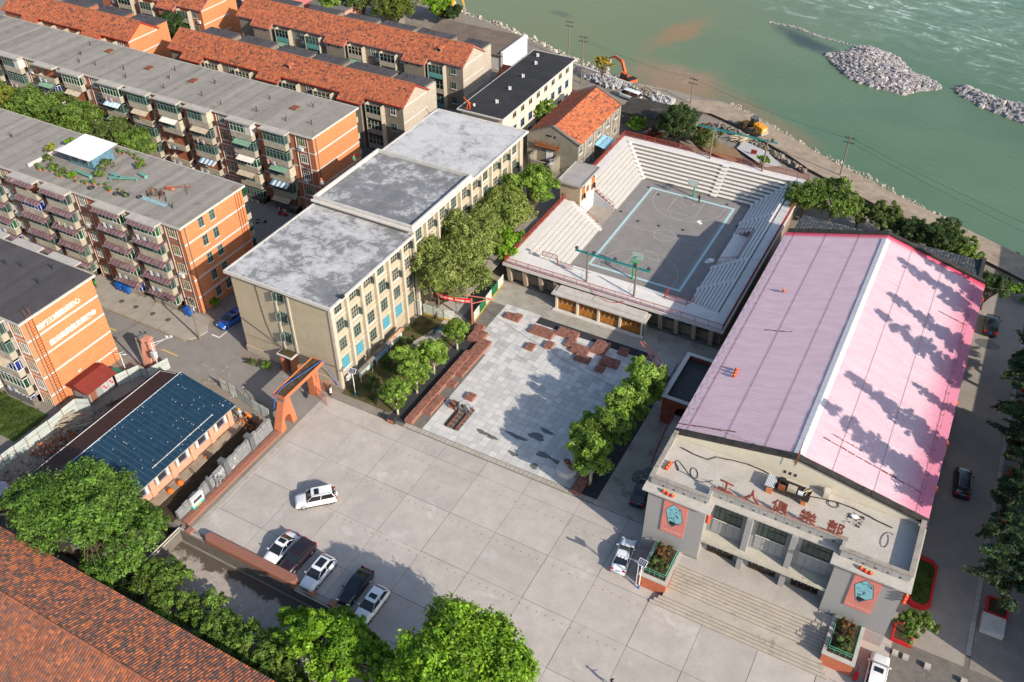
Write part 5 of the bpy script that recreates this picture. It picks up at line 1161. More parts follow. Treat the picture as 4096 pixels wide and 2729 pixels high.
    if dormer:
        for dxx in dormer:
            mb = MB(); y0 = yf+1.3; z0 = H+1.3*sl
            mb.box(dxx-.6, y0, z0, dxx+.6, y0+1.2, z0+.75); mb.box(dxx-.4, y0-.02, z0+.15, dxx+.4, y0, z0+.6, 1); d_ = mb.build('dormer', [brick_gl, darkm], T)
            mb = MB(); tiles(mb, (dxx-.85, y0+1.9, z0+.55), (dxx-.85, y0-.3, z0+.55), (.85, 0, .5), .34, .35, clay, 77); tiles(mb, (dxx+.85, y0-.3, z0+.55), (dxx+.85, y0+1.9, z0+.55), (-.85, 0, .5), .34, .35, clay, 78); mb.build('dormer_roof', tile_m, T)
    return T
redt = K('red_trim', (.40, .04, .03), .12, 2, .6, .3); pinkt = K('pink_trim', (.45, .16, .15), .12, 2, .7, .3)
tiled('tiled_block', 'grey brick block with red tiled roof just behind the school', -109, -52.4, 2.7, [(-65.6, -60.9), (-85, -80.4), (-104.6, -100)], [(-59.9, -56.6), (-71.9, -68), (-79.3, -76), (-91, -87.5), (-98.9, -95.5)], brick_g, brick_gl, redt, 31, (-79.5,), ((-59.5, -52.4), (-70.5, -61), (-79, -72), (-88, -80.6), (-98, -90), (-108, -100)))
tiled('tiled_block', 'grey brick block with red tiled roof and pink trim in the farther row', -109, -52.0, 23.2, [(-65.0, -60.2), (-84.4, -79.8), (-104, -99.4)], [(-59.4, -56), (-71, -67.4), (-78.9, -75.5), (-90, -86.5), (-98, -94.6)], brick_g, brick_gl, pinkt, 47, (-58.3,), ((-57, -52.0), (-68, -60), (-77.5, -70), (-87, -79), (-97, -89), (-108, -100)))
tiled('tiled_block', 'red brick block with tiled roof and orange gable behind the seamed roof', -157, -119.2, 1.2, [(-131.5, -127), (-150, -146)], [(-125.8, -122.6), (-137, -133.5), (-145, -141)], brick_r, brick_o, redt, 33, None, ((-127, -119.4), (-137, -129), (-148, -140)))
tiled('tiled_block', 'farthest red brick block with tiled roof and tall orange gable', -150, -118.2, 21.4, [(-130, -125.5)], [(-124.6, -121.4), (-136, -132.5), (-143, -139)], brick_r, brick_o, pinkt, 35, None, ((-126, -118.4),))
# ------------------------------------------------------------------ office block with dark roof
DB = thing('office_block', 'cream three-storey block with a black flat roof by the river', 'building')
mb = MB(); mb.box(-42.6, 7.0, 0, -34.2, 35.9, 9.6); mb.build('wall', K('office_cream', (.60, .54, .42), .06, 1, .9, .15, stain=((.42, .37, .28), .6, .66)), DB)
mb = MB(); mb.box(-43.2, 6.3, 9.6, -33.7, 36.5, 9.85); mb.build('roof_slab', conc_w, DB)
bk = K('black_felt', (.042, .042, .045), .15, .6, .9, .15, objvar=.25, stain=((.10, .10, .10), .5, .64))
for i in range(3):
    for j in range(12): mb = MB(); mb.box(-43.0+i*3.05, 6.5+j*2.48, 9.85, -43.0+i*3.05+3.02, 6.5+j*2.48+2.46, 9.88); mb.build('roof_panel', bk, DB)
for zc in (8.0, 5.0, 2.0):
    for k in range(8): window(DB, 10.7+k*3.12, 12.1+k*3.12, zc+.0, zc+1.5, -34.18, frame_c if zc > 7 else K('blue_frame', (.12, .2, .4)), glass_d, 2, 2, 'E', .06, .07, sill=conc_w)
for x, y in ((-38, 11.5), (-38.6, 17.5), (-39, 23.5), (-39.6, 30), (-41, 33.5)):
    mb = MB(); mb.tube((x, y, 9.85), (x, y, 10.6), .1, n=8); mb.tube((x+.25, y+.2, 9.85), (x+.25, y+.2, 10.5), .1, n=8); mb.build('vent_stack', whitep, DB)
T = thing('roof_hoist', 'orange hoist frame on the corner of the black roof', 'hoist'); mb = MB(); om = K('hoist_orange', (.65, .12, .02), .1, 2, .5, .35)
for a, b in (((-41.4, 8, 9.9), (-41.9, 6.6, 12.2)), ((-41.2, 8, 9.9), (-41.7, 6.6, 12.2)), ((-41.6, 7.2, 9.9), (-41.6, 7.8, 11)), ((-40.9, 7.2, 9.9), (-41.5, 7.8, 11)), ((-41.4, 8.6, 9.9), (-41.5, 7.8, 11)), ((-41.8, 7.0, 9.95), (-40.8, 7.0, 9.95))): mb.tube(a, b, .06, n=5)
mb.build('frame', om, T); mb = MB(); mb.tube((-40.7, 8.0, 10.4), (-40.4, 8.1, 10.4), .3, n=12); mb.build('drum', steel, T)
# ------------------------------------------------------------------ two-storey workers' hall
WH = thing('workers_hall', 'old grey two-storey hall with bright red tiled roof beside the arena', 'building')
mb = MB(); mb.box(-30.9, 10.9, 0, -21.0, 29.3, 6.0); mb.build('wall', K('hall_cement', (.25, .225, .18), .2, .8, .95, .12, stain=((.09, .08, .065), .45, .58)), WH)
for y0, y1 in ((10.6, 10.9), (29.3, 29.6)):
    mb = MB(); mb.extr([(-31.1, y0, 0), (-20.9, y0, 0), (-20.9, y0, 6.1), (-26.0, y0, 8.45), (-31.1, y0, 6.1)], (0, y1-y0, 0)); mb.build('gable_wall', MATS['hall_cement'], WH)
    mb = MB()
    for (xa, za), (xb, zb) in (((-31.4, 6.0), (-26.0, 8.5)), ((-26.0, 8.5), (-20.6, 6.0))): mb.extr([(xa, y0-.15, za), (xb, y0-.15, zb), (xb, y0-.15, zb+.22), (xa, y0-.15, za+.22)], (0, y1-y0+.25, 0))
    mb.build('gable_coping', conc_d, WH)
mb = MB(); tiles(mb, (-20.7, 10.9, 5.98), (-20.7, 29.3, 5.98), (-5.3, 0, 2.45), .34, .36, [(.52, .16, .07), (.47, .14, .06), (.43, .125, .055), (.33, .10, .05), (.19, .08, .055)], 61); tag(mb.build('roof_tiles', tile_m, WH), kind='stuff')
mb = MB(); tiles(mb, (-31.3, 29.3, 5.98), (-31.3, 10.9, 5.98), (5.3, 0, 2.45), .34, .36, [(.30, .09, .05), (.26, .08, .045), (.2, .07, .045)], 62); tag(mb.build('roof_tiles', tile_m, WH), kind='stuff')
mb = MB(); mb.poly([(-20.8, 10.9, 5.93), (-20.8, 29.3, 5.93), (-26, 29.3, 8.4), (-26, 10.9, 8.4)]); mb.poly([(-31.2, 10.9, 5.93), (-31.2, 29.3, 5.93), (-26, 29.3, 8.4), (-26, 10.9, 8.4)]); mb.build('roof_underlay', MATS['tile_base'], WH)
for k in range(5):
    window(WH, 10.9+k*3.95+.2, 10.9+k*3.95+1.6, 3.9, 5.5, -20.98, frame_w, glass, 2, 2, 'E', .08, .08, sill=conc_w); window(WH, 10.9+k*3.95+.2, 10.9+k*3.95+1.6, .8, 2.3, -20.98, frame_w, glass_d, 2, 2, 'E', .08, .08)
    mb = MB(); mb.box(-21.0, 13.4+k*3.95-.18, 0, -20.8, 13.4+k*3.95+.18, 6.0); mb.build('pilaster', brick_gl, WH)
mb = MB(); mb.M = Matrix.Translation((-20.8, 17.4, 2.9)); corrug(mb, (0, 0, .3), (0, 4.4, .3), (2.3, 0, -.5), .2, .03); mb.build('blue_awning', awcol['sky'], WH)
mb = MB(); mb.box(-27.2, 10.54, 1.6, -25.9, 10.6, 3.6); mb.build('white_door', whitep, WH)
for i, ch in enumerate('智加雄职工之家'): text('letter', ch, .72, K('letter_rust', (.28, .10, .03), .2), WH, (-29.4+i*.74, 10.1, 4.75), (R(90), 0, 0), .03, .012)
mb = MB(); mb.box(-29.2, 9.9, 4.4, -24.4, 10.6, 4.6); mb.tube((-28, 10.2, 4.6), (-28, 10.6, 5.4), .03, n=4); mb.tube((-25.6, 10.2, 4.6), (-25.6, 10.6, 5.4), .03, n=4); mb.build('sign_shelf', MATS['letter_rust'], WH)
mb = MB(); mb.box(-27.3, 10.55, 6.4, -26.2, 10.6, 6.7); mb.box(-25.7, 10.55, 6.3, -25.4, 10.6, 6.75); mb.build('gable_vent', darkm, WH)
mb = MB(); mb.box(-29.5, 8.0, 0, -29.1, 10.6, 3.2); mb.box(-25, 6.2, 0, -24.4, 10.6, 3.2); mb.box(-29.1, 7.9, 0, -25, 8.2, 2.6); tag(mb.build('yard_wall', MATS['hall_cement']), 'stained grey yard wall in front of the workers hall gable', 'wall')
# shed row between hall, van and arena, low wall, and river-side hut roofs
mb = MB(); mb.box(-22, 33.5, 0, -8, 38.5, 2.6); LB = thing('lean_to_shed', 'long low shed with mossy black roof between the hall and the arena', 'shed'); mb.build('wall', greyr, LB)
mb = MB(); mb.extr([(-22.6, 33.0, 2.6), (-7.6, 33.0, 2.6), (-7.6, 33.0, 2.75), (-22.6, 33.0, 2.75)], (0, 6.6, .35)); mb.build('roof', K('mossy_roof', (.055, .05, .045), .3, .7, .95, .12, stain=((.14, .12, .09), .5, .55)), LB); mb = MB(); mb.box(-19.5, 33.42, 0, -18.4, 33.5, 2.1); mb.build('door', frame_t, LB)
mb = MB(); mb.box(-37.5, 38.3, 0, -30.8, 38.6, 2.4); mb.box(-33.3, 38.2, 0, -32.2, 38.7, 2.8); mb.box(-31, 33, 0, -30.7, 38.5, 2.2); tag(mb.build('brick_yard_wall', brick_r), 'red brick yard wall behind the workers hall', 'wall')
mb = MB()
for k in range(9): x = -42.3+k*2.9; y = 54.2-k*.72+(.0 if k < 5 else .0); mb.M = Matrix.Translation((x, y, 0)) @ Matrix.Rotation(R(-13.5), 4, 'Z'); mb.box(0, -.2, -.3, 2.95, .2, .55)
mb.M = None; tag(mb.build('river_parapet', conc_w), 'white concrete parapet along the river behind the rubble', 'wall')
# low roofs behind the far tiled row
T = thing('waterside_sheds', 'low sheds with brown flat roof and white end wall by the boulders', 'shed')
mb = MB(); mb.box(-76, 44, 0, -55, 54.5, 3.4); mb.build('wall', conc_w, T); mb = MB(); mb.extr([(-76.4, 43.6, 3.4), (-54.6, 43.6, 3.4), (-54.6, 43.6, 3.6), (-76.4, 43.6, 3.6)], (0, 11.2, .5)); mb.build('roof', K('brown_felt', (.16, .125, .10), .25, .4, .95, .12), T)
mb = MB(); mb.box(-55.0, 43.8, 0, -54.4, 55.0, 4.3); mb.build('end_wall', whitep, T)
for k in range(3): window(T, -66+k*3.2, -64.9+k*3.2, 1.4, 2.8, 43.95, frame_b, glass_d, 2, 2, 'S')
T = thing('single_storey_house', 'single-storey house with red tiled roof beyond the pink-trimmed gable', 'house')
mb = MB(); mb.box(-50.5, 34.5, 0, -40, 40.5, 3.2); mb.build('wall', greyr, T); mb = MB(); tiles(mb, (-51, 34.0, 3.1), (-39.6, 34.0, 3.1), (0, 3.6, 1.7), .34, .4, clay, 71); tag(mb.build('roof_tiles', tile_m, T), kind='stuff')
mb = MB(); mb.poly([(-51, 41.2, 3.1), (-39.6, 41.2, 3.1), (-39.6, 37.6, 4.8), (-51, 37.6, 4.8)]); mb.poly([(-51, 34, 3.07), (-39.6, 34, 3.07), (-39.6, 37.6, 4.77), (-51, 37.6, 4.77)]); mb.poly([(-40, 34.5, 3.1), (-40, 40.5, 3.1), (-40, 37.6, 4.7)]); mb.build('roof_underlay', MATS['tile_base'], T)
T = thing('pump_hut', 'small square hut with a grassy flat roof near the yellow excavator', 'hut')
mb = MB(); mb.box(-92, 53, 0, -88.5, 56.5, 3.6); mb.build('wall', greyr, T); mb = MB(); mb.box(-92.6, 52.4, 3.6, -87.9, 57.1, 3.85); mb.build('roof', K('mossy_roof', (.055, .05, .045)), T)
for i, (x0, y0, x1, y1, h, c, lab) in enumerate(((-128, 44, -112, 52, 7, (.52, .16, .15), 'red and pink'), (-108, 46, -98, 53, 5, (.55, .28, .22), 'salmon'), (-150, 44, -132, 52, 6, (.35, .33, .30), 'grey'))):
    T = thing('riverside_house', lab+' rendered house partly hidden by the trees on the far bank road', 'house')
    mb = MB(); mb.box(x0, y0, 0, x1, y1, h); mb.build('wall', K('house_%d' % i, c, .12), T); mb = MB(); mb.box(x0-.5, y0-.5, h, x1+.5, y1+.5, h+.3); mb.build('roof', conc_d, T)
    for k in range(int((x1-x0)/3)):
        for z in (1, 4):
            if z+1.5 < h: window(T, x0+.8+k*3, x0+2.1+k*3, z, z+1.5, y0-.02, frame_w, glass, 2, 2, 'S')
    mb = MB(); mb.box(x0, y0-.1, 3.0, x1, y0, 3.3); mb.build('band', whitep, T)
# ------------------------------------------------------------------ building site with the blue roof
BS = thing('renovated_shed', 'long brick shed under renovation with a blue tiled roof', 'building')
y0, y1 = -91.6, -66.6; xe, xm, xw = -31.9, -40.5, -44.2; ze, zr, zw = 3.4, 5.2, 4.4
mb = MB(); mb.box(-43.8, y0, 0, -33.0, y1, 3.3); mb.build('wall', K('site_dark', (.10, .08, .07)), BS)
bo = brickmat('salmon_brick', (.50, .25, .16), (.45, .36, .3))
yy = [-67.0-k*3.3 for k in range(7)]
for k, y in enumerate(yy):
    mb = MB(); mb.box(-33.0, y-.7, 0, -32.55, y+.0, 3.4); mb.build('brick_pier', bo, BS)
    mb = MB(); mb.box(-33.0, y-3.3, 0, -32.75, y-.7, 1.15); mb.build('brick_dado', bo, BS)
    for yb in (y-1.05, y-2.75): mb = MB(); mb.box(-33.0, yb-.2, 1.15, -32.7, yb+.2, 3.4); mb.build('lintel_post', conc_w, BS)
    mb = MB(); mb.box(-32.99, y-2.55, 1.15, -32.9, y-1.25, 1.2); mb.box(-32.99, y-2.55, 1.25, -32.9, y-2.51, 2.9); mb.box(-32.99, y-1.29, 1.25, -32.9, y-1.25, 2.9); f = mb.build('window', K('blue_pvc', (.05, .17, .50)), BS); mb = MB(); mb.box(-33.05, y-2.51, 1.2, -32.95, y-1.29, 3.2); mb.build('opening', K('unlit_fill', (.03, .027, .025)), f)  # solid dark fill; the unlit interior is put into its colour
blue_t = K('blue_roof_tile', (.012, .043, .08), .16, .9, .5, .3, objvar=.15, fine=.2)
sl = Vector((xm-xe, 0, zr-ze)); mbt = proto('btile', lambda: None)
nx, ny = 16, 34; tl = sl.length/nx; tw = (y1-y0)/ny
ang = math.atan2(zr-ze, -(xm-xe))
def bt():
    mb = MB(); mb.box(-tl*.98, .015, 0, 0, tw-.015, .035); mb.box(-tl*.98+.02, .05, .035, -.05, tw*.5-.03, .06); mb.box(-tl*.98+.02, tw*.5+.03, .035, -.05, tw-.05, .06); return mb.mesh('roof_tile', blue_t)
me = bt(); cnt = 0; rest = MB()
for j in reversed(range(ny)):
    for i in range(nx):
        p = Vector((xe, y0+j*tw, ze))+sl*(i/nx)
        if cnt < 300: o = put('roof_tile', me, BS, p); o.rotation_euler = (0, ang, 0); cnt += 1
        else:
            rest.M = Matrix.Translation(p) @ Matrix.Rotation(ang, 4, 'Y'); rest.box(-tl*.98, .015, 0, 0, tw-.015, .035)
rest.M = None; tag(rest.build('roof_tile_field', blue_t, BS), kind='stuff')
mb = MB(); mb.poly([(xe, y0, ze-.02), (xe, y1, ze-.02), (xm, y1, zr-.02), (xm, y0, zr-.02)]); mb.extr([(xe, y0, ze-.12), (xe, y1, ze-.12), (xe, y1, ze), (xe, y0, ze)], (.05, 0, 0)); mb.build('roof_deck', K('deck_grey', (.3, .3, .3)), BS)
mb = MB(); corrug(mb, (xw, y0, zw), (xw, y1-.3, zw), (xm-xw, 0, zr-zw), .22, .035); mb.build('brown_slope', K('brown_sheet', (.042, .02, .018), .2, 1, .6, .3), BS)
mb = MB(); mb.extr([(xm-.12, y1, zr-.06), (xm, y1, zr+.1), (xm+.12, y1, zr-.06)], (0, y0-y1, 0)); mb.build('ridge_strip', K('ridge_pale', (.40, .45, .50)), BS)
mb = MB(); 
for k in range(70): q = rnd.random(); p = Vector((xe, 0, ze))+sl*q; mb.tube((p.x, y0+12+rnd.random()**.7*17, p.z+.06), (p.x, y0+12+rnd.random()*17, p.z+.06), .0, n=3) if False else mb.cbox(p.x, round((y0+10+rnd.random()*19)/tw)*tw, p.z+.075, .07, .07, .04)
tag(mb.build('roof_clips', whitep, BS), kind='stuff')
mb = MB(); p = sl*.12+Vector((xe, 0, ze)); mb.tube((p.x, y0+12, p.z+.12), (p.x, y1-3, p.z+.12), .05, n=6)
for k in range(9): mb.cbox(p.x, y0+12.5+k*1.9, p.z+.12, .14, .14, .14)
q = Vector((xw, 0, zw))+Vector((xm-xw, 0, zr-zw))*.16; mb.tube((q.x, y0, q.z+.15), (q.x, y1-.7, q.z+.15), .05, n=6); mb.tube((q.x, y1-.7, q.z+.15), (xm-.3, y1-.6, zr+.1), .04, n=6); mb.build('conduit', K('conduit_grey', (.45, .45, .46)), BS)
mb = MB(); mb.extr([(xe-.4, y1, ze-.3), (xw+.4, y1, ze-.3), (xm, y1, zr-.1)], (0, -.2, 0)); mb.build('gable', bo, BS)
# ------------------------------------------------------------------ foreground tiled roof
FG = thing('foreground_house', 'nearest house with a big weathered red tiled roof in the lower corner', 'house')
fx0, fx1, fy, fyr, fz, fzr = -62, 4, -94.0, -100.4, 4.6, 7.4
old = [(.29, .11, .068), (.22, .092, .062), (.38, .13, .062), (.17, .088, .066), (.13, .08, .066), (.46, .15, .06), (.10, .072, .062)]
mb = MB(); mb.box(fx0, -106, -1.8, fx1, -95.3, 4.4); mb.build('wall', greyr, FG)
a, s_ = Vector((fx0, fy, fz)), Vector((0, fyr-fy, fzr-fz)); nx, ny = 210, 20; ux = (fx1-fx0)/nx; us = s_/ny; ang = math.atan2(fzr-fz, -(fyr-fy))
def ft(c): return lambda: MB().faces([(0, -.02, 0), (ux*.5, -.02, .05), (ux*.94, -.02, 0), (ux*.94, s_.length/ny*1.04, -.02), (ux*.5, s_.length/ny*1.04, .03), (0, s_.length/ny*1.04, -.02), (0, -.02, -.05), (ux*.94, -.02, -.05)], [(0,1,4,5), (1,2,3,4), (0,6,7,2,1), (2,7,3), (0,5,6)], 0, c).mesh('roof_tile', tile_m)
protos = [proto(('ft', k), ft(c)) for k, c in enumerate(old)]; rest = MB(); r_ = random.Random(99); cnt = 0; kk = 0
order = []
for j in range(ny):
    for i in range(nx): order.append((i, j))
order.sort(key=lambda q: (abs(q[0]-95)+q[1]*1.5))
for i, j in order:
    if r_.random() < .62: kk = min(6, int(r_.random()**1.25*7))
    p = a+Vector((ux*i, 0, 0))+us*j+Vector((0, 0, .04))
    if cnt < 300: o = put('roof_tile', protos[kk], FG, p+Vector((ux*.94, 0, 0))); o.rotation_euler = (ang, 0, math.pi); o.rotation_euler = Euler((ang, 0, math.pi)); cnt += 1
    else:
        M_ = Matrix.Translation(p+Vector((ux*.94, 0, 0))) @ Euler((ang, 0, math.pi)).to_matrix().to_4x4(); rest.M = M_; c = scl(old[kk], r_.uniform(.8, 1.2)); l = s_.length/ny*1.04
        rest.faces([(0, -.02, 0), (ux*.5, -.02, .05), (ux*.94, -.02, 0), (ux*.94, l, -.02), (ux*.5, l, .03), (0, l, -.02), (0, -.02, -.05), (ux*.94, -.02, -.05)], [(0,1,4,5), (1,2,3,4), (0,6,7,2,1), (2,7,3), (0,5,6)], 0, c)
rest.M = None; tag(rest.build('roof_tile_field', tile_m, FG), kind='stuff')
mb = MB(); tiles(mb, (fx1, -106.5, fz), (fx0, -106.5, fz), (0, 6.0, fzr-fz), ux, .31, [(.28, .105, .06), (.24, .10, .065), (.20, .095, .07), (.33, .12, .065), (.40, .14, .065), (.17, .09, .07)], 55); tag(mb.build('rear_tile_field', tile_m, FG), kind='stuff')
mb = MB(); mb.poly([(fx0, fy, fz-.03), (fx1, fy, fz-.03), (fx1, fyr, fzr-.03), (fx0, fyr, fzr-.03)]); mb.poly([(fx0, -106.5, fz-.05), (fx1, -106.5, fz-.05), (fx1, fyr, fzr-.05), (fx0, fyr, fzr-.05)]); mb.build('roof_underlay', MATS['tile_base'], FG)
rt = proto('ridget', lambda: MB().tube((0, 0, 0), (.42, 0, .02), .13, .14, n=7).mesh('ridge_tile', K('old_ridge', (.36, .14, .08), .25, 3, .9, .2, objvar=.3)))
for k in range(155): put('ridge_tile', rt, FG, (fx0+k*.42, fyr, fzr+.06))
# block across the lane, beyond the right edge, whose shadow covers the lane
T = thing('lane_block', 'plain rendered block across the lane from the theatre', 'building')
for y0, y1, h in ((-61, -26, 10.4), (-26, 20, 8.4)):
    mb = MB(); mb.box(66, y0, 0, 80, y1-.02, h); mb.build('wall', greyr, T); mb = MB(); mb.box(65.6, y0-.3, h, 80.4, y1, h+.3); mb.build('roof_slab', conc_w, T)
    for k in range(int((y1-y0)/4)):
        for z in (1.2, 4.4, 7.4):
            if z+1.5 < h: window(T, y0+1.2+k*4, y0+2.7+k*4, z, z+1.5, 65.98, frame_c, glass, 3, 2, 'W')
# ------------------------------------------------------------------ retaining walls of the sunken yard
RW = tag(thing('retaining_wall', 'stone retaining wall between plaza and sunken yard', 'wall'))
mb = MB(); mb.box(-48, -82.95, -1.9, -4.2, -82.6, .10); mb.box(-4.4, -100, -1.9, -4.1, -82.95, .1); mb.build('wall', conc_d, RW); mb = MB(); mb.box(-26.6, -83.0, .1, -4.0, -82.35, .22); mb.build('coping', K('old_coping', (.26, .22, .19), .25, 1), RW)
for k, x in enumerate((-25.2, -8.0, -5.2, -2.6)): mb = MB(); mb.cbox(x, -82.65, .35, .75, .75, .3); mb.build('brick_block', brickside, RW)
T = thing('brown_parapet', 'long chamfered red-brown parapet in front of the parked cars', 'wall')
mb = MB(); P = [(-22.3, -83.1), (-10.4, -83.1), (-10.0, -82.8), (-10.0, -82.2), (-10.4, -81.9), (-22.3, -81.9), (-22.7, -82.2), (-22.7, -82.8)]
mb.loft([[(x, y, .2) for x, y in P], [(x, y, .95) for x, y in P], [(x*.995-.08, -82.5+(y+82.5)*.8, 1.1) for x, y in P]]); mb.build('body', K('redbrown_paint', (.26, .115, .08), .08, 1.5, .6, .25), T)
mb = MB(); mb.tube((-26.6, -82.9, .35), (-26.6, -88.4, .35), .07, n=6); mb.tube((-26.45, -82.9, .1), (-26.45, -88.4, .1), .05, n=6); mb.tube((-26.6, -82.9, .35), (-22.8, -82.75, .35), .06, n=6); mb.tube((-10, -83.05, .0), (-5.4, -83.05, .0), .08, n=6)
tag(mb.build('water_pipe', K('pipe_pale', (.5, .46, .40), .15)), 'pale water pipes running round the edge of the sunken yard', 'pipe')
mb = MB(); mb.box(-26.9, -90, -1.9, -26.65, -82.9, .25); tag(mb.build('yard_side_wall', conc_d), 'mossy side wall of the sunken yard under the big tree', 'wall')
# ------------------------------------------------------------------ relief wall with carved panels
RL = thing('relief_wall', 'dark grey carved stone relief wall along the plaza edge', 'relief wall')
carve = K('carved_slate', (.23, .235, .245), .22, 2.5, .8, .25, bump=.5, fine=.3, stain=((.42, .42, .43), .9, .62)); lightst = K('pale_slate', (.40, .405, .41), .15, 2, .8, .25)
y = -82.0; rr = random.Random(4)
for w_, hs in ((2.2, (1.5, 1.65)), (2.0, (1.75, 1.7)), (1.9, (1.9, 1.8)), (1.6, (1.95, 2.0)), (2.4, (1.9, 2.05, 2.0)), (2.6, (2.2, 2.1, 2.25)), (2.0, (2.3, 2.15)), (1.6, (2.3, 2.25))):
    mb = MB(); n_ = len(hs); xo = rr.uniform(-.012, .012)
    for k, h in enumerate(hs): a, b = y+w_*k/n_, y+w_*(k+1)/n_-.012; mb.loft([[(-27.75, a, 0), (-27.22+xo, a, 0), (-27.22+xo, b, 0), (-27.75, b, 0)], [(-27.72, a, h), (-27.38+xo, a+.03, h+rr.uniform(-.1, .05)), (-27.38+xo, b-.02, h+rr.uniform(-.1, .05)), (-27.72, b, h+.06)]])
    mb.build('stone_panel', carve, RL); mb = MB()
    for k in range(9): py, pz = y+.1+rr.random()*(w_-.2), rr.uniform(.45, min(hs)*.85); mb.sph((-27.26+xo-.05*pz, py, pz), (.07, rr.uniform(.07, .26), rr.uniform(.06, .22)), 6, 5)
    mb.build('carving', lightst if rr.random() < .4 else carve, RL); y += w_
for yy in (-74.4, -69.8): mb = MB(); mb.box(-28.1, yy, 0, -27.05, yy+.7, 2.6); mb.build('pier', K('pier_slate', (.12, .125, .13), .2, 2), RL)
mb = MB(); mb.box(-27.1, -82.0, 0, -26.1, -65.5, .32); mb.box(-27.1, -82.0, .32, -26.6, -65.5, .42, 1); mb.build('brick_plinth', [brickside, brickpav], RL)
T = thing('bus_relief', 'white and green bus-shaped relief mounted on the carved wall', 'relief'); mb = MB(); mb.box(-27.25, -80.2, .35, -26.85, -78.4, .75, 1); mb.box(-27.25, -80.2, .75, -26.85, -78.4, 2.0); mb.build('body', [frame_w, K('bus_green', (.02, .40, .30))], T)
mb = MB(); mb.box(-26.85, -79.95, 1.2, -26.83, -78.65, 1.65); mb.build('windscreen', glass, T); mb = MB(); mb.box(-26.85, -79.6, .42, -26.83, -79.0, .6); mb.build('number_plate', gold, T)
for yy in (-79.5, -79.1, -78.85): mb = MB(); mb.sph((-26.84, yy, 1.4), (.03, .1, .13), 6, 5); mb.build('figure', darkm, T)
for q, (yy, hh) in enumerate(((-76.2, 1.7), (-75.7, 1.3))):
    mb = MB(); mb.path([(-27.0, yy, .4), (-26.95, yy+.1, .9), (-26.95, yy, hh)], [.16, .14, .16], 6); mb.sph((-26.93, yy+.02, hh+.25), .14, 7, 6); mb.path([(-26.95, yy, hh), (-26.75, yy+.35, hh-.1), (-26.7, yy+.6, hh-.4)], .06, 5); mb.build('stone_worker', carve, RL)
mb = MB(); mb.tube((-26.9, -77.1, .4), (-27.2, -77.2, 2.9), .07, n=5); mb.tube((-26.9, -76.9, .4), (-27.2, -77.0, 2.9), .07, n=5); mb.build('carved_ladder', MATS['pier_slate'], RL)
# trench
mb = MB(); mb.box(-32.5, -83, -.05, -28.05, -65.6, .02); struct('trench_soil', mb, soil)
mb = MB(); mb.box(-32.5, -83, .02, -31.2, -66.2, .14); struct('rubble_path', mb, K('site_dirt', (.30, .25, .19), .3, .9, 1, .1, bump=.4))
# ------------------------------------------------------------------ gateway
GT = thing('gateway', 'orange tiled gateway with a mossy flat beam over the entrance', 'gateway')
gt = K('gate_orange', (.47, .155, .075), .1, 1.2, .6, .3, stain=((.38, .17, .10), .7, .64))
mb = MB(); A = [(-27.6, -66.1), (-26.0, -66.1), (-26.0, -62.3), (-27.6, -62.3)]; B = [(-27.3, -64.0), (-26.3, -64.0), (-26.3, -62.7), (-27.3, -62.7)]
arcp = [(-63.9+.62*-math.cos(math.pi*k/8), 1.3+.62*math.sin(math.pi*k/8)) for k in range(9)]
outl = [(-65.7, 0), (-64.52, 0)]+arcp+[(-63.28, 0), (-62.4, 0), (-62.75, 4.0), (-63.9, 4.0)]
n_ = len(outl); P0 = [(-27.3, y, z) for y, z in outl]; P1 = [(-26.1-.05*z, y, z) for y, z in outl]
mb.faces(P0+P1, [(i, (i+1) % n_, n_+(i+1) % n_, n_+i) for i in range(n_)])
k0 = 2; 
def capf(off, flip):
    fs = [(0, 1, 2, n_-1)]+[(2+i, 3+i, n_-1) for i in range(4)]+[(6, n_-2, n_-1)]+[(6+i, 7+i, n_-2) for i in range(4)]+[(10, 11, 12, n_-2)]
    return [tuple(off+i for i in (f[::-1] if flip else f)) for f in fs]
mb.faces(P0+P1, capf(0, False)+capf(n_, True)); mb.build('arched_pier', gt, GT)
mb = MB(); mb.box(-27.6, -58.0, 0, -26.5, -56.9, 4.4); mb.build('pier', gt, GT)
mb = MB(); mb.box(-27.95, -63.85, 4.35, -26.1, -55.95, 4.5); mb.box(-27.95, -63.85, 4.5, -27.85, -55.95, 4.9); mb.box(-26.2, -63.85, 4.5, -26.1, -55.95, 4.9); mb.box(-27.85, -63.85, 4.5, -26.2, -63.75, 4.9); mb.box(-27.85, -56.05, 4.5, -26.2, -55.95, 4.9); bm = mb.build('beam', gt, GT)
mb = MB(); mb.box(-27.85, -63.75, 4.5, -26.2, -56.05, 4.72); mb.build('moss_fill', K('moss_litter', (.085, .06, .035), .5, 1.5, 1, .1, bump=.6, stain=((.17, .13, .08), 1, .55)), bm)
mb = MB(); mb.box(-27.4, -63.9, 4.0, -26.3, -62.8, 4.35); mb.build('bearing', conc_d, GT)
for i, ch in enumerate('比中心'): text('letter', ch, .42, K('gate_letter', (.30, .09, .04)), GT, (-26.48, -57.65, 3.3-i*.5), (R(90), 0, R(90)), .02)
GTF = thing('iron_gate', 'open orange iron gate leaf hinged on the gateway pier', 'gate'); railing(GTF, [(-26.4, -57.9), (-23.9, -58.8)], .15, 1.7, gt, 2.7, .2, 'gate_leaf')
railing(GTF, [(-26.7, -56.8), (-25.2, -56.1)], .15, 1.7, gt, 1.7, .2, 'gate_leaf')
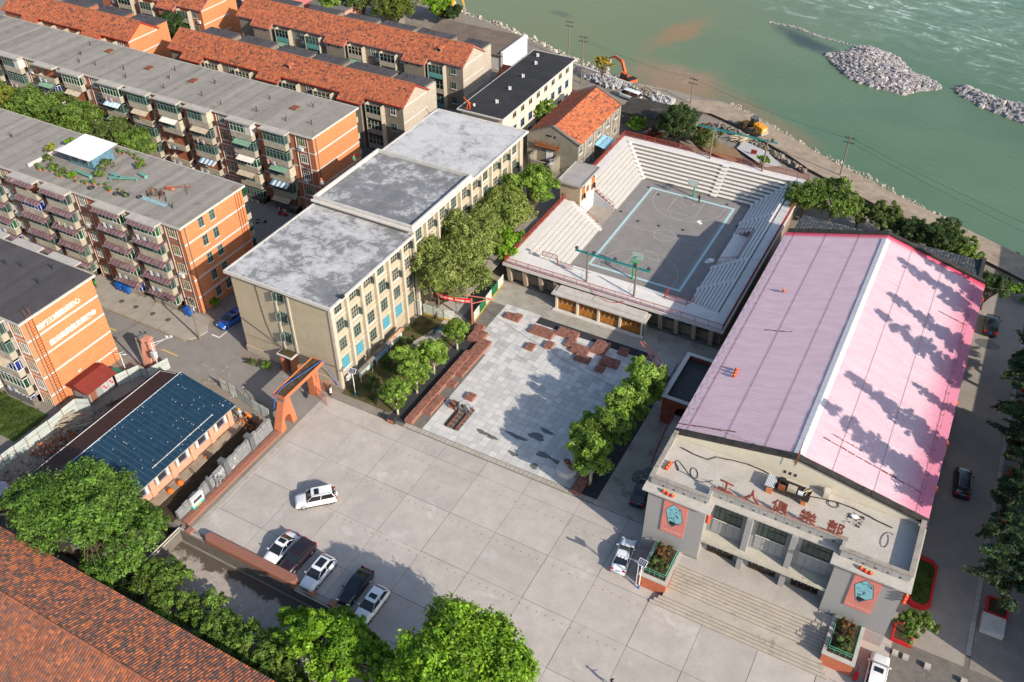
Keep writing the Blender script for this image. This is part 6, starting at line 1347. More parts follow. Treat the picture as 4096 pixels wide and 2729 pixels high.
mb = MB(); mb.path([(-27.5, -64.6, 3.0), (-27.2, -64.2, 5.0), (-27.6, -62.5, 4.9), (-27.0, -59.5, 4.9), (-26.2, -56, 5.02), (-25.6, -55.4, 2.5), (-25.0, -55.2, .4)], .05, 5); tag(mb.build('blue_hose', K('hose_blue', (.03, .14, .50))), 'blue hose trailing over the gateway beam', 'hose')
# ------------------------------------------------------------------ corrugated site hoardings, one thing per run
hoard = K('hoarding_sheet', (.43, .48, .46), .10, 1.2, .6, .3, stain=((.28, .33, .30), .7, .6))
def hoarding(label, pts, h=1.9):
    T = thing('site_hoarding', label, 'hoarding', group='corrugated hoardings of the building site')
    for (ax, ay), (bx, by) in zip(pts, pts[1:]):
        L = math.hypot(bx-ax, by-ay); n_ = max(1, round(L/1.9))
        for k in range(n_):
            a_ = (ax+(bx-ax)*k/n_, ay+(by-ay)*k/n_, 0); b_ = (ax+(bx-ax)*(k+1)/n_, ay+(by-ay)*(k+1)/n_, 0); mb = MB(); corrug(mb, a_, b_, (rnd.uniform(-.05, .05), rnd.uniform(-.05, .05), h+rnd.uniform(-.06, .06)), .2, .05); mb.build('sheet', hoard, T)
            mb = MB(); mb.tube((a_[0], a_[1], 0), (a_[0], a_[1], h+.1), .04, n=5); mb.tube((a_[0], a_[1], 1.2), (b_[0], b_[1], 1.2), .03, n=5); mb.build('frame', rust, T)
hoarding('long pale corrugated hoarding behind the rubble of the building site', [(-52.3, -91), (-52.2, -84), (-52.1, -79), (-52.2, -74.6), (-50.6, -73.8)])
hoarding('pale corrugated hoarding between the cabinet hut and the pink pillar', [(-51.2, -68.9), (-50.0, -65.8), (-48.4, -66.0), (-47.6, -62.9)])
hoarding('corrugated hoarding from the blue roof corner to the gateway', [(-38.6, -62.7), (-35.4, -63.0), (-32.2, -63.8), (-29.0, -64.2)])
# pink brick pillar shrine and street lamp poles
T = thing('pink_pillar', 'leaning pink rendered pillar on a heap of red earth at the street corner', 'pillar'); mb = MB(); mb.loft([[(-50.9, -64.6, 0), (-49.5, -64.4, 0), (-49.6, -63.0, 0), (-51.0, -63.2, 0)], [(-51.0, -63.6, 4.3), (-49.9, -63.4, 4.3), (-50.0, -62.4, 4.3), (-51.1, -62.6, 4.3)]]); mb.build('shaft', K('pink_render', (.52, .24, .17), .15, 1.5), T)
mb = MB(); mb.sph((-49.8, -64.6, -.05), (1.7, 1.2, .7), 10, 6); mb.build('earth_heap', K('red_earth', (.20, .085, .05), .3, 2), T)
T = thing('cabinet_hut', 'small red-roofed electrical cabinet hut below the slogan wall', 'hut')
mb = MB(); mb.box(-54.4, -73.1, 0, -51.4, -69.1, 2.2); mb.build('body', K('cabinet_grey', (.28, .28, .28), .1), T); mb = MB(); mb.extr([(-54.9, -73.6, 2.2), (-50.9, -73.6, 2.15), (-50.9, -73.6, 2.25), (-53.1, -73.6, 3.0), (-54.9, -73.6, 2.3)], (0, 5, 0)); mb.build('roof', K('oxide_red', (.19, .032, .022), .12, 1), T)
for yy in (-72.9, -71.0, -70.0): mb = MB(); mb.box(-51.4, yy, .15, -51.36, yy+(.9 if yy < -72 else .85), 2.1); mb.build('door', K('cabinet_wood', (.24, .10, .06)) if yy < -72 else K('cabinet_steel', (.42, .42, .44)), T)
for yy, zz in ((-70.7, 1.3), (-70.5, .9), (-69.6, 1.4), (-69.4, 1.0)): mb = MB(); mb.tube((-51.36, yy, zz), (-51.34, yy, zz), .17, n=10); mb.build('red_mark', redpaint, T)
# brick seats of the paved court, each a low block with paving on top
cz = [(-13.6, -12.5, -56.4, -40.9, .62, 'longest brick seat wall along the left edge of the paved court'), (-12.48, -11.3, -53.9, -50.3, .42, 'lower brick bench against the long wall near the plaza'), (-12.48, -11.35, -48.0, -46.8, .40, 'small brick seat halfway along the long wall'), (-12.48, -11.45, -45.7, -41.8, .42, 'lower brick bench against the far half of the long wall'),
      (-13.2, -11.4, -41.9, -37.6, .5, 'stepped brick seat above the far end of the long wall'), (-14.9, -12.75, -38.5, -36.2, .58, 'zigzag brick seat next to the green fence'), (-15.2, -14.0, -36.15, -34.9, .5, 'end brick seat of the zigzag under the red post'),
      (-7.95, -4.45, -32.9, -31.2, .5, 'brick bench at the left of the group before the gatehouse'), (-4.4, -1.3, -31.5, -29.9, .52, 'brick bench second from the left before the gatehouse'), (-2.2, -1.0, -33.2, -31.55, .45, 'narrow brick seat linking two benches before the gatehouse'), (-.98, 1.5, -33.9, -32.2, .48, 'brick bench in the middle of the group before the gatehouse'), (1.52, 3.6, -32.6, -30.0, .55, 'tallest brick seat of the group before the gatehouse'),
      (.2, 2.4, -35.2, -33.95, .42, 'low brick seat stepping out towards the pavers'), (3.65, 6.2, -34.3, -32.75, .5, 'brick bench in shade near the tilted red beams'), (5.0, 6.4, -31.2, -29.9, .5, 'shaded brick cube by the dark strip'), (3.65, 4.85, -35.95, -34.75, .45, 'brick cube in front of the shaded bench'),
      (-6.75, -5.65, -36.4, -35.1, .45, 'left of the two brick cubes out on the pavers'), (-4.6, -3.5, -34.85, -33.5, .45, 'right of the two brick cubes out on the pavers'), (-12.7, -11.55, -31.65, -30.4, .42, 'left of the twin brick cubes near the green fence'), (-11.45, -10.35, -31.65, -30.1, .45, 'right of the twin brick cubes near the green fence'),
      (-9.0, -7.85, -49.1, -47.9, .45, 'brick cube beyond the railway sculpture'), (-10.2, -9.05, -51.4, -50.2, .45, 'brick cube beside the railway sculpture'), (10.0, 11.3, -56.8, -52.6, .5, 'dark brick bench under the right-hand plane trees')]
for x0, x1, y0, y1, h, lab in cz:
    T = thing('brick_bench', lab, 'brick bench', group='brick seats of the paved court')
    mb = MB(); mb.box(x0, y0, 0, x1, y1, h-.06); mb.build('base', brickside, T)
    nx, ny = max(1, round((x1-x0)/.30)), max(1, round((y1-y0)/.30)); mb = MB(); ccs = [(.25, .115, .085), (.22, .10, .075), (.28, .13, .095), (.19, .085, .065), (.30, .14, .105)]
    for i in range(nx):
        for j in range(ny):
            if rnd.random() < .04: continue
            a_, b_ = x0+(x1-x0)*i/nx, y0+(y1-y0)*j/ny; mb.box(a_+.012, b_+.012, h-.08, a_+(x1-x0)/nx-.012, b_+(y1-y0)/ny-.012, h+rnd.uniform(-.006, .008), 0, rnd.choice(ccs))
    tag(mb.build('paving_bricks', attrmat('brick_attr', .9, .2, .25, 6), T), kind='stuff')
# railway sculpture with two bronze figures, boulders, red beams
T = thing('rail_track', 'short length of rusty railway track set in the paved court', 'track'); mb = MB(); mb.box(-8.75, -54.55, -.02, -6.75, -50.15, .03); mb.build('ballast', K('ballast', (.16, .15, .14), .4, 8), T)
for k in range(6): mb = MB(); mb.box(-8.75, -54.3+k*.76, .03, -6.75, -54.05+k*.76, .13); mb.build('sleeper', K('sleeper', (.10, .075, .05), .3, 3), T)
for x in (-8.35, -7.15): mb = MB(); mb.box(x-.07, -54.6, .13, x+.07, -50.1, .17); mb.box(x-.025, -54.6, .17, x+.025, -50.1, .27); mb.box(x-.05, -54.6, .27, x+.05, -50.1, .31); mb.build('rail', rust, T)
def figure(name, label, cat, loc, rz, joints, mats, sc_=1.0, extra=None):
    """body as one skinned surface; joints: dict of named points -> radius; materials by region"""
    V_ = joints; E_ = [('pel', 'che'), ('che', 'nek'), ('nek', 'hed'), ('hed', 'top'), ('che', 'shl'), ('shl', 'ell'), ('ell', 'hal'), ('hal', 'fil'), ('che', 'shr'), ('shr', 'elr'), ('elr', 'har'), ('har', 'fir'), ('pel', 'hil'), ('hil', 'knl'), ('knl', 'anl'), ('anl', 'tol'), ('pel', 'hir'), ('hir', 'knr'), ('knr', 'anr'), ('anr', 'tor')]
    rad = dict(pel=.155, che=.165, nek=.06, hed=.10, top=.075, shl=.075, ell=.05, hal=.038, fil=.03, shr=.075, elr=.05, har=.038, fir=.03, hil=.095, knl=.062, anl=.045, tol=.04, hir=.095, knr=.062, anr=.045, tor=.04)
    names = list(V_); me = bpy.data.meshes.new(name); me.from_pydata([V_[k] for k in names], [(names.index(a), names.index(b)) for a, b in E_], [])
    o = bpy.data.objects.new(name, me); C.objects.link(o); o.modifiers.new('s', 'SKIN'); o.modifiers.new('u', 'SUBSURF').levels = 1
    sv = me.skin_vertices[0].data
    for k, n_ in enumerate(names): sv[k].radius = (rad[n_]*(1.25 if n_ in ('pel', 'che') else 1), rad[n_]*.9); sv[k].use_root = n_ == 'pel'
    m2 = bpy.data.meshes.new_from_object(o.evaluated_get(bpy.context.evaluated_depsgraph_get())); bpy.data.objects.remove(o); m2.name = name
    for m_ in mats: m2.materials.append(m_)   # skin, shirt, trousers, shoes
    nz = V_['nek'][2]; pz = V_['pel'][2]
    for p in m2.polygons:
        c = p.center; p.use_smooth = True
        arm = min((c-Vector(V_[q])).length for q in ('hal', 'fil', 'har', 'fir')) < .13
        p.material_index = 0 if (c.z > nz-.01 or arm) else 3 if c.z < .1 else 1 if c.z > pz-.02 else 2
    T = tag(put(name, m2, None, loc, rz, sc_), label, cat)
    if extra:
        for nm, fn, m_ in extra: mb = MB(); fn(mb); mb.build(nm, m_, T, smooth=True)
    return T
def joints(l_arm=None, r_arm=None, l_leg=None, r_leg=None, lean=0, crouch=0):
    h = .93-crouch; J = dict(pel=(0, 0, h), che=(0, lean*.6, h+.40), nek=(0, lean*.8, h+.56), hed=(0, lean+.02, h+.68), top=(0, lean+.02, h+.80))
    for s, q, a, l in ((-1, 'l', l_arm, l_leg), (1, 'r', r_arm, r_leg)):
        J['sh'+q] = (s*.20, lean*.7, h+.47); a = a or ((s*.27, lean*.7-.02, h+.20), (s*.27, lean*.7+.08, h-.03)); J['el'+q], J['ha'+q] = a; d = Vector(a[1])-Vector(a[0]); J['fi'+q] = tuple(Vector(a[1])+d.normalized()*.13)
        J['hi'+q] = (s*.10, 0, h-.06); l = l or ((s*.11, .02, h*.52), (s*.12, 0, .08)); J['kn'+q], J['an'+q] = l; J['to'+q] = (l[1][0], l[1][1]+.17, .04)
    return J
skin = K('skin', (.36, .19, .12), .05); hairm = K('hair', (.02, .015, .012)); blk = K('black_cloth', (.03, .032, .035)); brz = K('bronze_patina', (.16, .21, .24), .3, 3, .5, .4)
cap = lambda c, r_: (lambda mb: mb.sph(c, (r_, r_*1.1, r_*.8), 9, 7))
figure('bronze_figure', 'bronze railway worker figure reaching out, standing at the left rail', 'statue', (-8.4, -51.6, .1), R(-60), joints(((-.5, .2, 1.3), (-.75, .45, 1.25)), ((.45, .3, 1.25), (.7, .5, 1.1)), ((-.25, .15, .5), (-.35, .3, .08)), None, .15, .05), [brz]*4, 1.1)
figure('bronze_figure', 'bronze railway worker figure bending over the right rail', 'statue', (-7.0, -51.3, .1), R(80), joints(((-.3, .5, 1.05), (-.2, .75, .8)), ((.3, .5, 1.05), (.2, .8, .85)), ((-.2, .25, .5), (-.2, .25, .08)), None, .35, .1), [brz]*4, 1.1)
figure('person', 'player in black shorts and cap holding a ball beneath the far hoop', 'person', (1.55, 12.2, .0), R(150), joints(((-.25, .3, 1.3), (-.08, .5, 1.35)), ((.25, .3, 1.3), (.08, .5, 1.35)), ((-.15, .08, .5), (-.18, 0, .08)), None, 0, .03), [skin, blk, blk, K('red_shoe', (.4, .1, .06))], 1, [('cap', cap((0, .03, 1.68), .125), hairm)])
mb = MB(); mb.sph((1.35, 12.75-.95, 1.38), .12, 10, 8); tag(mb.build('basketball', K('ball', (.06, .045, .04)), smooth=True), 'dark basketball in the hands of the player', 'ball')
figure('person', 'worker in green top and red helmet standing on the edge of the school roof', 'person', (-40.75, -26.9, 15.35), R(-100), joints(None, ((.3, .2, 1.2), (.25, .42, 1.05))), [skin, K('green_cloth', (.04, .2, .10)), blk, blk], 1, [('helmet', cap((0, .02, 1.7), .15), redpaint)])
figure('person', 'worker in orange helmet half hidden behind the school roof parapet', 'person', (-42.0, -33.2, 14.2), R(60), joints(None, None, None, None, .2, .1), [skin, K('grey_cloth', (.2, .2, .22)), blk, blk], 1, [('helmet', cap((0, .22, 1.62), .15), K('orange_cloth', (.75, .17, .01)))])
figure('person', 'worker in pale clothes and yellow helmet at the end of the blue-roofed shed', 'person', (-32.4, -65.9, .1), R(200), joints(((-.3, .3, 1.1), (-.2, .55, 1.0)), None), [skin, K('pale_cloth', (.5, .5, .5)), K('pale_cloth', (.5, .5, .5)), blk], 1, [('helmet', cap((0, .02, 1.7), .15), K('yellow_helmet', (.8, .35, .01)))])
figure('person', 'worker in orange vest bending over the trench near the gateway', 'person', (-30.9, -65.6, .05), R(120), joints(((-.25, .6, .95), (-.2, .75, .65)), ((.25, .6, .95), (.2, .75, .65)), None, None, .45, .12), [skin, MATS['orange_cloth'], blk, blk], 1, [('helmet', cap((0, .48, 1.6), .15), MATS['orange_cloth'])])
figure('person', 'dark-haired pedestrian on the open plaza at the bottom edge', 'person', (24.35, -77.3, 0), R(-20), joints(((-.25, .2, 1.15), (-.1, .4, 1.2)), None, ((-.12, .2, .5), (-.12, .25, .08)), ((.12, -.02, .5), (.12, -.25, .12))), [skin, K('navy_cloth', (.05, .05, .10)), blk, blk], 1, [('hair', cap((0, -.0, 1.69), .125), hairm)])
T = thing('boulder_seat', 'round pale stone base with brown boulders under the plane trees', 'boulders'); mb = MB(); mb.tube((8.3, -54.0, 0), (8.3, -54.0, .7), 1.35, 1.2, n=14); mb.build('base', conc_w, T)
for x, y, r_ in ((8.0, -53.4, .45), (8.9, -53.9, .5)): mb = MB(); mb.sph((x, y, 1.0), (r_, r_*.8, r_*.8), 9, 7); mb.build('boulder', K('brown_rock', (.16, .075, .05), .3, 2), T)
T = thing('red_beam_sculpture', 'tilted crossed red beams on a post beside the plane trees', 'sculpture'); om = K('coral_paint', (.52, .16, .11), .1); mb = MB(); mb.tube((12.0, -34.2, 0), (12.0, -34.2, 3.4), .11, n=6); mb.build('post', om, T)
for a_, b_ in (((8.3, -31.6, 3.9), (12.6, -34.9, 3.0)), ((8.6, -31.2, 3.7), (13.0, -34.2, 3.4))): mb = MB(); mb.tube(a_, b_, .1, n=5); mb.build('beam', om, T)
# banner gate, green fence, garden bits
T = thing('banner_post', 'coral red steel post with a cross arm beside the brick seats', 'post'); mb = MB(); mb.tube((-16.1, -35.0, 0), (-16.1, -35.0, 4.6), .14, n=8); mb.tube((-17.6, -34.4, 4.3), (-13.9, -33.4, 4.3), .08, n=5); mb.tube((-16.1, -35, 3.7), (-13.9, -33.4, 4.25), .08, n=5); mb.build('post', om, T)
T = thing('red_banner', 'red slogan banner stretched from a tree to the coral post', 'banner'); mb = MB(); A_, B_ = Vector((-21.2, -36.4, 4.2)), Vector((-16.2, -35.1, 3.9)); n_ = 14
for k in range(n_): t0, t1 = k/n_, (k+1)/n_; z0, z1 = -1.2*t0*(1-t0), -1.2*t1*(1-t1); p, q = A_.lerp(B_, t0)+Vector((0, 0, z0)), A_.lerp(B_, t1)+Vector((0, 0, z1)); mb.extr([tuple(p), tuple(q), tuple(q+Vector((0, 0, .75))), tuple(p+Vector((0, 0, .75)))], (.005, -.03, 0))
mb.build('cloth', K('banner_red', (.62, .02, .015), .08), T)
for i, ch in enumerate('地企和谐一家亲 和谐发展一条心'):
    t0 = .06+i*.062; p = A_.lerp(B_, t0)+Vector((.01, -.05, -1.2*t0*(1-t0)+.2)); text('letter', ch, .36, whitep, T, p, (R(90), R(-4 if t0 < .5 else 3), math.atan2(1.3, 5.0)), .008, .006)
T = thing('green_fence', 'green mesh fence with picture panels along the school yard', 'fence'); gf = K('fence_green', (.015, .13, .05), .15); pts = [(-23.6, -36.4), (-20.2, -36.2), (-18.6, -35.7)]; pt2 = [(-16.0, -34.8), (-16.4, -30.6), (-16.8, -24.4)]
for P in (pts, pt2):
    for (ax, ay), (bx, by) in zip(P, P[1:]):
        L = math.hypot(bx-ax, by-ay); n_ = max(1, round(L/1.9))
        for k in range(n_):
            mb = MB(); mb.M = Matrix.Translation((ax+(bx-ax)*k/n_, ay+(by-ay)*k/n_, 0)) @ Matrix.Rotation(math.atan2(by-ay, bx-ax), 4, 'Z'); l = L/n_; mb.box(.03, -.03, .35, l-.03, .03, 1.9, 0 if (k+int(ax)) % 3 == 0 else 1); mb.box(0, -.05, 0, .07, .05, 2.0, 0); mb.box(0, -.04, .0, l, .04, .3, 2); mb.build('panel', [gf, K('panel_print', (.50, .52, .47), .45, 3, .6, .3), K('hazard_yellow', (.45, .28, .04), .4, 4)], T)
mb = MB(); mb.box(-25.0, -36.9, 0, -23.7, -36.6, 2.6); tag(mb.build('white_gatepost', K('dull_white', (.55, .53, .5))), 'short white rendered wall at the corner of the school yard', 'wall')  # one even dull white for the rendered wall
mb = MB(); mb.box(-23.2, -35.8, 0, -18.2, -30, .03); struct('school_path', mb, conc)
T = thing('yard_shelter', 'long grey shelter roof along the school yard under the trees', 'shelter'); mb = MB(); mb.extr([(-20.6, -34.5, 2.6), (-18.3, -34.5, 2.4), (-18.3, -34.5, 2.5), (-20.6, -34.5, 2.75)], (0, 26, 0)); mb.build('roof', K('shelter_roof', (.30, .27, .24), .15), T)
for k in range(6): mb = MB(); mb.tube((-19.4, -34+k*5, 0), (-19.4, -34+k*5, 2.5), .07, n=6); mb.build('post', steel, T)
# solar street lamps
def solar(label, x, y, h, rz, arm=0):
    T = thing('solar_lamp', label, 'street lamp', (x, y, 0), rz, 'solar street lamps'); mb = MB(); mb.tube((0, 0, .7), (0, 0, h), .06, .05, n=8); mb.build('pole', whitep, T); mb = MB(); mb.tube((0, 0, 0), (0, 0, .7), .085, n=8); mb.build('blue_base', K('lamp_blue', (.02, .12, .42)), T)
    mb = MB(); mb.M = Matrix.Translation((.05, 0, h+.15)) @ Euler((R(28), R(14), 0)).to_matrix().to_4x4(); mb.box(-.45, -.35, 0, .45, .35, .05); p = mb.build('solar_panel', whitep, T); mb = MB(); mb.M = Matrix.Translation((.05, 0, h+.15)) @ Euler((R(28), R(14), 0)).to_matrix().to_4x4()
    for i in range(4):
        for j in range(3): mb.box(-.42+i*.21, -.32+j*.215, .05, -.42+i*.21+.195, -.32+j*.215+.2, .056)
    mb.build('cells', K('cell_blue', (.012, .02, .06), .1, 3, .25, .5), p); mb = MB(); mb.tube((0, 0, h-.25), (-.5, 0, h-.1), .03, n=5); mb.cbox(-.65, 0, h-.08, .4, .16, .07); mb.build('lamp_head', whitep, T)
    if arm:
        mb = MB(); mb.tube((-.45, .3, 0), (-.45, .3, h+.3), .06, n=6)
        for dz_ in (0, .35): mb.tube((-.45, .3, h-.4+dz_*.5), (-2.6, .2, h-.6+dz_*.3), .035, n=5)
        for xx in (-2.7, -2.3, -1.9): mb.sph((xx, .2, h-.6), .16, 8, 6)
        mb.build('camera_arm', steel, T)
solar('white solar lamp with a camera arm beside the left brick planter', 22.3, -65.4, 4.4, 0, 1); solar('white solar lamp in the school garden by the gateway', -22.0, -55.4, 4.3, R(20)); solar('white solar lamp beside the slogan gable', -52.1, -66.5, 3.5, R(200)); solar('white solar lamp behind the press box', -23.6, 5.6, 4.6, R(90))
# power poles and wires
def ppole(label, x, y, z0, h, arms, m=woodp, rz=0):
    T = thing('power_pole', label, 'pole', (x, y, z0), rz, 'power poles'); mb = MB(); mb.tube((0, 0, 0), (0, 0, h), .15, .10, n=8); mb.build('post', m, T)
    for k in range(arms): mb = MB(); mb.box(-.9, -.05, h-.6-k*.9, .9, .05, h-.5-k*.9); [mb.tube((q, 0, h-.5-k*.9), (q, 0, h-.3-k*.9), .05, n=5) for q in (-.8, -.3, .3, .8)]; mb.build('crossarm', darkm, T)
ppole('slim pole with a white lower half at the street corner', -48.4, -56.4, .0, 7.6, 1); ppole('wooden power pole with cameras by the pink pillar', -49.7, -65.1, 0, 6.2, 1); ppole('tall wooden power pole behind the dark-roofed office', -37.0, 46.7, 0, 10.5, 2); ppole('power pole farthest back on the river parapet', -44.8, 56.5, 0, 9, 2); ppole('power pole standing at the water side of the dirt track', -13.4, 49.6, -.4, 5.6, 2); ppole('dark power pole on the bank behind the arena corner', 20.7, 34.4, -.5, 8, 2)
mb = MB(); mb.tube((-48.4, -56.4, 0), (-48.4, -56.4, 3.9), .155, n=8); mb.build('white_sleeve', whitep, bpy.data.objects['power_pole'])
T = thing('camera_mast', 'pale camera mast with a long arm over the street corner', 'mast'); mb = MB(); mb.tube((-48.2, -64.2, 0), (-48.2, -64.2, 5.2), .09, n=6); mb.tube((-48.2, -64.2, 5.1), (-46.4, -62.2, 5.5), .05, n=5); mb.tube((-48.2, -64.2, 4.5), (-47.1, -63, 5.3), .035, n=5); mb.build('mast', steel, T); mb = MB(); mb.box(-48.6, -64.5, 2.6, -48.0, -63.9, 3.6); mb.build('box', K('cabinet_pale', (.45, .48, .48)), T)
for p in ((-46.4, -62.2, 5.6), (-46.8, -62.6, 5.7)): mb = MB(); mb.cbox(*p, .3, .2, .2); mb.build('camera', frame_w, T)
def wire(label, a_, b_, sag=.8, r_=.022):
    a_, b_ = Vector(a_), Vector(b_); mb = MB(); mb.path([a_.lerp(b_, k/10)-Vector((0, 0, 4*sag*(k/10)*(1-k/10))) for k in range(11)], r_, 4); tag(mb.build('overhead_wire', darkm), label, 'wire', 'overhead wires')
wire('dark wire sagging over the paved court towards the plane trees', (-16.1, -35, 4.5), (20.4, -47, 8), 1.5, .03); wire('wire from the street corner pole to the school gable', (-48.4, -56.4, 7.2), (-40.7, -55.1, 6.4)); wire('second wire from the street corner pole to the school gable', (-48.4, -56.4, 6.6), (-33.9, -55.2, 3.7)); wire('wire from the street corner pole along the back lane', (-48.4, -56.4, 7.2), (-46, -38, 10)); wire('wire from the pink pillar pole to the corner pole', (-49.7, -65.1, 5.8), (-48.4, -56.4, 7))
wire('upper wire along the river bank to the right', (20.7, 34.4, 7), (85, 6, 7), 1.2); wire('lower wire along the river bank to the right', (20.7, 34.4, 6.2), (85, 4, 6), 1.2); wire('wire along the river bank between two power poles', (-13.4, 49.6, 4.9), (20.7, 34.4, 6.8)); wire('wire from the office pole to the bank pole', (-37, 46.7, 9.6), (-13.4, 49.6, 5)); wire('wire crossing the lane from the pink roof', (46.8, -4, 8.6), (58, 3, 8.6))
# ------------------------------------------------------------------ building-site debris
def heap(name, label, cat, poly, n_, s0, s1, cols, seed, h=.6): return tag(stones(poly, n_, s0, s1, lambda x, y: rnd.random()*h, seed, cols).build(name, stone_m), label, cat, kind='stuff')
heap('brick_rubble', 'heap of broken orange bricks behind the blue-roofed shed', 'rubble', [(-51, -83), (-47.5, -83), (-46.2, -79), (-47.8, -77.5), (-50.5, -79)], 420, .08, .28, [(.50, .18, .08), (.42, .14, .07), (.45, .36, .28)], 31, .9)
heap('site_rubble', 'mixed rubble strip between hoarding and shed', 'rubble', [(-51.5, -92), (-45, -92), (-44.6, -67.5), (-48, -66.8), (-50.4, -74.5), (-51.5, -76)], 900, .06, .3, [(.33, .28, .22), (.24, .2, .16), (.42, .38, .33), (.40, .16, .08)], 32, .3)
heap('brick_rubble', 'loose bricks on the trench edge by the gateway', 'rubble', [(-33, -67), (-29, -67), (-28.4, -64.8), (-33, -64.8)], 130, .08, .24, [(.50, .2, .09), (.40, .15, .07)], 33, .25)
def logs(name, label, cat, cx, cy, n_, l, m_, seed, ang=.5, z=.2, spread=1.6):
    r_ = random.Random(seed); T = thing(name, label, cat)
    for k in range(n_): a_ = ang+r_.uniform(-.3, .3); x, y, zz = cx+r_.uniform(-spread, spread), cy+r_.uniform(-spread*.6, spread*.6), z+r_.random()*.7; L = l*r_.uniform(.6, 1.1); mb = MB(); mb.tube((x-L/2*math.cos(a_), y-L/2*math.sin(a_), zz), (x+L/2*math.cos(a_), y+L/2*math.sin(a_), zz+r_.uniform(-.2, .2)), .07, n=5); mb.build('log', m_, T)
tim = K('pale_timber', (.46, .38, .27), .2, 3); logs('timber_pile', 'pile of grey timbers beside the blue tarpaulin', 'timber', -50.4, -77.0, 42, 2.2, K('grey_timber', (.36, .30, .23), .25, 3), 1, .9); logs('timber_pile', 'stack of pale poles behind the white van', 'timber', -23.0, 48.6, 46, 3.4, tim, 2, -.3, .5, 2.6); logs('timber_pile', 'long dark pipes and planks by the shed gable', 'timber', -47.4, -70.5, 14, 5, darkm, 3, 1.35, .2, .8); logs('timber_pile', 'tangle of pale sticks on the dirt track edge', 'timber', .6, 38.2, 26, 2.2, tim, 5, .8, -.1, 1.3); logs('timber_pile', 'long bamboo poles lying beside the shed wall', 'timber', -46.2, -82.5, 18, 6, tim, 6, 1.2, .3, .8)
def tarp(name, label, x, y, r_, h, m_):
    mb = MB(); q = random.Random(int(x*7)); rings = []
    for j in range(6): t0 = j/5*1.5; rings.append([(x+r_*math.cos(t0)*math.cos(k*.393)*q.uniform(.8, 1.15), y+r_*.8*math.cos(t0)*math.sin(k*.393)*q.uniform(.8, 1.15), h*math.sin(t0)*q.uniform(.85, 1.1)) for k in range(16)])
    mb.loft(rings); tag(mb.build(name, m_), label, 'tarpaulin')
tarp('tarpaulin', 'crumpled blue tarpaulin over bricks at the building site', -47.2, -77.7, 1.3, 1.2, K('tarp_blue', (.02, .16, .50), .2, 2, .4, .4)); tarp('tarpaulin', 'striped white sheet over a heap near the big tree', -49.3, -89.0, 1.7, 1.2, K('tarp_white', (.48, .46, .52), .25, 2)); tarp('tarpaulin', 'blue tarpaulin on the low shed roof by the boulders', -72.5, 44.9, 2.2, 4.1, K('tarp_blue', (.02, .16, .50)))
bag = MB(); bag.sph((0, 0, .3), (.42, .36, .34), 9, 7); bag = bag.mesh('sand_bag', K('orange_bag', (.75, .16, .02), .15, 4)); 
for x, y, lab in ((-31.3, -79.4, 'nearer the big tree'), (-31.2, -77.9, 'farther from the big tree'), (-31.6, -73.2, 'smallest, beside the third shed window')): tag(put('orange_bag', bag, None, (x, y, .12), 0, 1 if x > -31.5 else .5), 'orange bag on the trench edge, '+lab, 'bag', 'orange bags at the trench')
# bins, bikes and scooters
bin_m = MB(); bin_m.box(-.5, -.45, .15, .5, .45, 1.1); bin_m.box(-.55, -.5, 1.1, .55, .5, 1.2); bin_m.tube((-.4, -.5, .12), (-.4, .5, .12), .12, n=8, m=1); bin_m.tube((.4, -.5, .12), (.4, .5, .12), .12, n=8, m=1); bin_m = bin_m.mesh('wheelie_bin', [K('bin_blue', (.01, .10, .42), .1, 2, .5, .3), darkm])
for x, y, z, lab in ((-53.6, -52.9, .14, 'at the corner of the purple-awned block'), (-67.2, -53.2, .14, 'left one of the pair by the steps'), (-65.6, -53.2, .14, 'right one of the pair by the steps'), (-57.8, -36.8, 0, 'first of two behind the purple-awned block'), (-55.6, -36.6, 0, 'second of two behind the purple-awned block')): tag(put('wheelie_bin', bin_m, None, (x, y, z)), 'blue wheeled bin '+lab, 'bin', 'blue bins')
mb = MB(); mb.box(-52.8, -68.6, 0, -51.2, -67.4, 1.5); tag(mb.build('green_cabinet', K('cab_green', (.03, .16, .11))), 'green metal cabinet next to the red-roofed hut', 'cabinet')
def scooter(label, x, y, z, rz, m_, cat='scooter'):
    T = thing('motor_scooter', label, cat, (x, y, z), rz, 'parked scooters and motorbikes')
    for q in (-.62, .62): mb = MB(); mb.tube((q, -.05, .26), (q, .05, .26), .26, n=14); mb.build('wheel', darkm, T)
    mb = MB(); mb.loft([[(-.8, -.14, .45), (-.8, .14, .45), (-.8, .1, .62), (-.8, -.1, .62)], [(-.3, -.17, .35), (-.3, .17, .35), (-.3, .14, .72), (-.3, -.14, .72)], [(.1, -.12, .25), (.1, .12, .25), (.1, .1, .38), (.1, -.1, .38)], [(.45, -.15, .3), (.45, .15, .3), (.5, .12, .8), (.5, -.12, .8)], [(.62, -.1, .5), (.62, .1, .5), (.56, .08, .95), (.56, -.08, .95)]]); mb.build('body', m_, T, smooth=False)
    mb = MB(); mb.cbox(-.42, 0, .77, .62, .26, .1); mb.build('seat', darkm, T); mb = MB(); mb.tube((.52, 0, .9), (.42, 0, 1.08), .03, n=6); mb.tube((.42, -.32, 1.08), (.42, .32, 1.08), .02, n=6); mb.build('handlebar', darkm, T)
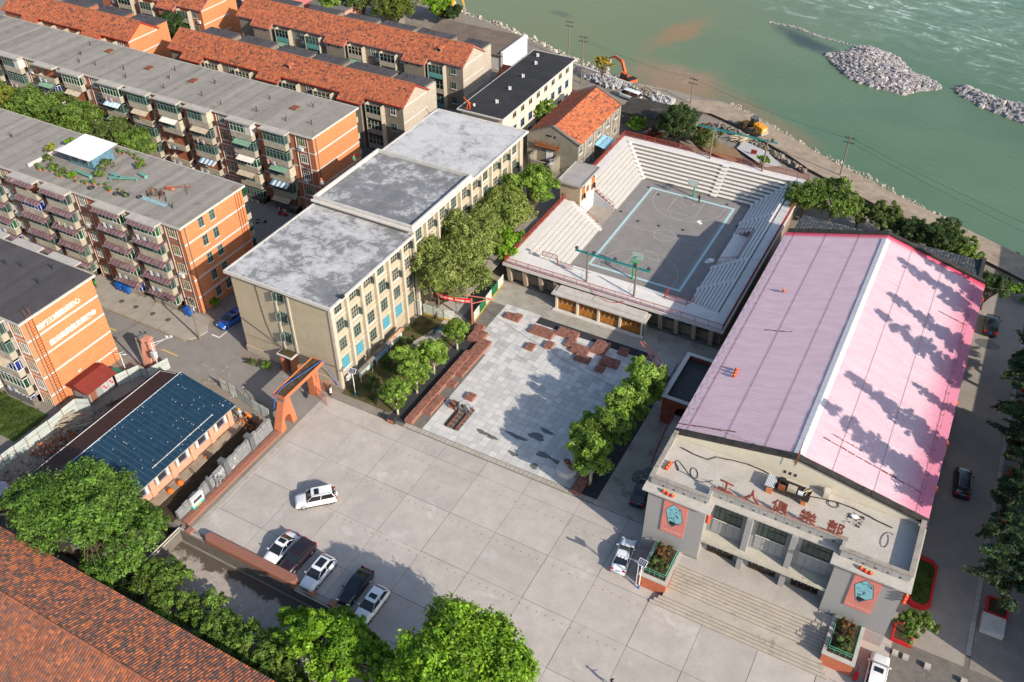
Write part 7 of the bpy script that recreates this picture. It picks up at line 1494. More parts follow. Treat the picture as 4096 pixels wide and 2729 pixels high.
scooter('white scooter leaning by the school corner and gate leaf', -25.3, -56.4, 0, R(-50), whitep); scooter('black scooter parked inside the gateway', -27.7, -58.1, 0, R(-70), blk); scooter('black and blue covered scooter on the garden path', -19.5, -38.8, .03, R(60), K('teal_scooter', (.03, .16, .22))); scooter('red motorbike in the shade behind the school', -59.0, -25.1, 0, R(10), redpaint); scooter('white-seated moped in the shade behind the school', -60.7, -28.6, 0, R(40), K('mauve', (.35, .3, .33))); scooter('green motorbike at the steps of the purple-awned block', -71.4, -54.3, .14, R(-30), K('bike_green', (.05, .3, .05)))
T = thing('litter_bin', 'black and orange double litter bin at the edge of the plaza', 'bin'); mb = MB(); mb.box(-15.6, -57.5, .1, -14.5, -56.9, 1.0); mb.build('body', blk, T); mb = MB(); mb.box(-15.5, -57.53, .2, -15.1, -57.5, .7); mb.box(-15.0, -57.53, .2, -14.6, -57.5, .7); mb.build('front', gt, T)
# ------------------------------------------------------------------ lane-side planters, pots, kerb stones
def redbed(label, pts, h, z=.0, fill=None):
    T = thing('red_planter', label, 'planter', group='red-rimmed planters along the lane'); cx = sum(p[0] for p in pts)/len(pts); cy = sum(p[1] for p in pts)/len(pts); inn = [(cx+(x-cx)*.8, cy+(y-cy)*.86) for x, y in pts]; mb = MB(); n_ = len(pts)
    for k in range(n_): a_, b_, c_, d_ = pts[k], pts[(k+1) % n_], inn[(k+1) % n_], inn[k]; mb.prism([a_, b_, c_, d_], 0, h)
    mb.build('rim', redpaint, T); mb = MB(); mb.prism(inn, 0, h-.12); mb.build('soil', fill or soil, T)
redbed('octagonal red planter of clipped grass beside the theatre corner', [(47.5, -53.2), (48.3, -53.9), (49.5, -53.9), (50.1, -53.2), (50.0, -47.6), (49.4, -47.0), (48.0, -46.9), (47.4, -47.6)], .45, 0, lawn); redbed('small square red planter with a tree at the theatre corner', [(47.2, -59.0), (49.2, -59.0), (49.2, -56.6), (47.2, -56.6)], .45)
for k, y in enumerate((-51.1, -44.1, -37.6, -30.5, -25.3, -17.3, -12.7)): redbed('red square cedar tub, number %s from the front along the lane' % 'one two three four five six seven'.split()[k], [(55.2, y), (57.4, y), (57.4, y+2.2), (55.2, y+2.2)], .5)
mb = MB(); mb.box(55.0, -53.6, .0, 57.2, -51.3, .6); tag(mb.build('white_plinth', K('plinth_white', (.5, .48, .45))), 'pale block plinth beside the nearest cedar tub', 'plinth')
for k, (x, lab) in enumerate(((47.9, 'nearest the theatre'), (48.9, 'second from the theatre'), (51.0, 'third from the theatre'), (54.4, 'farthest from the theatre'))): mb = MB(); mb.box(x-.28, -60.6, 0, x+.28, -60.1, .4); tag(mb.build('kerb_stone_block', conc), 'square stone block at the lane mouth, '+lab, 'stone block', 'stone blocks at the lane mouth')
mb = MB(); mb.prism([(50.1+1.7*math.cos(t*.35), -4.4+1.1*math.sin(t*.35)) for t in range(18)], -.003, .0); tag(mb.build('wet_patch', MATS['wet_stain']), 'dark round wet patch behind the farthest black car', 'stain')
T = thing('hand_cart', 'small red and black cart standing by the right brick planter', 'cart'); mb = MB(); mb.box(44.75, -65.3, .15, 45.15, -64.6, .7); mb.build('tub', redpaint, T); mb = MB(); mb.tube((44.95, -64.6, .7), (44.95, -64.2, 1.2), .03, n=5); mb.build('handle', darkm, T)
# ------------------------------------------------------------------ roof garden on the purple-awned block
RG = 15.09
T = thing('roof_shed', 'roof-top shed with white corrugated roof and blue walls', 'shed'); mb = MB(); mb.M = Matrix.Translation((0, 0, RG)); mb.box(-79.3, -46.3, 0, -74.2, -42.4, 1.9); mb.build('wall', K('shed_blue', (.10, .20, .27), .25, 2), T); mb = MB(); corrug(mb, (-80.4, -47.3, RG+2.2), (-73.4, -47.3, RG+2.2), (0, 5.6, .3), .25, .04); mb.build('roof', K('shed_white', (.56, .56, .55), .05, 1, .5, .3), T)
for x in (-78.6, -76.4): window(T, x, x+1.3, RG+.5, RG+1.7, -46.32, frame_t, glass_t, 2, 1, 'S')
T = thing('roof_parapet', 'low concrete wall around the roof garden', 'wall'); mb = MB(); mb.box(-84, -50.2, RG, -83.7, -43.5, RG+.5); mb.box(-83.7, -43.8, RG, -80.5, -43.5, RG+.5); mb.build('wall', conc_w, T)
pot = MB(); pot.tube((0, 0, 0), (0, 0, .3), .14, .2, n=8); pot.sph((0, 0, .45), (.28, .28, .25), 7, 5, 1); 
potm = [K('terracotta', (.42, .15, .06)), K('pot_leaf', (.07, .13, .03), .5, 6)]; pm1 = pot.mesh('plant_pot', potm)
tyre = MB(); tyre.path([(.32*math.cos(k*.524), .32*math.sin(k*.524), .12) for k in range(13)], .12, 6); tyre = tyre.mesh('tyre', darkm)
r_ = random.Random(3); ords = 'first second third fourth fifth sixth seventh eighth ninth tenth eleventh twelfth thirteenth fourteenth fifteenth sixteenth seventeenth eighteenth nineteenth twentieth'.split()
for k in range(20): x, y = -82.5+k*.95+r_.uniform(-.2, .2), -49.6+r_.uniform(-.5, .5)+(0 if k < 14 else .5); tag(put('plant_pot', pm1, None, (x, y, RG), r_.uniform(0, 6), r_.uniform(.7, 1.3)), 'potted plant at the front edge of the roof garden, %s from the left' % ords[k], 'pot plant', 'potted plants on the roof garden')
for k in range(14): x, y = -79.5+k*.75, -40.6+r_.uniform(-.4, .4); tag(put('plant_pot', pm1, None, (x, y, RG), r_.uniform(0, 6), r_.uniform(.7, 1.2)), 'potted plant in the back row behind the roof shed, %s from the left' % ords[k], 'pot plant', 'potted plants on the roof garden')
for k, (x, y) in enumerate(((-70.6, -50.2), (-66.2, -49.6), (-65.3, -49.2), (-64.6, -49.3), (-62.6, -48.7), (-61.8, -47.5), (-60.4, -46.6))): tag(put('tyre', tyre, None, (x, y, RG), 0, r_.uniform(1, 1.3)), 'old black tyre on the flat roof, %s from the left' % ords[k], 'tyre', 'old tyres on the flat roof')
def bench(label, x, y, rz, L): 
    T = thing('green_bench', label, 'bench', (x, y, RG), rz, 'sea-green benches of the roof garden'); mb = MB(); mb.box(-L/2, -.3, .42, L/2, .3, .5); mb.build('top', K('seagreen', (.13, .29, .24), .15), T)
    for q in (-L/2+.15, L/2-.15): mb = MB(); mb.box(q-.06, -.25, 0, q+.06, .25, .42); mb.build('leg', MATS['seagreen'], T)
bench('sea-green bench in front of the roof shed', -74.6, -48.1, R(-3), 3.6); bench('longest sea-green bench right of the roof shed', -68.2, -46.3, R(25), 4.2); bench('short sea-green bench right of the roof shed', -69.8, -46.2, R(-5), 2.2); bench('stubby sea-green bench nearest the back edge', -66.4, -44.2, R(-10), 1.6)
T = thing('aerial_frame', 'fallen rusty aerial frame on the flat roof', 'frame'); mb = MB()
for a_, b_ in (((-61.3, -46.2, .1), (-57.6, -43.6, 1.1)), ((-57.6, -43.6, 1.1), (-57.0, -45.0, .1)), ((-61.3, -46.2, .1), (-59.6, -47.8, .1)), ((-59.6, -47.8, .1), (-60.2, -46.0, .9)), ((-60.2, -46, .9), (-58, -43.2, .2))): mb.tube(tuple(Vector(a_)+Vector((0, 0, RG))), tuple(Vector(b_)+Vector((0, 0, RG))), .05, n=5)
mb.build('frame', rust, T); mb = MB(); mb.M = Matrix.Translation((0, 0, RG)); mb.box(-60.8, -45.3, .2, -59.6, -44.7, .5); mb.build('orange_cloth', gt, T)
heap2 = stones([(-63.2, -47.4), (-60.4, -47.6), (-60.2, -46.2), (-62.8, -45.6)], 60, .08, .3, lambda x, y: RG+rnd.random()*.25, 41, [(.28, .13, .07), (.2, .15, .1), (.14, .1, .08)]); tag(heap2.build('scrap_heap', stone_m), 'heap of brown scrap beside the tyres on the flat roof', 'scrap', kind='stuff')
mb = MB(); mb.box(-62.5, -48.9, RG+.03, -57.6, -48.2, RG+.06); tag(mb.build('blue_lattice', K('faded_blue', (.25, .38, .42), .3, 4)), 'faded blue lattice panel lying flat on the roof', 'panel')
mb = MB(); mb.path([(-68.8, -71.0, 14.12), (-68.0, -72.4, 14.12), (-68.2, -74, 14.12), (-69.5, -75.4, 14.12)], .07, 5); tag(mb.build('roof_cable', K('pale_cable', (.5, .5, .5))), 'pale cable curling across the slogan block roof', 'cable')
# flags between river posts, small red sign on the apron
mb = MB(); mb.box(4.2, 33.4, .2, 5.3, 33.46, 1.0); tag(mb.build('warning_sign', K('sign_red', (.25, .02, .02))), 'small dark red warning sign on the wet concrete apron', 'sign')
# ------------------------------------------------------------------ cars
def paint(name, c, rough=.25): 
    if name in MATS: return MATS[name]
    g = NG(name); n_ = g.noise(3, 3); m_ = g.out(g.mix(g.ramp(n_, [(.3, 0), (.7, 1)]), scl(c, .93), c), rough, .5); g.b.inputs['Coat Weight'].default_value = .5; g.b.inputs['Coat Roughness'].default_value = .08; MATS[name] = m_; return m_
carglass = paint('car_glass', (.012, .014, .016), .05); tyre_m = K('tyre_rubber', (.02, .02, .02)); rim_m = paint('alloy_rim', (.45, .45, .46)); red_l = paint('tail_lamp_red', (.45, .01, .01)); clear_l = paint('head_lamp_clear', (.65, .66, .68)); plate_m = K('plate_blue', (.02, .08, .45)); trim_m = K('black_trim', (.02, .02, .021))
SPEC = dict(  # length, width, height, belt z, then (t, ztop) body profile and cabin stations (base rear, roof rear, roof front, base front) as t from the tail
    sedan=(4.7, 1.80, 1.46, .92, [(0, .70), (.02, .95), (.19, 1.02), (.66, .98), (.72, .96), (.94, .80), (.985, .66), (1, .50)], (.12, .30, .51, .73)),
    suv=(4.75, 1.88, 1.74, 1.05, [(0, .75), (.015, 1.1), (.10, 1.12), (.68, 1.10), (.72, 1.08), (.93, .98), (.985, .80), (1, .55)], (.02, .09, .58, .73)),
    hatch=(4.5, 1.84, 1.58, .98, [(0, .72), (.02, 1.05), (.12, 1.06), (.67, 1.03), (.72, 1.0), (.94, .86), (.985, .70), (1, .52)], (.04, .17, .55, .74)),
    van=(4.8, 1.72, 1.98, 1.10, [(0, .8), (.01, 1.1), (.10, 1.12), (.86, 1.10), (.93, 1.02), (.985, .80), (1, .55)], (.01, .04, .82, .95)))
def wheel_parts(T, L, W_, r_=.33):
    def mk(): return MB().path([(r_*.8*math.cos(k*.524), 0, r_*.8*math.sin(k*.524)) for k in range(13)], r_*.2, 6).tube((0, -.1, 0), (0, .1, 0), r_*.93, n=16).mesh('wheel', tyre_m)
    def mr():
        mb = MB().tube((0, -.115, 0), (0, .115, 0), r_*.62, n=16)
        for k in range(5): mb.tube((0, -.12, 0), (r_*.55*math.cos(k*1.257), -.12, r_*.55*math.sin(k*1.257)), .03, n=4, m=1)
        return mb.mesh('rim', [rim_m, darkm])
    a, b = proto(('wh', r_), mk), proto(('rm', r_), mr)
    for x in (-L*.29, L*.31):
        for y in (-W_/2+.11, W_/2-.11): w_ = put('wheel', a, T, (x, y, r_)); put('rim', b, w_)
def car(label, x, y, rz, pm_, kind='sedan', sunroof=0, z=0, spare=False, rails=False, cat='car', lower=None, group='cars parked around the plaza'):
    L, W_, H, bz, prof, (b0, r0, r1, b1) = SPEC[kind]; T = thing('parked_'+('van' if kind == 'van' else 'car'), label, cat, (x, y, z), rz, group)
    def X(t): return -L/2+L*t
    rings = []
    for t, zt in prof:
        e = 1-.16*max(0, (t-.9)/.1)-.10*max(0, (.06-t)/.06); w_ = W_/2*e; rings.append([(X(t), -w_*.92, .22), (X(t), -w_, .45), (X(t), -w_, zt*.72), (X(t), -w_*.93, zt-.02), (X(t), -w_*.55, zt+.02), (X(t), w_*.55, zt+.02), (X(t), w_*.93, zt-.02), (X(t), w_, zt*.72), (X(t), w_, .45), (X(t), w_*.92, .22)])
    mb = MB(); mb.loft(rings); mb.build('body', pm_, T, smooth=True)
    if lower: mb = MB(); mb.box(X(.02), -W_/2-.006, .3, X(.97), W_/2+.006, .72); mb.build('lower_stripe', lower, T)
    def sec(t, zz, wf): return [(X(t), -W_/2*wf, zz), (X(t), W_/2*wf, zz)]
    zb = bz+.04; P = sec(b0, zb, .90)+sec(b1, zb-.02, .91)+sec(r0, H-.06, .70)+sec(r1, H-.06, .72)
    mb = MB(); mb.faces(P, [(0, 1, 5, 4), (2, 6, 7, 3), (0, 4, 6, 2), (1, 3, 7, 5), (4, 5, 7, 6)]); mb.build('windows', carglass, T)
    mb = MB(); rr = [[(X(r0)-.04, -W_/2*.69, H-.08), (X(r0)-.04, 0, H-.055), (X(r0)-.04, W_/2*.69, H-.08)], [(X(r0)+.1, -W_/2*.73, H-.04), (X(r0)+.1, 0, H), (X(r0)+.1, W_/2*.73, H-.04)], [(X((r0+r1)/2), -W_/2*.75, H-.03), (X((r0+r1)/2), 0, H+.02), (X((r0+r1)/2), W_/2*.75, H-.03)], [(X(r1)-.1, -W_/2*.74, H-.05), (X(r1)-.1, 0, H-.01), (X(r1)-.1, W_/2*.74, H-.05)], [(X(r1)+.03, -W_/2*.70, H-.075), (X(r1)+.03, 0, H-.05), (X(r1)+.03, W_/2*.70, H-.075)]]
    mb.loft(rr, 0, False, False); mb.loft([[(a, b, c-.04) for a, b, c in q] for q in rr], 0, False, False); mb.build('roof', pm_, T, smooth=True)
    mb = MB()     # pillars
    for s in (-1, 1):
        wb, wt = W_/2*.905, W_/2*.725
        for t0, t1, d in ((b0, r0, .05), (b1, r1, .025), ((b0+b1)/2+.01, (r0+r1)/2+.01, .03)): mb.extr([(X(t0)-d, s*(wb+.008), zb), (X(t0)+d, s*(wb+.008), zb), (X(t1)+d, s*(wt+.008), H-.06), (X(t1)-d, s*(wt+.008), H-.06)], (0, -s*.02, 0))
    mb.build('pillar', pm_ if kind != 'suv' else trim_m if pm_.name == 'paint_black' else pm_, T)
    if sunroof: mb = MB(); l = .55 if sunroof == 1 else 1.15; xc = X(r1)-.35-l/2; mb.box(xc-l/2, -.42, H-.02, xc+l/2, .42, H+.032); mb.build('sunroof', carglass, T)
    if rails:
        for s in (-1, 1): mb = MB(); mb.tube((X(r0), s*W_*.33, H+.05), (X(r1)-.1, s*W_*.33, H+.05), .025, n=5); mb.build('roof_rail', steel, T)
    for s in (-1, 1):
        mb = MB(); mb.box(X(1)-.22, s*W_*.36-.16, .58, X(1)-.02, s*W_*.36+.16, .70); mb.build('headlight', clear_l, T)
        mb = MB(); mb.box(X(0)-.015, s*W_*.37-.17, .78, X(0)+.12, s*W_*.37+.17, .98 if kind != 'suv' else 1.12); mb.build('tail_light', red_l, T)
        mb = MB(); mb.cbox(X(b1)-.25, s*(W_/2+.08), zb+.06, .12, .2, .14); mb.build('mirror', pm_, T)
        mb = MB(); mb.box(X(.05), s*(W_/2+.0)-.012, .22, X(.95), s*(W_/2)+.012, .34); mb.build('sill', trim_m, T)
    mb = MB(); mb.box(X(0)-.03, -.24, .72, X(0)+.01, .24, .84); mb.build('number_plate', plate_m, T)
    mb = MB(); mb.box(X(1)-.04, -.5, .34, X(1)+.01, .5, .52); mb.build('grille', trim_m, T)
    wheel_parts(T, L, W_, .36 if kind == 'suv' else .32)
    if spare: mb = MB(); mb.tube((X(0)-.02, .1, .95), (X(0)-.2, .1, .95), .36, n=16); mb.build('spare_wheel', steel, T)
    return T
PW, PB, PS = paint('paint_white', (.74, .74, .74)), paint('paint_black', (.008, .009, .012)), paint('paint_pearl', (.66, .70, .74))
car('white off-road car with spare wheel standing alone on the plaza', -15.45, -72.25, R(223), PW, 'suv', 1, spare=True, rails=True); car('white saloon parked first in the row behind the brown parapet', -14.4, -79.9, R(-91), PW, 'sedan', 1); car('dark maroon people carrier in the row of parked cars', -12.05, -79.9, R(-92), paint('paint_maroon', (.022, .010, .013)), 'suv', 2); car('pearl white crossover with long black glass roof in the parked row', -8.75, -80.4, R(-90), PS, 'hatch', 2)
car('black saloon parked fourth in the row under tree shade', -4.2, -79.9, R(-90), PB, 'sedan'); car('white crossover at the end of the row beside the foliage', -1.4, -80.9, R(-90), PW, 'hatch', 1); car('silver-white saloon parked beside the left brick planter', 19.35, -62.6, R(97), PS, 'sedan'); car('black saloon in deep shade beside the theatre stairs', 17.6, -53.2, R(97), PB, 'hatch')
car('black off-road car on the lane beside the pink roof', 50.6, -33.8, R(95), PB, 'suv', rails=True); car('black off-road car farthest up the lane', 50.0, -.4, R(91), PB, 'suv'); car('white off-road car with black sunroof by the right brick planter', 46.7, -63.9, R(91), PW, 'suv', 1); car('bright blue hatchback parked behind the school gable', -46.95, -51.2, R(-97), paint('paint_blue', (.005, .10, .42)), 'hatch', 1)
car('white and pale blue minibus parked by the rubble stones', -24.7, 44.4, R(167), paint('paint_van', (.68, .69, .66)), 'van', 0, 0, cat='van', lower=K('van_blue', (.36, .47, .50)))
# ------------------------------------------------------------------ earth movers
def excavator(label, x, y, z, rz, m_, pose):
    T = thing('excavator', label, 'excavator', (x, y, z), rz, 'excavators on the river bank')
    for s in (-1, 1):
        mb = MB(); P = [(-1.7, .45), (-1.45, .1), (1.45, .1), (1.7, .45), (1.5, .8), (-1.5, .8)]; mb.extr([(a, s*1.05-.28, b) for a, b in P], (0, .56, 0)); t_ = mb.build('track', darkm, T)
        for k in range(12): mb = MB(); mb.box(-1.5+k*.26, s*1.05-.3, .8, -1.5+k*.26+.16, s*1.05+.3, .84); mb.build('track_shoe', K('shoe_steel', (.12, .11, .1)), t_)
    mb = MB(); mb.loft([[(-2.1, -1.2, .95), (1.2, -1.2, .95), (1.2, 1.2, .95), (-2.1, 1.2, .95)], [(-2.1, -1.2, 1.7), (1.0, -1.2, 1.5), (1.0, 1.2, 1.5), (-2.1, 1.2, 1.7)]]); mb.build('house', m_, T); mb = MB(); mb.box(-2.0, -1.1, 1.7, -.6, 1.1, 1.9); mb.build('engine_cover', trim_m, T)
    mb = MB(); mb.loft([[(-.3, .35, 1.5), (1.25, .35, 1.5), (1.25, 1.2, 1.5), (-.3, 1.2, 1.5)], [(-.3, .4, 2.7), (.8, .4, 2.7), (.8, 1.15, 2.7), (-.3, 1.15, 2.7)]]); cb = mb.build('cab', carglass, T); mb = MB(); mb.box(-.35, .35, 2.7, .85, 1.2, 2.78); mb.build('cab_roof', m_, cb)
    b0, b1, b2, b3, b4 = [Vector(p) for p in pose]
    mb = MB()
    for a, b, r0, r1 in ((b0, b1, .28, .34), (b1, b2, .34, .24)):
        d = (b-a).normalized(); n_ = Vector((-d.z, 0, d.x)); mb.loft([[tuple(a+n_*r0+Vector((0, s*.2, 0))) for s in (-1, 1)]+[tuple(a-n_*r0+Vector((0, s*.2, 0))) for s in (1, -1)], [tuple(b+n_*r1+Vector((0, s*.2, 0))) for s in (-1, 1)]+[tuple(b-n_*r1+Vector((0, s*.2, 0))) for s in (1, -1)]])
    mb.build('boom', m_, T); mb = MB(); d = (b3-b2).normalized(); n_ = Vector((-d.z, 0, d.x)); mb.loft([[tuple(b2+n_*.3+Vector((0, s*.17, 0))) for s in (-1, 1)]+[tuple(b2-n_*.2+Vector((0, s*.17, 0))) for s in (1, -1)], [tuple(b3+n_*.12+Vector((0, s*.17, 0))) for s in (-1, 1)]+[tuple(b3-n_*.12+Vector((0, s*.17, 0))) for s in (1, -1)]]); mb.build('stick', m_, T)
    mb = MB(); mb.tube(b0+Vector((.3, 0, .2)), b1+Vector((.2, 0, -.35)), .07, n=6); mb.tube(b1+Vector((.1, 0, .45)), b2+Vector((0, 0, .35)), .07, n=6); mb.build('ram', steel, T)
    mb = MB(); q = [(b3.x, b3.z), (b3.x+.25, b3.z-.4), (b4.x, b4.z), (b4.x-.5, b4.z-.35), (b4.x-.9, b4.z+.1), (b3.x-.3, b3.z+.1)]; mb.extr([(a, -.5, b) for a, b in q], (0, 1.0, 0)); mb.build('bucket', K('bucket_grey', (.25, .22, .2), .2), T)
    return T
excavator('yellow excavator with raised arm at the far river bank', -82.8, 66.5, -.2, R(35), K('digger_yellow', (.72, .32, .01), .1, 1, .5, .35), [(.9, -.3, 1.5), (2.0, -.3, 4.6), (3.6, -.3, 5.6), (4.4, -.3, 2.4), (4.9, -.3, 1.4)]); excavator('orange excavator reaching over the water behind the rubble', -29.4, 54.0, -1.6, R(150), K('digger_orange', (.66, .10, .015), .1, 1, .5, .35), [(.9, -.3, 1.5), (2.6, -.3, 4.2), (5.0, -.3, 4.4), (7.0, -.3, 3.4), (7.3, -.3, 2.4)])
T = thing('wheel_loader', 'yellow wheel loader with black cab on the dirt track', 'loader', (1.6, 43.4, -.45), R(152)); ly = K('loader_yellow', (.66, .28, .02), .1, 1, .5, .35)
for x in (-1.5, 1.4):
    for y in (-.95, .95): mb = MB(); mb.path([(.5*math.cos(k*.449), 0, .5*math.sin(k*.449)) for k in range(15)], .24, 7); mb.tube((0, -.16, 0), (0, .16, 0), .45, n=14); w_ = mb.build('wheel', K('dusty_tyre', (.10, .085, .07), .2), T, (x, y, .72)); mb = MB(); mb.tube((0, -.2, 0), (0, .2, 0), .28, n=12); mb.build('rim', ly, w_)
mb = MB(); mb.loft([[(-3.0, -.85, .8), (-.6, -.85, .8), (-.6, .85, .8), (-3.0, .85, .8)], [(-2.95, -.75, 1.9), (-.6, -.75, 2.1), (-.6, .75, 2.1), (-2.95, .75, 1.9)]]); mb.build('engine_hood', ly, T); mb = MB(); mb.box(-3.2, -.95, .55, -2.7, .95, .95); mb.build('counterweight', K('weight_grey', (.35, .33, .31)), T); mb = MB(); mb.box(-3.02, -.4, 1.2, -2.98, .4, 1.7); mb.build('radiator', steel, T)
mb = MB(); mb.loft([[(-.6, -.65, 1.3), (.6, -.65, 1.3), (.6, .65, 1.3), (-.6, .65, 1.3)], [(-.5, -.6, 2.9), (.4, -.6, 2.9), (.4, .6, 2.9), (-.5, .6, 2.9)]]); c_ = mb.build('cab', carglass, T); mb = MB(); mb.box(-.7, -.75, 2.9, .6, .75, 3.0); mb.build('cab_roof', K('cab_roof_grey', (.10, .11, .12)), c_)
mb = MB(); mb.box(.6, -.7, .7, 1.9, .7, 1.2); mb.build('front_frame', darkm, T); mb = MB(); mb.path([(.8, -.5, 1.4), (2.2, -.5, 1.3), (3.0, -.5, .6)], .16, 6); mb.path([(.8, .5, 1.4), (2.2, .5, 1.3), (3.0, .5, .6)], .16, 6); mb.build('lift_arm', ly, T); mb = MB(); mb.extr([(2.9, -1.3, .1), (4.0, -1.3, .0), (3.4, -1.3, .6), (2.95, -1.3, 1.0)], (0, 2.6, 0)); mb.build('bucket', K('bucket_dark', (.12, .105, .095)), T); mb = MB(); mb.tube((-1.6, .5, 2.0), (-1.6, .5, 2.6), .06, n=6); mb.build('exhaust', darkm, T)
# ------------------------------------------------------------------ foliage
g = NG('foliage'); n_ = g.noise(3, 2); col = g.mix(g.ramp(n_, [(.3, 0), (.7, .18)]), g.attr(), (.02, .035, .008))
tr = g.n('ShaderNodeBsdfTranslucent'); g.l(g.mix(.45, col, (.36, .42, .03)), tr.inputs[0]); mx = g.n('ShaderNodeMixShader'); mx.inputs[0].default_value = .36
g.out(col, .55, .3); g.l(g.b.outputs[0], mx.inputs[1]); g.l(tr.outputs[0], mx.inputs[2]); g.l(mx.outputs[0], g.t.nodes['Material Output'].inputs[0]); leaf_m = g.m
bark = K('bark', (.16, .125, .09), .3, 4, .95, .15); bark_p = K('plane_bark', (.48, .42, .32), .2, 3, .95, .15, stain=((.28, .24, .17), 2.5, .55)); bark_d = K('dark_bark', (.05, .04, .032), .3, 4)
def crown_mesh(name, blobs, n, size, pal, seed, clump=.30, nclump=26, up=.35, long=1.25, droop=0):
    """leaf-sized quads gathered in clumps scattered through ellipsoids; blobs: (x, y, z, rx, ry, rz)"""
    rs = np.random.RandomState(seed); vol = np.array([b[3]*b[4]*b[5] for b in blobs])**.75; cnt = np.maximum(20, (n*vol/vol.sum()).astype(int)); Cs = []; Nn = []; Co = []; pal = np.array(pal)
    for b, c in zip(blobs, cnt):
        c0, r0 = np.array(b[:3]), np.array(b[3:]); k = max(6, int(nclump*min(2.5, (r0.prod()/8)**.4)))
        d = rs.normal(size=(k, 3)); d /= np.linalg.norm(d, axis=1)[:, None]; d[:, 2] = np.where(d[:, 2] < -.45, -d[:, 2]*.6, d[:, 2])
        cc = d*(rs.uniform(.45, 1.0, (k, 1))**.6); cr = rs.uniform(.55, 1.25, k)*clump; cb = rs.uniform(.5, 1.35, k); ci = rs.randint(0, len(pal), k)  # random clump brightness puts light and dark of leaf clusters into the colour
        w_ = cr**2/np.sum(cr**2); idx = rs.choice(k, c, p=w_); o = rs.normal(size=(c, 3)); o /= np.linalg.norm(o, axis=1)[:, None]; o *= rs.uniform(0, 1, (c, 1))**.45
        p = cc[idx]+o*cr[idx][:, None]; 
        if droop: p[:, 2] -= droop*np.hypot(p[:, 0], p[:, 1])**2
        Cs.append(c0+p*r0); nn = o*.8+cc[idx]*.5+rs.normal(size=(c, 3))*.55; nn[:, 2] += up; Nn.append(nn)
        base = 1.15*pal[ci[idx]]*(1-.35)+pal[rs.randint(0, len(pal), c)]*.35; Co.append(base*cb[idx][:, None]*rs.uniform(.75, 1.2, (c, 1)))
    P, N_, Q = np.vstack(Cs), np.vstack(Nn), np.clip(np.vstack(Co), 0, 1); N_ /= np.linalg.norm(N_, axis=1)[:, None]+1e-9; m = len(P)
    r_ = rs.normal(size=(m, 3)); u = np.cross(N_, r_); u /= np.linalg.norm(u, axis=1)[:, None]+1e-9; v = np.cross(N_, u); s = (size*rs.uniform(.6, 1.35, m))[:, None]
    V_ = np.stack([P-u*s*long, P-v*s*.55+N_*s*.12, P+u*s*long, P+v*s*.55+N_*s*.12], 1).reshape(-1, 3)
    me = bpy.data.meshes.new(name); me.vertices.add(4*m); me.vertices.foreach_set('co', V_.astype(np.float32).ravel()); me.loops.add(4*m); me.loops.foreach_set('vertex_index', np.arange(4*m, dtype=np.int32)); me.polygons.add(m); me.polygons.foreach_set('loop_start', np.arange(0, 4*m, 4, dtype=np.int32)); me.update(calc_edges=True)
    at = me.color_attributes.new('Col', 'FLOAT_COLOR', 'CORNER'); a = np.ones((m, 4, 4), np.float32); a[:, :, :3] = Q[:, None, :]; at.data.foreach_set('color', a.ravel()); me.materials.append(leaf_m); return me
def trunk_mesh(h, r0, blobs, seed, m_, lean=(0, 0), nb=7):
    rs = random.Random(seed); mb = MB(); top = Vector((lean[0], lean[1], h)); pts = [Vector((0, 0, -.1)).lerp(top, k/5)+Vector((rs.uniform(-.08, .08)*h*.12, rs.uniform(-.08, .08)*h*.12, 0))*(0 < k < 5) for k in range(6)]
    mb.path([tuple(p) for p in pts], [r0*1.25, r0, r0*.9, r0*.8, r0*.7, r0*.5], 8)
    for b in blobs:
        for q in range(max(2, nb//len(blobs)+1)):
            a = pts[rs.choice((2, 3, 4, 5))]; e = Vector(b[:3])+Vector((rs.uniform(-.75, .75)*b[3], rs.uniform(-.75, .75)*b[4], rs.uniform(-.3, .8)*b[5])); mid = a.lerp(e, .5)+Vector((0, 0, rs.uniform(-.05, .2)*b[5])); mb.path([tuple(a), tuple(a.lerp(mid, .6)), tuple(mid), tuple(mid.lerp(e, .6)), tuple(e)], [r0*.45, r0*.36, r0*.28, r0*.17, r0*.06], 5)
    return mb.mesh('trunk', m_, True)
def tree(name, label, loc, cme, tme, rz=0, sc_=1, group=None, cat='tree'):
    T = thing(name, label, cat, loc, rz, group, sc_); put('crown', cme, T); put('trunk', tme, T) if tme else None; return T
G_plane = [(.21, .33, .045), (.16, .28, .035), (.26, .38, .07), (.13, .23, .03)]; G_lush = [(.14, .29, .012), (.19, .36, .02), (.09, .20, .012), (.24, .40, .03)]; G_mid = [(.12, .21, .035), (.15, .245, .04), (.08, .15, .025), (.18, .26, .05)]; G_dark = [(.03, .065, .018), (.045, .085, .022), (.02, .05, .015)]; G_olive = [(.14, .185, .045), (.105, .155, .04), (.18, .22, .065), (.08, .12, .035)]; G_cedar = [(.03, .07, .036), (.045, .09, .048), (.06, .11, .055)]
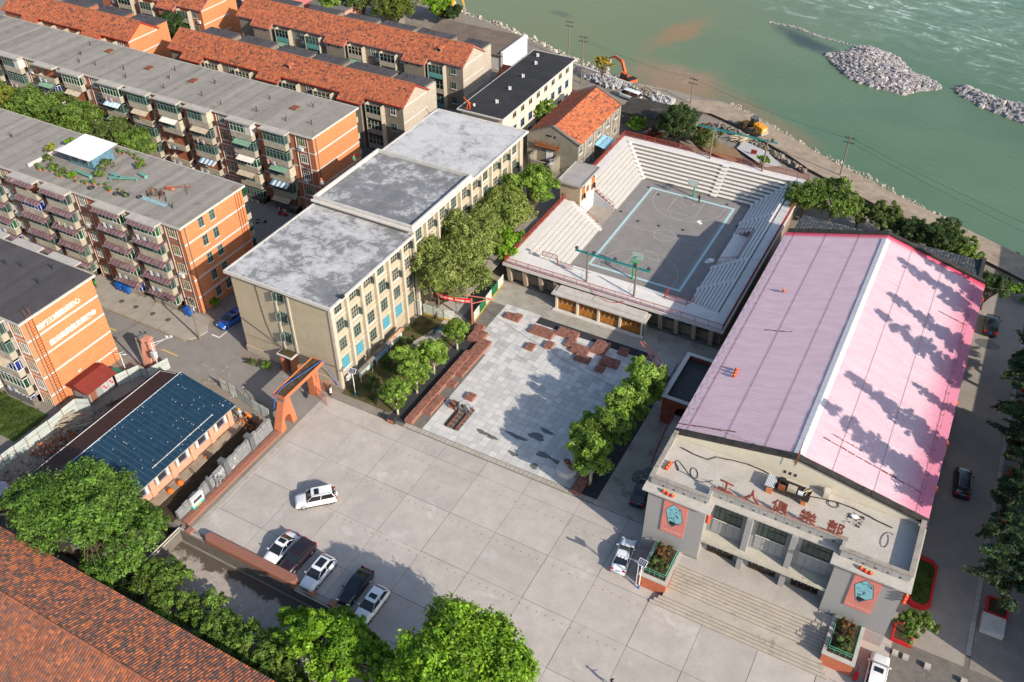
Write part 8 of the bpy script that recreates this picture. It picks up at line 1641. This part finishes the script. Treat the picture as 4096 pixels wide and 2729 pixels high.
# plane trees: two crown shapes reused
def plane(k):
    rs = random.Random(k); B = [(rs.uniform(-.3, .3), rs.uniform(-.3, .3), 4.7, 2.0, 2.0, 1.9)]
    for q in range(9): a = q*.7+rs.random(); B.append((1.65*math.cos(a)*rs.uniform(.6, 1.15), 1.65*math.sin(a)*rs.uniform(.6, 1.15), rs.uniform(3.2, 5.9), rs.uniform(.9, 1.4), rs.uniform(.9, 1.4), rs.uniform(.8, 1.3)))
    return crown_mesh('crown', B, 9500, .15, G_plane, k, .36, 20), trunk_mesh(3.9, .19, B, k, bark_p, (.1, .05), 10)
pl = [plane(11), plane(12), plane(13)]
for k, (x, y, s_, lab) in enumerate(((11.6, -54.6, 1.12, 'nearest the plaza and boulders'), (11.4, -49.6, 1.12, 'second from the plaza'), (11.8, -44.6, 1.15, 'third from the plaza'), (12.1, -40.2, 1.2, 'tall one beside the red beams'), (9.9, -51.8, .95, 'leaning out over the pavers'))): tree('plane_tree', 'bright green plane tree in the right-hand row, '+lab, (x, y, 0), *pl[k % 3], rz=k*1.3, sc_=s_, group='plane trees beside the paved court')
for k, (x, y, s_, lab) in enumerate(((-15.2, -55.6, .86, 'closest to the plaza'), (-15.2, -51.0, .84, 'second from the plaza'), (-15.2, -46.7, .82, 'third from the plaza'), (-15.1, -40.9, .74, 'slim one by the zigzag brick seat'), (-18.0, -49.0, .80, 'set back by the notice boards'))): tree('plane_tree', 'young plane tree in the left-hand row, '+lab, (x, y, 0), *pl[(k+1) % 3], rz=k*2.1+.5, sc_=s_, group='plane trees beside the paved court')
def big(name, label, loc, B, n, size, pal, seed, th, tr_, m_=bark, lean=(0, 0), nb=14, group=None, cat='tree', **kw): return tree(name, label, loc, crown_mesh('crown', B, n, size, pal, seed, **kw), trunk_mesh(th, tr_, B, seed, m_, lean, nb) if th else None, group=group, cat=cat)
def ball(cx, cy, cz, r_, k, seed, flat=.8):
    rs = random.Random(seed); B = [(cx, cy, cz, r_*.75, r_*.75, r_*.65)]
    for q in range(k): a = rs.uniform(0, 6.28); e = rs.uniform(-.35, .95); d = r_*rs.uniform(.55, .85); B.append((cx+d*math.cos(a)*math.cos(e), cy+d*math.sin(a)*math.cos(e), cz+d*flat*math.sin(e), r_*rs.uniform(.28, .48), r_*rs.uniform(.28, .48), r_*rs.uniform(.25, .42)))
    return B
sch = dict(size=.15, pal=[(.25, .30, .07), (.19, .25, .06), (.30, .34, .10), (.14, .19, .05)], clump=.24, nclump=70)
big('school_tree', 'tall feathery tree in front of the school beside the red banner', (-21.4, -36.2, 0), ball(-.4, 2.6, 7.6, 5.4, 18, 1)+ball(4.4, 5.2, 5.2, 3.0, 8, 2), 30000, th=5.2, tr_=.3, lean=(.2, .8), seed=21, **sch)
big('school_tree', 'tall feathery tree in the middle of the school front', (-20.4, -26.5, 0), ball(-.2, .6, 8.6, 5.0, 16, 3), 23000, th=5.5, tr_=.28, seed=22, **sch)
big('school_tree', 'rounded tree near the middle section of the school', (-21.0, -17.0, 0), ball(-.4, .5, 7.6, 4.7, 14, 4), 20000, .15, [(.22, .28, .06), (.17, .24, .05), (.27, .32, .08)], 23, 5, .25, clump=.25, nclump=60); big('school_tree', 'bright leafy tree at the far end of the school by the press box', (-20.6, -9.0, 0), ball(0, 0, 8.0, 4.2, 14, 5), 18000, .15, G_plane, 24, 5, .25); big('school_tree', 'low glossy tree between the school yard and the arena railing', (-18.0, -20.6, 0), ball(0, 0, 4.8, 3.0, 9, 6), 11000, .15, G_lush, 25, 3, .18)
# foreground trees
big('foreground_tree', 'biggest lush green tree at the bottom of the picture beside the plaza', (12.0, -89.5, 0), ball(1.2, 3.4, 6.6, 6.4, 26, 7)+ball(5.0, 1.6, 5.6, 3.0, 8, 17), 52000, .17, G_lush, 26, 6, .4, clump=.27, nclump=60); big('foreground_tree', 'lush spreading tree with branches reaching over the last parked car', (-1.5, -89.2, -1.8), ball(.6, .6, 5.8, 4.0, 16, 8)+ball(-3.6, 1.4, 5.0, 2.4, 8, 9)+ball(2.2, 3.6, 5.6, 1.9, 6, 10)+ball(4.6, 1.4, 5.2, 2.6, 8, 11)+ball(7.4, 1.6, 5.6, 2.4, 7, 19), 42000, .17, G_lush, 27, 5, .3, clump=.28, nclump=40)
big('foreground_tree', 'wide feathery tree overhanging the blue roof and the red tiled roof', (-33.5, -88.9, 0), ball(-.5, -.4, 5.4, 6.2, 18, 12, .5)+ball(6.2, 1.2, 3.9, 3.9, 10, 13, .6)+ball(-6.0, -.6, 5.2, 4.0, 9, 14, .6)+ball(2, 2.8, 5.2, 3.8, 8, 15, .6)+ball(6.2, -2.6, 2.4, 3.2, 8, 18, .6), 60000, .15, [(.13, .25, .03), (.10, .21, .028), (.17, .28, .045), (.07, .14, .03)], 28, 5, .3, clump=.26, nclump=48, up=.6)
for k, (x, y, z, r_, pal, lab) in enumerate(((-22.8, -89.6, -1.8, 3.2, G_mid, 'under the wide tree at the yard edge'), (-19.2, -91.2, -1.8, 2.9, G_mid, 'low along the tiled eave'), (-16.0, -89.6, -1.8, 2.9, G_mid, 'sprawling onto the sunken yard'), (-12.4, -90.9, -1.8, 2.9, G_mid, 'in the middle of the thicket'), (-9.0, -90.4, -1.8, 2.8, G_mid, 'near the bottom of the sunken yard'), (-6.0, -91.6, -1.8, 2.9, G_mid, 'dense, beside the tiled roof corner'), (-3.0, -93, -1.8, 2.6, G_mid, 'beneath the lush spreading tree'), (-25.5, -92.5, -1.8, 2.4, G_dark, 'deepest in the shade of the eave'), (1.5, -93.5, 0, 2.6, G_lush, 'at the very bottom between the two lush trees'), (6.5, -93.0, 0, 2.6, G_lush, 'at the foot of the biggest tree'))): big('thicket_shrub', 'wild leafy shrub in the thicket, '+lab, (x, y, z), ball(0, 0, r_*.75, r_, 10, 40+k), 8500, .14, pal, 50+k, 1.2, .08, group='shrubs of the thicket', cat='shrub')
# courtyard trees between the brick blocks
for k, (x, y, r_, pal, lab) in enumerate(((-119, -31.0, 4.8, [(.20, .24, .03), (.15, .20, .03), (.24, .24, .04)], 'yellowing one farthest left'), (-109.5, -29.0, 5.2, G_mid, 'largest, behind the roof garden'), (-100.5, -29.0, 4.9, G_mid, 'third along the courtyard'), (-93.5, -28.2, 4.1, G_olive, 'smallest, nearest the roof shed'), (-87.5, -28.0, 3.4, G_mid, 'low one hidden by the roof edge'))): big('courtyard_tree', 'leafy tree between the brick blocks, '+lab, (x, y, 0), ball(0, 0, 9.2 if r_ > 4.2 else 7.4, r_, 14, 60+k), 14000, .19, pal, 70+k, 6, .25, group='trees between the brick blocks')
for k, (x, y, z, r_, pal, lab) in enumerate(((-103.5, 47.5, 4.5, 3.2, G_plane, 'light one by the pink house'), (-98, 53, 5, 5.0, G_olive, 'loose olive one in front of the salmon house'), (-88.5, 53.5, 5.5, 5.6, [(.12, .16, .025), (.09, .14, .02), (.16, .19, .03)], 'broad yellow-green one'), (-82, 61.5, 4.5, 3.8, G_lush, 'bright one beside the yellow excavator'), (-108, 56, 5, 4.2, G_mid, 'one at the top edge'), (-78, 62, 3, 2.6, G_dark, 'dark one on the boulders'))): big('riverside_tree', 'tree by the far river bank, '+lab, (x, y, 0), ball(0, 0, z, r_, 12, 80+k), 9000, .24, pal, 90+k, 3.5, .25, group='trees by the far river bank')
big('gap_tree', 'dark evergreen between the two tiled rows at the upper left', (-123.0, 15.5, 0), ball(0, 0, 6.6, 4.0, 12, 91), 9000, .2, G_dark, 91, 4, .25); big('gap_shrub', 'small yellow shrub beside the orange gable at the upper left', (-117, 18.5, 0), ball(0, 0, 3.2, 1.7, 6, 92), 2500, .16, [(.3, .32, .02), (.24, .28, .02)], 92, 2, .1, cat='shrub')
big('lane_tree', 'light green tree squeezed between the office block and the hall', (-32.8, 21.0, 0), ball(0, 0, 5.2, 2.5, 10, 93), 7000, .15, G_plane, 93, 4, .15); big('autumn_tree', 'thin tree with yellow autumn leaves above the rubble', (-33.0, 48.6, 0), ball(0, 0, 4.4, 2.2, 7, 94), 1500, .16, [(.55, .33, .01), (.42, .30, .02), (.14, .16, .04)], 94, 3.4, .16, nb=16)
# behind the arena
big('evergreen_tree', 'dense dark evergreen behind the arena railing', (-8.9, 30.2, 0), ball(0, 0, 4.6, 4.4, 16, 95), 16000, .16, G_dark+[(.06, .095, .03)], 95, 3, .22); big('bougainvillea', 'bougainvillea with crimson flowers spilling by the arena railing', (-13.3, 28.6, 0), ball(0, 0, 1.8, 1.9, 8, 96), 5000, .13, [(.50, .006, .05), (.05, .09, .02), (.04, .075, .02), (.30, .01, .03)], 96, 1.2, .08, cat='shrub')
big('flowering_shrub', 'red-flecked shrub right of the dark evergreen', (-5.2, 33.6, 0), ball(0, 0, 2.2, 2.0, 8, 97), 4000, .13, [(.42, .03, .02), (.06, .10, .03), (.09, .12, .03)], 97, 1.2, .08, cat='shrub'); big('willow_shrub', 'feathery pale green shrub by the floodlight pole', (-3.0, 29.0, 0), ball(0, 0, 3.2, 2.8, 9, 98), 6500, .12, [(.13, .17, .04), (.17, .20, .05), (.10, .14, .04)], 98, 2, .1, cat='shrub'); big('garden_shrub', 'round green shrub by the low shed beyond the arena', (-17.9, 30.8, 0), ball(0, 0, 1.9, 2.0, 7, 99), 4500, .13, G_lush, 99, 1.2, .08, cat='shrub'); big('garden_shrub', 'lone small green shrub on the bare ground behind the arena', (7.2, 29.6, 0), ball(0, 0, 1.4, 1.3, 6, 100), 2500, .13, G_lush, 100, .8, .06, cat='shrub')
for k, (x, y, z, r_, pal, lab) in enumerate(((18.4, 15.6, 4.6, 3.6, G_mid, 'overhanging the arena railing'), (22.8, 16.0, 4.8, 3.9, G_mid, 'largest beside the garden plot'), (27.2, 16.5, 3.4, 2.6, G_olive, 'small one above the garden wall'), (31.0, 16.2, 3.2, 3.2, G_olive, 'loose one before the track'), (35.4, 13.6, 3.6, 3.4, G_dark, 'dark one at the gable peak'), (40.0, 13.4, 4.2, 3.6, G_dark, 'dark one overhanging the rear roof'), (43.6, 12.4, 3.6, 2.8, G_mid, 'one at the rear roof corner'), (48.2, 3.6, 4.4, 3.0, G_dark, 'glossy one over the lane'))): big('bank_tree', 'tree on the bank behind the theatre, '+lab, (x, y, 0), ball(0, 0, z, r_, 12, 110+k), 8500, .16, pal, 120+k, 3, .2, group='trees on the bank behind the theatre')
big('hedge', 'dense hedge across the far end of the lane', (52.5, 8.4, 0), [(-2+q*1.3, .6*math.sin(q), 1.2, 1.2, 1.2, 1.3) for q in range(12)], 9000, .13, G_lush, 130, 0, 0, cat='hedge')
# cedars along the lane: layered drooping tiers
def cedar(k, h):
    rs = random.Random(k); B = []; n_ = int(h/1.15)
    for i in range(n_):
        t_ = i/n_; z = h*.24+h*.76*t_; R_ = 4.3*(1-t_)**.8+.3
        for q in range(7 if t_ < .7 else 4): a = rs.uniform(0, 6.28); l = R_*rs.uniform(.55, 1.0); B.append((.55*l*math.cos(a), .55*l*math.sin(a), z-.12*l+rs.uniform(-.3, .3), max(.35, l*.5*abs(math.cos(a))+.35), max(.35, l*.5*abs(math.sin(a))+.35), .34))
    mb = MB(); mb.tube((0, 0, 0), (0, 0, h*.97), .32, .04, n=9)
    for b in B[::2]: mb.tube((0, 0, b[2]+.35), (b[0]*1.6, b[1]*1.6, b[2]), .06, .015, n=4)
    return crown_mesh('crown', B, 30000, .19, G_cedar, k, .46, 9, .5), mb.mesh('trunk', bark_d)
ced = [cedar(1, 25), cedar(2, 24), cedar(3, 26)]
for k, (y, s_) in enumerate(((-50.0, 1.06), (-43.0, .97), (-36.5, .8), (-29.4, 1.0), (-24.2, .93), (-16.2, 1.02), (-11.6, .94))): tree('cedar_tree', 'tall dark cedar in a red tub along the lane, %s from the front' % ords[k], (56.3, y, .35), *ced[(k*2) % 3], rz=k*1.9+.4, sc_=s_, group='cedars along the lane')
# planter shrubs and small trees
for x, lab in ((23.5, 'left'), (42.9, 'right')):
    big('planter_shrub', 'clipped green bush in the %s brick planter' % lab, (x, -63.5, 1.85), ball(0, 0, .8, 1.05, 7, int(x)), 3600, .10, G_olive+[(.08, .12, .05)], 140, .5, .05, cat='shrub'); big('planter_shrub', 'copper-red leafed shrub at the back of the %s brick planter' % lab, (x, -61.5, 1.85), ball(0, 0, .7, 1.05, 7, int(x)+1), 3000, .10, [(.22, .07, .03), (.12, .10, .03), (.28, .11, .05), (.09, .12, .03)], 141, .5, .05, cat='shrub')
big('corner_tree', 'small round tree in the square red planter at the theatre corner', (48.4, -57.8, .3), ball(.2, -.2, 2.5, 2.0, 9, 150), 7500, .13, G_mid, 150, 2, .1); 
for k, (x, y, z, r_, pal, lab) in enumerate(((-52.0, -49.4, 0, 1.0, G_lush, 'at the foot of the orange gable'), (-20.8, -52.6, 0, 1.1, G_olive, 'in the school garden by the lamp'), (-21.8, -44.0, 0, 1.3, G_olive, 'tawny, beside the rusty notice board'), (-21.5, -47.5, 0, 1.1, G_mid, 'in the middle of the school garden'), (-38.3, -57.2, 0, .8, G_olive, 'weedy, along the school gable'), (-35.8, -56.8, 0, .9, G_mid, 'by the school porch'), (-84.6, -45.5, 15.1, .9, [(.35, .35, .02), (.25, .3, .03)], 'yellow, at the corner of the roof garden'), (-83.4, -42.6, 15.1, 1.1, G_lush, 'lush, on the roof garden wall'), (-81.2, -41.2, 15.1, 1.1, G_mid, 'behind the roof shed'), (-72.6, -45.6, 15.1, 1.3, G_olive, 'tall, right of the roof shed'), (-71.8, -47.4, 15.1, .9, G_mid, 'in front of the roof shed corner'), (28.6, 10.4, 0, 1.2, G_lush, 'in the vegetable plot behind the theatre'), (-79.6, -49.0, 15.1, .8, G_mid, 'first along the roof garden front edge'), (-77.4, -49.2, 15.1, .7, G_olive, 'second along the roof garden front edge'), (-75.2, -49.4, 15.1, .8, G_lush, 'third along the roof garden front edge'), (-82.6, -47.4, 15.1, .8, G_olive, 'inside the roof garden corner wall'), (-68.6, -42.4, 15.1, .9, G_mid, 'near the back edge right of the roof shed'), (-78.2, -40.9, 15.1, .9, [(.3, .2, .03), (.15, .2, .04)], 'rusty-leaved, behind the roof shed'))): big('low_shrub', 'low shrub '+lab, (x, y, z), ball(0, 0, r_*.7, r_, 6, 160+k), 1500, .11, pal, 170+k, .5, .04, cat='shrub', group='low shrubs')
# grass tufts
rs = np.random.RandomState(5); Bg = [(float(x), float(y), .05, .5, .5, .12) for x, y in zip(rs.uniform(-23.5, -16.6, 60), rs.uniform(-55.4, -36.6, 60))]+[(float(x), float(y), .05, .6, .6, .14) for x, y in zip(rs.uniform(-67, -55.2, 70), rs.uniform(-82.2, -77.4, 70))]+[(float(x), float(y), .42, .3, .4, .1) for x, y in zip(rs.uniform(47.9, 49.6, 16), rs.uniform(-53, -47.6, 16))]
tag(put('grass', crown_mesh('grass', Bg, 22000, .07, [(.07, .12, .02), (.10, .14, .03), (.05, .09, .015)], 200, .9, 8, 1.0)), 'patchy green grass of the garden beds and lawn', 'grass', kind='stuff')
